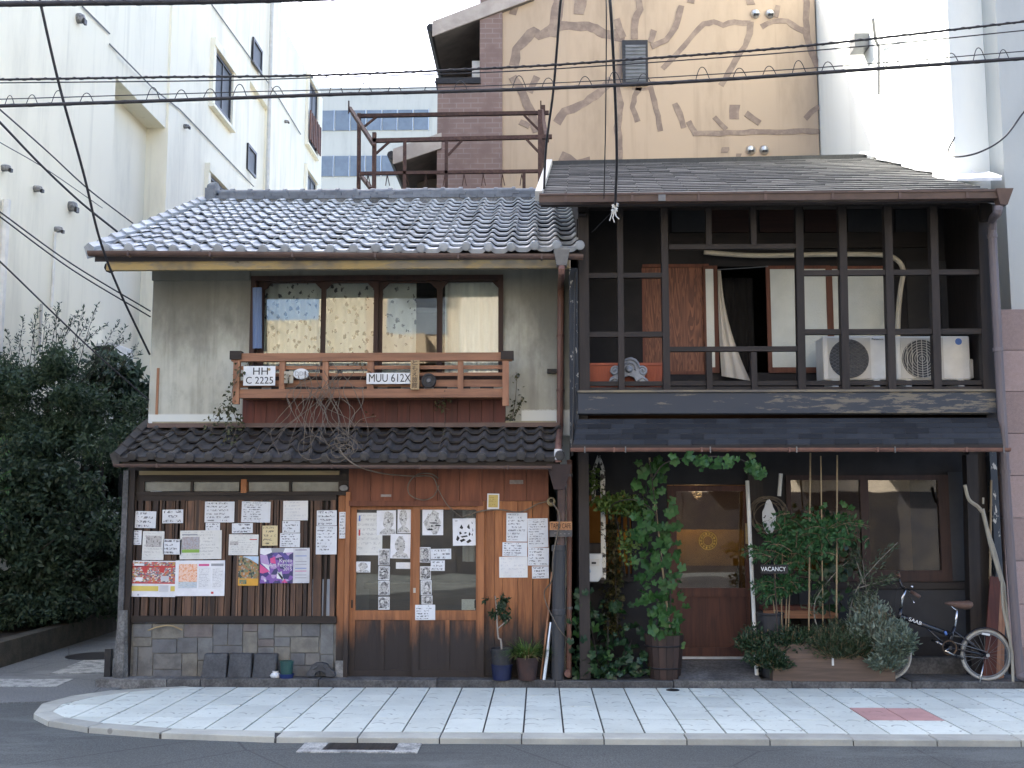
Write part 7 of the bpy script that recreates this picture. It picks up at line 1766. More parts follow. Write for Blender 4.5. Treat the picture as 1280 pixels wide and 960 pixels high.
def tree(name, label, base, H, crowns, n, size, m, asp=.45, stems=3, sprays=None, cat='tree', lean=0, dirs=None):
    t = T(name, label, cat, base, 'shrubs and trees beside the alley'); b = Vector(base); tk = MB(); q_ = random.Random(int(abs(base[0] * 131 + base[1] * 17)))
    for s_ in range(stems):
        c, r = crowns[s_ % len(crowns)]; e_ = Vector(c); bb = b + Vector((q_.uniform(-.12, .12), q_.uniform(-.12, .12), 0))
        m_ = bb.lerp(e_, .5) + Vector((q_.uniform(-.2, .2), q_.uniform(-.2, .2), 0)); tk.tube(curve([bb, m_, e_], 5), .05, 7, .018)
        for k in range(5):
            st_ = m_.lerp(e_, q_.uniform(0, .9)); tk.tube([st_, st_ + Vector((q_.uniform(-1, 1) * r[0], q_.uniform(-1, 1) * r[1], q_.uniform(0, .8) * r[2])) * .7], .015, 5, .005)
    tk.build('trunk', m_bark, t)
    P_ = []
    tot = sum(r[0]*r[1]*r[2] for c, r in crowns) or 1
    for c, r in crowns:
        k = max(6, int(26 * r[0]))
        subs = [(np.array(c) + NR.normal(size=3) * np.array(r) * .48, np.array(r) * NR.uniform(.22, .42)) for _ in range(k)]
        for cs, rs in subs: P_.append(blob(cs, rs, max(20, int(n * (r[0]*r[1]*r[2]) / tot / k)), .3))
    P_ = np.concatenate(P_); P_ = P_[P_[:, 2] > base[2] + .05]
    crown = leaves('crown', m, t, P_, size, asp, droop=.35)
    if sprays:
        pts = []; ds = []; tw = MB()
        for (p0, p1) in sprays:
            p0 = Vector(p0); p1 = Vector(p1); L = (p1 - p0).length; N_ = int(L / .018)
            cv = curve([p0, p0.lerp(p1, .55) + Vector((0, 0, L * .07)), p1], 8); tw.tube(cv, .006, 4, .002)
            for k in range(N_):
                f = (k / N_) ** .85; i_ = f * (len(cv) - 1); a_ = cv[int(i_)].lerp(cv[min(len(cv) - 1, int(i_) + 1)], i_ % 1); sd = Vector((q_.uniform(-1, 1), q_.uniform(-1, 1), q_.uniform(-.5, 1)))
                pts.append(a_ + sd * .05 * (1.1 - f)); ds.append((p1 - p0).normalized() * .6 + sd)
        tw.build('twigs', m_bark, t); leaves('spray_leaves', m_lf_fea, t, np.array([tuple(p) for p in pts]), size * .75, .35, dirs=np.array([tuple(d) for d in ds]), droop=0)
    return t
def bp(px, py, Y): p = PY(px, py, Y); return (p.x, p.y, p.z)
zsoil = .2
c1 = bp(60, 520, 4.2)
spr = []
for (x0, y0, x1, y1) in [(60,470,100,388),(40,480,20,420),(70,470,135,405),(85,480,150,425),(50,470,62,405),(30,490,-5,430),(75,480,110,400),(20,480,8,412),(90,490,165,420),(100,500,178,440),(55,480,80,410),(45,480,40,402),(95,470,122,380),(35,470,48,385),(0,480,-8,405),(20,475,30,395),(120,480,158,408),(130,500,172,430),(50,465,58,392),(85,465,105,385),(70,465,70,385),(15,485,-2,420),(110,480,150,400),(60,460,75,378),(10,500,-20,440),(80,500,140,450),(65,470,92,395)]: spr.append((bp(x0, y0, 4.3), bp(x1, y1, 4.1)))
tree('feathery_shrub', 'tall shrub with feathery pale shoots against the white block', (PY(60, 700, 4.2).x, 4.2, zsoil), 4, [(bp(60, 490, 4.2), (.85, .6, .6)), (bp(15, 530, 4.0), (.8, .6, .7)), (bp(105, 540, 4.4), (.8, .6, .7)), (bp(60, 580, 4.0), (.9, .6, .6))], 30000, .08, m_lf_mid, .4, 4, spr)
tree('evergreen_tree', 'dense dark evergreen filling the middle of the alley planting', (PY(70, 700, 3.4).x, 3.4, zsoil), 4, [(bp(70, 640, 3.4), (.85, .6, .7)), (bp(20, 680, 3.0), (.8, .6, .7)), (bp(110, 700, 4.2), (.7, .7, .65)), (bp(55, 740, 3.2), (.9, .5, .5)), (bp(10, 610, 3.2), (.7, .5, .6))], 34000, .09, m_lf_dark, .45, 4)
tree('broadleaf_tree', 'broad leaved dark tree leaning behind the tiled house corner', (PY(150, 700, 7.0).x, 7.0, zsoil), 4, [(bp(150, 500, 7.0), (.75, .7, .75)), (bp(165, 560, 7.4), (.7, .7, .8)), (bp(120, 480, 6.6), (.55, .5, .4)), (bp(150, 640, 7.6), (1.0, .7, .9)), (bp(140, 720, 7.0), (.9, .7, .7))], 17000, .15, m_lf_dark, .5, 3)
tree('low_hedge_shrub', 'low dark shrub growing just behind the mossy garden wall', (PY(100, 780, 4.4).x, 4.2, zsoil), 1.2, [(bp(110, 745, 5.0), (.8, .8, .35)), (bp(40, 760, 3.2), (.8, .6, .3)), (bp(135, 735, 7.0), (.9, .9, .45)), (bp(75, 750, 4.0), (.8, .6, .35))], 20000, .08, m_lf_dark, .45, 3, cat='shrub')
tree('alley_end_tree', 'dark tree mass closing the far end of the alley', (-6.9, 13.0, zsoil), 5, [((-5.8, 13.5, 1.6), (1.6, 1.0, 1.5)), ((-6.6, 12.6, 3.0), (1.2, 1.0, 1.0)), ((-5.0, 14.5, 2.2), (1.4, 1.0, 1.6))], 12000, .17, m_lf_dark, .5, 3)
# near compound-leaf branch at the picture's edge
nb = T('near_branch_shrub', 'shrub with bright compound leaves at the very edge beside the evergreen', 'shrub', (PY(-16, 700, 1.6).x, 1.6, zsoil), 'shrubs and trees beside the alley')
pts = []; ds = []; tw = MB()
for (x0, y0, x1, y1) in [(-30,600,12,560),(-30,610,14,590),(-30,620,12,612),(-35,580,8,545),(-30,640,6,640),(-40,620,4,670)]:
    a_, b_ = Vector(bp(x0, y0, 1.6)), Vector(bp(x1, y1, 1.5)); tw.tube([a_, b_], .005, 4, .002)
    for k in range(26): f = k / 25; s_ = 1 if k % 2 else -1; pts.append(tuple(a_.lerp(b_, f))); ds.append(tuple((b_ - a_).normalized() * .5 + Vector((.2 * s_, -.1, .8 * s_))))
tw.tube([Vector(bp(-30, 610, 1.6)), Vector((PY(-20, 700, 1.6).x, 1.6, zsoil - .02))], .02, 6); tw.build('trunk', m_bark, nb); leaves('crown', m_lf_near, nb, np.array(pts), .06, .4, dirs=np.array(ds), droop=.1, jitter=.15)
# ------------------------------------------------------------------ small plants
m_lf_pot = leaf_mat('sapling_leaf', (.022, .05, .024), (.045, .085, .04)); m_lf_strap = leaf_mat('strap_leaf', (.06, .15, .03), (.16, .24, .07)); m_lf_strawy = leaf_mat('dry_strap_leaf', (.20, .17, .07), (.28, .22, .10))
P_ = np.concatenate([blob(bp(630, 752, -.13), (.055, .06, .09), 90, .2), blob(bp(617, 768, -.13), (.05, .05, .04), 40, .2), blob(bp(632, 772, -.13), (.05, .05, .05), 50, .2), blob(bp(608, 749, -.13), (.035, .03, .025), 18, .2), blob(bp(625, 762, -.13), (.05, .05, .09), 60, .2)])
leaves('foliage', m_lf_pot, pt, P_, .05, .5)
def straps(parent, c, n, L, m, name, spread=1.0, up=1.0):
    mb = MB(); q_ = random.Random(n)
    for k in range(n):
        a = q_.uniform(0, 6.283); l_ = L * q_.uniform(.6, 1.1); o = Vector((math.cos(a), math.sin(a), 0)); w_ = .006 * q_.uniform(.7, 1.5); s = Vector((-o.y, o.x, 0)) * w_; pr = []
        b = Vector(c) + o * q_.uniform(0, .05); sp = q_.uniform(.3, 1) * spread
        for i in range(5): t = i / 4; pr.append(b + o * l_ * sp * t + Vector((0, 0, l_ * up * (t - .75 * sp * t * t))))
        i0 = len(mb.v)
        for i, p in enumerate(pr): f = 1 - (i / 4) ** 2 * .85; mb.v += [p - s * f, p + s * f]
        for i in range(4): mb.f.append((i0 + 2*i, i0 + 2*i + 1, i0 + 2*i + 3, i0 + 2*i + 2))
    return mb.build(name, m, parent, fix=False)
ctop = (p2.x, -.13, ZL + .185)
straps(pt2, ctop, 210, .29, m_lf_strap, 'leaves', 1.15, 1.05); straps(pt2, ctop, 70, .28, m_lf_strawy, 'dry_leaves', 1.25, .8)
# little leaf shoots on the balcony wall and lower roof
m_lf_olive = leaf_mat('olive_green_leaf', (.07, .08, .04), (.14, .14, .07)); m_lf_dry = leaf_mat('browning_leaf', (.09, .085, .04), (.20, .13, .06))
def shoot(label, paths, n, size, m, spread=.05):
    t = None; tw = MB(); P_ = []
    for s__ in paths:
        cv = curve([PY(*p) for p in s__], 6); tw.tube(cv, .004, 4, .002)
        for k in range(n): i_ = NR.random() * (len(cv) - 1); a_ = cv[int(i_)]; P_.append(np.array(a_) + NR.normal(size=3) * spread * np.array([1, .35, .8]))
    c_ = tw.v[0]; t = T('wall_creeper', label, 'creeper', c_); tw.build('stem', m_vine, t); leaves('leaves', m, t, np.array(P_), size, .5); return t
shoot('small olive creeper hanging at the railing corner above the lower roof', [[(300,462,-.08),(292,480,-.08),(288,505,-.05),(284,530,.0),(280,556,-.2)], [(292,500,-.05),(272,520,.1),(262,540,.1)], [(290,510,-.05),(296,530,.1),(290,552,-.1)]], 60, .055, m_lf_olive, .045)
shoot('creeper with small round leaves up the plaster beside the railing end', [[(640,540,.3),(641,520,.3),(644,500,.3),(646,475,.3),(645,465,.3)], [(642,525,.3),(650,505,.3),(652,495,.3)], [(641,530,.3),(634,520,.25)]], 34, .042, m_lf_olive, .03)
shoot('sparse climbing shoot rising over the red boards below the railing', [[(548,560,-.3),(555,540,.1),(556,520,.2),(553,500,.15),(556,488,-.06)], [(556,500,.15),(545,506,.15),(562,512,.15)]], 16, .055, m_lf_olive, .04)
shoot('few brown leaves clinging to the railing near the vine tangle', [[(440,452,-.08),(455,460,-.08),(450,475,-.08)], [(470,520,.15),(450,525,.15),(440,540,0)], [(360,470,-.06),(362,480,-.06)]], 14, .04, m_lf_dry, .035)
shoot('dark creeper tuft behind the square number plate', [[(302,449,.06),(312,453,.06),(303,459,.06)]], 30, .042, m_lf_olive, .028)
# grape vine: large lobed leaves, each its own object
m_grape = leaf_mat('grape_leaf', (.035, .105, .028), (.075, .175, .05), .4, .3); m_ivy = leaf_mat('ivy_leaf', (.014, .040, .020), (.04, .085, .035), .35, .15)
def lobed(r, k=5, depth=.32, fold=.12):
    mb = MB(); n_ = 20; mb.v.append(Vector((0, 0, 0)))
    for i in range(n_):
        t = 6.283 * i / n_ - math.pi / 2; rr = r * (1 - depth * (.5 + .5 * math.cos(k * (t + math.pi / 2)))) * (1 if i else .35); mb.v.append(Vector((rr * math.cos(t), 0 - fold * r * math.cos(2 * t), rr * math.sin(t) - r * .0)))
    for i in range(n_): mb.f.append((0, 1 + i, 1 + (i + 1) % n_))
    return mb
gl = share(lobed(.054), 'leaf', m_grape)
gv = T('grape_vine', 'grape vine with broad lobed leaves climbing from the tub and along the awning', 'vine', (bx_, .0, ZL + .3))
tw = MB()
main = curve([(bx_ + .02, .0, ZL + .32), PY(838, 740, -.05), PY(825, 690, -.1), PY(820, 640, -.16), PY(815, 600, -.25), PY(812, 575, -.4)], 8); side = curve([PY(815, 600, -.25), PY(830, 580, -.5), PY(860, 572, -.7), PY(900, 571, -.76), PY(930, 576, -.74), PY(945, 590, -.7)], 8); side2 = curve([PY(820, 640, -.16), PY(795, 625, -.2), PY(770, 628, -.1), PY(760, 640, 0)], 6)
for c_ in (main, side, side2): tw.tube(c_, .008, 5, .004)
tw.build('stem', m_bark, gv)
q = random.Random(3)
def put(px, py, Y, sc=1.0):
    o = inst(gl, 'leaf', gv, PY(px, py, Y), (q.gauss(-.25, .45), q.gauss(math.pi, .55), q.gauss(0, .5)), (sc * q.uniform(.5, 1.3),) * 3); return o
def wd(y):                                                       # half-width of the hanging mass along its height
    return 17 if y < 600 else 24 if y < 640 else 26 if y < 700 else 29 if y < 760 else 20
for i in range(215):
    y_ = q.uniform(572, 806); cx = 812 + (y_ - 575) * .085 if y_ < 700 else 824 + (y_ - 700) * .06
    put(cx + q.uniform(-1, 1) * wd(y_) * 1.05, y_, -.16 + .0004 * (y_ - 600) + q.gauss(0, .09))
for i in range(42): x_ = 840 + 110 * q.random() ** .8; put(x_, 575 + (x_ - 850) * .05 + q.gauss(0, 4.5) + (8 * q.random() if x_ > 930 else 0), -.76 + q.gauss(0, .05), .85)
for i in range(18): put(q.gauss(945, 6), q.uniform(574, 598), -.74 + q.gauss(0, .05), .8)
# pale bush behind it, brown creeper, ivy on the ground
m_lf_lime = leaf_mat('lime_leaf', (.06, .12, .025), (.13, .19, .045)); m_lf_bronze = leaf_mat('bronze_leaf', (.05, .06, .02), (.11, .085, .03))
pb_ = T('lime_creeper', 'lime green small leaved creeper beside the pointed white frame', 'creeper', PY(775, 640, .05)); tw = MB().tube(curve([PY(782, 720, .1), PY(776, 680, .08), PY(770, 640, .05)], 5), .006, 5); tw.build('stem', m_bark, pb_)
leaves('leaves', m_lf_lime, pb_, np.concatenate([blob(bp(770, 630, .0), (.20, .12, .13), 420, .2), blob(bp(792, 632, -.08), (.15, .1, .14), 260, .2), blob(bp(752, 628, .05), (.12, .08, .1), 150, .2), blob(bp(742, 600, .1), (.08, .06, .16), 70, .2), blob(bp(785, 680, -.05), (.12, .1, .2), 160, .1)]), .052, .6)
bz_ = T('bronze_creeper', 'bronze tinted creeper trailing down the dark lattice bars', 'creeper', PY(768, 700, .3)); MB().tube(curve([PY(764, 640, .3), PY(768, 700, .3), PY(772, 780, .2)], 5), .005, 5).build('stem', m_bark, bz_)
leaves('leaves', m_lf_bronze, bz_, np.concatenate([blob(bp(766, 660 + 16 * i, .3), (.13, .07, .09), 110, .1) for i in range(9)]), .05, .6)
iv = T('ivy_clump', 'dark ivy mounding over the foot of the timber house corner', 'ivy', (PY(755, 840, -.02).x, .0, ZL)); tw = MB()
for (x0, x1, y1) in ((740, 722, 740), (750, 735, 760), (770, 790, 800), (760, 760, 770)): tw.tube(curve([PY(x0, 845, .0), PY((x0+x1)/2, (845+y1)/2, -.04), PY(x1, y1, .0)], 4), .008, 5, .004)
tw.build('stem', m_bark, iv)
gi = share(lobed(.04, 5, .28, .15), 'leaf', m_ivy); gi2 = share(lobed(.045, 5, .28, .15), 'leaf', m_grape)
for i in range(290):
    f = q.random()
    if f < .33: x_, y_, Y_, = q.gauss(727, 8), q.uniform(735, 845), -.05 + q.gauss(0, .06)
    elif f < .75: x_, y_, Y_ = q.uniform(718, 815), 846 - abs(q.gauss(0, 22)), -.06 + q.gauss(0, .06)
    else: x_, y_, Y_ = q.gauss(752, 22), q.uniform(750, 830), .1 + q.gauss(0, .08)
    P0 = PY(x_, y_, Y_); P0.z = max(P0.z, ZL + .03)
    inst(gi2 if q.random() < .06 else gi, 'leaf', iv, P0, (q.gauss(-.4, .5), q.gauss(math.pi, .8), q.gauss(0, .6)), (q.uniform(.7, 1.4),) * 3)
# planter foliage
m_lf_nan = leaf_mat('nandina_leaf', (.03, .10, .035), (.06, .16, .055)); m_lf_herb = leaf_mat('silver_herb_leaf', (.15, .20, .155), (.25, .30, .24)); m_lf_ros = leaf_mat('rosemary_leaf', (.035, .065, .03), (.07, .10, .05)); m_lf_oliv2 = leaf_mat('olive_tree_leaf', (.055, .08, .045), (.11, .14, .085)); m_cane = M('tan_stem', (.30, .22, .13), (.2, .15, .09), 8, (1, 1, .3), rough=.6)
nd = T('nandina_shrub', 'slender caned shrub with two tiers of feathery leaves in the planter', 'shrub', (PY(980, 830, -.02).x, -.02, ZL)); tw = MB()
for (x0, x1, y1) in ((975, 968, 700), (978, 978, 690), (982, 986, 690), (985, 990, 680), (973, 963, 735)): tw.tube(curve([PY(x0, 815, -.02), PY((x0 + x1)/2 - 1, 755, -.05), PY(x1, y1, -.06)], 5), .007, 5, .005)
tw.tube(curve([PY(990, 680, -.06), PY(1030, 655, -.2), PY(1085, 659, -.3)], 5), .004, 4, .002); tw.build('canes', m_cane, nd)
def fronds(parent, name, m, specs, leafL, per=26, asp=.4):
    pts = []; ds = []; tw = MB()
    for (x0, y0, x1, y1, Y) in specs:
        a_, b_ = Vector(bp(x0, y0, Y)), Vector(bp(x1, y1, Y - .05)); cv = curve([a_, a_.lerp(b_, .5) + Vector((0, 0, (b_ - a_).length * .12)), b_], 6); tw.tube(cv, .003, 3, .0015)
        for k in range(per): f = .15 + .85 * k / per; i_ = f * (len(cv) - 1); s_ = 1 if k % 2 else -1; d_ = (b_ - a_).normalized(); sd = d_.cross(Vector((0, 1, .3))).normalized() * s_; pts.append(tuple(cv[min(len(cv) - 1, int(i_))] + sd * .012)); ds.append(tuple(d_ * .6 + sd))
    tw.build(name + '_ribs', m_cane, parent, kind='stuff'); leaves(name, m, parent, np.array(pts), leafL, asp, dirs=np.array(ds), droop=.12, jitter=.25)
sp = []
for i in range(85):
    x0, y0 = q.gauss(988, 15), q.gauss(680, 16); a = q.uniform(0, 6.283); L = q.uniform(14, 30); sp.append((x0, y0, x0 + L * math.cos(a) * 1.25, y0 + L * math.sin(a) * .75, -.06 + q.gauss(0, .08)))
for i in range(60): x0, y0 = q.gauss(1034, 20), q.gauss(668, 10); a = q.uniform(0, 6.283); L = q.uniform(10, 24); sp.append((x0, y0, x0 + L * math.cos(a) * 1.2, y0 + L * math.sin(a) * .7, -.2 + q.gauss(0, .06)))
sp += [(1040, 660, 1088, 658, -.3), (1030, 664, 1072, 650, -.28), (1035, 668, 1075, 672, -.25)]
for i in range(44): x0, y0 = q.gauss(976, 12), q.gauss(736, 7); a = q.uniform(0, 6.283); L = q.uniform(10, 22); sp.append((x0, y0, x0 + L * math.cos(a) * 1.2, y0 + L * math.sin(a) * .6, -.06 + q.gauss(0, .06)))
fronds(nd, 'leaves', m_lf_nan, sp, .052, 24, .42)
mv = T('morning_glory_vine', 'dark heart leaved vine on the canes in the planter', 'vine', PY(1040, 800, -.02)); MB().tube(curve([PY(1040, 800, -.02), PY(1036, 740, 0), PY(1040, 690, 0), PY(1030, 640, -.1)], 6), .005, 5).build('stem', m_bark, mv)
gh = share(lobed(.045, 3, .2, .1), 'leaf', m_ivy)
for i in range(110): y_ = q.uniform(640, 765); inst(gh, 'leaf', mv, PY(1040 + q.gauss(0, 13) - (8 if y_ < 680 else 0), y_, .0 + q.gauss(0, .06)), (q.gauss(-.4, .45), q.gauss(math.pi, .6), q.gauss(0, .6)), (q.uniform(.7, 1.3),) * 3)
for i in range(22): inst(gl, 'leaf', mv, PY(q.gauss(1048, 14), q.uniform(625, 670), -.22 + q.gauss(0, .05)), (q.gauss(-.3, .4), q.gauss(math.pi, .6), q.gauss(0, .5)), (q.uniform(.5, .85),) * 3)
olv = T('olive_shrub', 'young olive shrub with a long branch reaching past the window', 'shrub', (PY(1070, 830, -.02).x, -.02, ZL)); tw = MB(); sp = []
br = [[(1068,815,-.02),(1062,770,-.04),(1072,735,-.08),(1095,705,-.14),(1122,678,-.2)], [(1072,735,-.08),(1098,728,-.12),(1118,722,-.16)], [(1028,800,-.04),(1018,770,-.06),(1022,745,-.06),(1045,715,-.06),(1062,700,-.06)], [(1068,790,-.02),(1084,760,-.06),(1078,700,-.1)], [(1080,730,-.1),(1070,700,-.12),(1066,690,-.12)]]
pts = []; ds = []
for b_ in br:
    cv = curve([PY(*p) for p in b_], 8); tw.tube(cv, .007, 5, .003)
    for k in range(110): f = .3 + .7 * q.random(); i_ = int(f * (len(cv) - 2)); d_ = (cv[i_ + 1] - cv[i_]).normalized(); pts.append(tuple(cv[i_] + Vector((q.gauss(0, .03), q.gauss(0, .03), q.gauss(0, .03))))); ds.append(tuple(d_ + Vector((q.gauss(0, .6), q.gauss(0, .5), q.gauss(0, .6)))))
tw.build('trunk', M('grey_twig', (.22, .2, .17), (.15, .14, .12), 9), olv); leaves('leaves', m_lf_oliv2, olv, np.array(pts), .062, .28, dirs=np.array(ds), droop=0, jitter=.2)
def bush(label, name, m, lumps, n, size, asp, upd=1.0):
    c_ = PY(*lumps[0][:3]); t = T(name, label, 'herb', (c_.x, c_.y, ZL + .2)); tw = MB(); pts = []; ds = []
    for (px, py, Y, r, h) in lumps:
        b_ = PY(px, py, Y)
        for k in range(n):
            a = q.uniform(0, 6.283); sp_ = q.random() ** .6; e_ = b_ + Vector((math.cos(a) * r * sp_, math.sin(a) * r * .6 * sp_, h * (1.05 - .7 * sp_ * sp_) * q.uniform(.75, 1.1))); cv = curve([b_, b_.lerp(e_, .5) + Vector((math.cos(a) * r * .15, 0, 0)), e_], 4)
            if k % 3 == 0: tw.tube(cv, .0025, 3, .0015)
            for j in range(9): f = .3 + .7 * j / 8; i_ = f * (len(cv) - 1); d_ = (e_ - b_).normalized(); pts.append(tuple(cv[min(len(cv) - 1, int(i_))] + Vector((q.gauss(0, .008), q.gauss(0, .008), q.gauss(0, .01))))); ds.append(tuple(d_ * upd + Vector((q.gauss(0, .6), q.gauss(0, .6), q.gauss(0, .5)))))
    tw.build('stems', m_cane, t, kind='stuff'); leaves('leaves', m, t, np.array(pts), size, asp, dirs=np.array(ds), droop=0, jitter=.2); return t
bush('silvery grey green herb spilling over the end of the planter box', 'silver_herb', m_lf_herb, [(1097, 815, -.1, .24, .48), (1118, 825, -.2, .2, .34), (1085, 800, -.02, .2, .44), (1128, 818, -.24, .14, .28), (1108, 838, -.23, .18, .2), (1075, 812, -.08, .16, .3)], 200, .05, .36)
bush('fine leaved rosemary in the middle of the planter box', 'rosemary', m_lf_ros, [(1045, 812, -.06, .20, .26), (1065, 812, -.06, .18, .26), (1022, 815, -.06, .2, .22), (1050, 824, -.18, .28, .2), (1036, 815, -.14, .26, .24), (1072, 822, -.17, .2, .2)], 210, .042, .22)
bush('dark low leafy herb spilling over the door side of the planter', 'leafy_herb', m_lf_pot, [(955, 835, -.17, .2, .22), (968, 818, -.1, .28, .22), (990, 810, -.08, .28, .20), (942, 818, -.06, .2, .26), (970, 838, -.2, .16, .16), (1012, 812, -.06, .22, .18)], 110, .042, .42)
# ------------------------------------------------------------------ rusty drying frame behind the ridge
rf = T('rusty_roof_frame', 'rusty steel drying frame standing behind the tiled ridge', 'frame', (-.9, 4.3, 5.2))
YFa, YFb = 4.0, 5.3
def fb(name, x0, y0, x1, y1, Y0, Y1, w=.055, ext=0):
    a_, b_ = PY(x0, y0, Y0), PY(x1, y1, Y1)
    if ext: b_.z -= ext
    MB().beam(a_, b_, w, w).build(name, m_rust, rf)
fb('post', 468, 166, 468, 236, YFa, YFa, ext=.55); fb('post', 506, 176, 506, 236, YFa, YFa, .045, .55); fb('post', 558, 176, 558, 236, YFa, YFa, .045, .55); fb('post', 675, 138, 675, 236, YFa, YFa, .06, .55); fb('post', 655, 216, 655, 236, YFa, YFa, .045, .5)
fb('post', 449, 142, 449, 236, YFb, YFb, .055, .9); fb('post', 679, 132, 682, 236, YFb, YFb, .06, .9)
fb('rail', 466, 176, 690, 171, YFa, YFa); fb('rail', 448, 145, 686, 141, YFb, YFb); fb('rail', 450, 217, 676, 214, YFa, YFa, .045)
fb('side_rail', 437, 135, 468, 182, YFb + .3, YFa - .1, .05); fb('side_rail', 677, 138, 684, 176, YFb, YFa, .05); fb('side_rail', 450, 218, 464, 236, YFb, YFa, .05)
fb('brace', 453, 160, 471, 146, YFb, YFb, .03); fb('brace', 470, 192, 487, 177, YFa, YFa, .03); fb('brace', 560, 194, 577, 176, YFa, YFa, .03); fb('brace', 655, 144, 674, 163, YFb, YFb, .03); fb('brace', 658, 174, 676, 193, YFa, YFa, .03)
for px_ in (436, 676): a_ = PY(px_, 126, YFb); fb('rod', px_, 126, px_, 142, YFb + .2, YFb + .2, .02)
for i in range(9):
    xx = 460 + i * 24; fb('hook', xx, 218, xx - 2, 232, YFa + .1, YFa + .1, .012); fb('hook', xx, 218, xx + 3, 232, YFa + .1, YFa + .1, .012)
m_cable = M('black_cable', (.022, .022, .026), (.035, .035, .04), 20, rough=.55, orand=.1, bump=0)
GW = 'overhead cables along the street'
def sagline(pts, Y, n=24, sag=0):
    cv = curve([PY(x_, y_, Y if not isinstance(Y, (list, tuple)) else Y[i]) for i, (x_, y_) in enumerate(pts)], n); return cv
def cable(name, label, pts, Y, r, group=GW, extra=None):
    cv = sagline(pts, Y)
    far = 14 if group == GW else 9                                # goes on to poles outside the picture
    cv = [cv[0] + (cv[0] - cv[3]).normalized() * far * k / 4 + Vector((0, 0, .012 * far * (k / 4) ** 2)) for k in (4, 3, 2, 1)] + cv
    if group == GW: cv = cv + [cv[-1] + (cv[-1] - cv[-4]).normalized() * far * k / 4 for k in (1, 2, 3, 4)]
    t = T(name, label, 'cable', cv[0], group); MB().tube(cv, r, 6).build('wire', m_cable, t, smooth=True); return t, cv
def helix(t, cv, R0, r, pitch, parent_name='lashing_wire', loose=0):
    pts = []; acc = 0
    for i in range(len(cv) - 1):
        a_, b_ = cv[i], cv[i+1]; k = 6
        for j in range(k):
            p = a_.lerp(b_, j / k); acc += (b_ - a_).length / k; ph = acc / pitch * 6.283
            pts.append(p + Vector((0, math.cos(ph) * R0, math.sin(ph) * R0 + loose * max(0, math.sin(acc / pitch * 1.3)))))
    MB().tube(pts, r, 4).build(parent_name, m_cable, t)
YWi = -2.6
t_, cv = cable('overhead_cable', 'thick lashed street cable with loose wire loops, the lowest across both houses', [(-60,135),(0,132.5),(200,126),(420,118),(640,112),(860,102),(1080,87),(1280,73),(1340,69)], YWi, .014); helix(t_, cv, .012, .004, .30)
for i in range(46):                                               # slack loops above it
    f = i / 46 * (len(cv) - 8); a_, b_ = cv[int(f)], cv[int(f) + 2]; d_ = (b_ - a_)
    if i % 6 == 5: continue
    h_ = .075 if i % 3 else .10
    MB().tube(curve([a_, a_.lerp(b_, .3) + Vector((0, 0, h_)), a_.lerp(b_, .65) + Vector((0, 0, h_)), b_], 4), .0035, 4).build('wire_loop', m_cable, t_)
cable('overhead_cable', 'thin messenger wire just above the lashed street cable', [(-60,126),(0,124),(300,115),(640,106),(1000,86),(1280,64),(1340,60)], YWi, .004)
t_, cv = cable('overhead_cable', 'twisted pair cable above the lashed one, crossing the beige wall', [(-60,100),(0,99.5),(200,96.5),(400,94),(640,84),(780,75),(1000,58),(1280,27),(1340,21)], YWi + .3, .009); helix(t_, cv, .009, .0045, .12)
cable('overhead_cable', 'thin loose wire running below the twisted pair cable', [(-60,104),(0,103.5),(250,101),(400,97),(640,89),(900,72),(1100,56),(1280,38),(1340,33)], YWi + .3, .005)
t_, cv = cable('overhead_cable', 'thick bundled cable at the very top over the white block', [(-60,6),(0,5),(120,3.5),(250,2),(420,-3),(640,-14)], YWi - .4, .022); helix(t_, cv, .02, .005, .25)
GS = 'service wires dropping to the houses'
cable('service_wire', 'service wire dropping steeply past the white block to the alley', [(47,-20),(52,10),(75,110),(104,215),(125,300),(150,365),(187,443)], [YWi, YWi, -2.2, -1.6, -1.0, -.4, .33], .012, GS)
cable('service_wire', 'upper of two wires slanting down to the tiled roof corner', [(-20,122),(0,137),(60,190),(110,236),(166,279)], [-1.5, -1.2, 0, .8, 1.6], .008, GS)
cable('service_wire', 'thicker slanting wire meeting the tiled roof corner', [(-20,135),(0,153),(50,205),(100,252),(147,290)], [-1.5, -1.2, -.2, .4, .7], .012, GS)
cable('service_wire', 'thin wire slanting to the plaster wall, upper of a pair', [(-20,252),(0,265),(90,330),(188,389)], [-2, -1.6, -.6, .34], .007, GS)
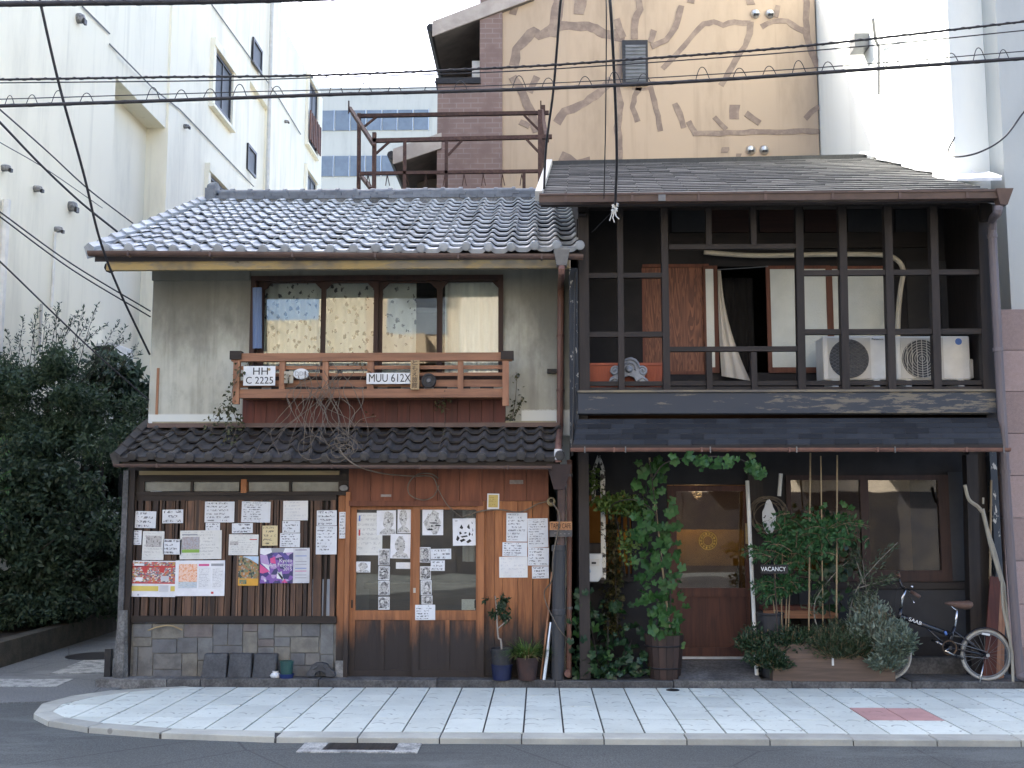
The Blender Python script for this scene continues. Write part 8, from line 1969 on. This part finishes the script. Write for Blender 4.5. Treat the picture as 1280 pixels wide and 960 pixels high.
cable('service_wire', 'thin wire slanting to the plaster wall, lower of a pair', [(-20,258),(0,271),(90,337),(188,396)], [-2, -1.6, -.6, .34], .007, GS)
cable('service_wire', 'lowest slanting wire passing in front of the shrubs', [(-20,312),(0,327),(60,385),(120,442),(186,500)], [-2, -1.6, -.7, -.1, .34], .008, GS)
cable('service_wire', 'thin grey wire slanting across the near part of the white block', [(-20,165),(0,178),(60,213),(128,260)], [1.0, 1.6, 3.5, 6.0], .006, GS)
cable('service_wire', 'wire pair dropping past the rusty frame to the dark eave', [(704,-20),(700,10),(692,110),(683,180),(680,236)], [YWi, YWi, -1.8, -1.0, -.6], .011, GS)
t_, cv = cable('service_wire', 'main service drop down to the porcelain insulators under the dark eave', [(760,-20),(764,20),(769,120),(771,200),(769,256)], [YWi, YWi, -1.9, -1.2, -.75], .013, GS)
cable('service_wire', 'hair thin wire beside the main service drop', [(757,-20),(758,30),(757,150),(755,248)], [YWi, YWi, -1.9, -.72], .005, GS)
cable('service_wire', 'slack black wire curling from the grey wall to the roof sheet', [(1300,120),(1280,140),(1255,172),(1225,190),(1196,196),(1185,190),(1193,172)], [.45, .45, .42, .4, .5, .7, .85], .010, GS)
ins = T('insulators', 'cluster of small white porcelain insulators at the dark eave', 'insulator', PY(768, 265, -.75))
m_porc = M('porcelain', (.68, .67, .62), rough=.3, bump=0)
for i, (x_, y_) in enumerate([(767, 258), (771, 256), (766, 264), (770, 262)]):
    p = PY(x_, y_, -.74); MB().lathe([(.0, -.02), (.018, -.018), (.012, 0), (.02, .012), (0, .022)], p, 10).build('knob', m_porc, ins, smooth=True)
MB().tube([PY(768, 258, -.72), PY(768, 252, -.68)], .008, 5).build('hook', m_iron, ins)
for pts in ([(766,264),(764,270),(762,276)], [(769,264),(770,270),(774,274)], [(768,265),(766,272),(768,278)]): MB().tube([PY(x_, y_, -.75) for x_, y_ in pts], .005, 4).build('wire_tail', m_porc, ins)
MB().tube(curve([PY(768, 262, -.73), PY(755, 275, -.4), PY(740, 290, -.17)], 5), .006, 4).build('lead_in', m_cable, ins)
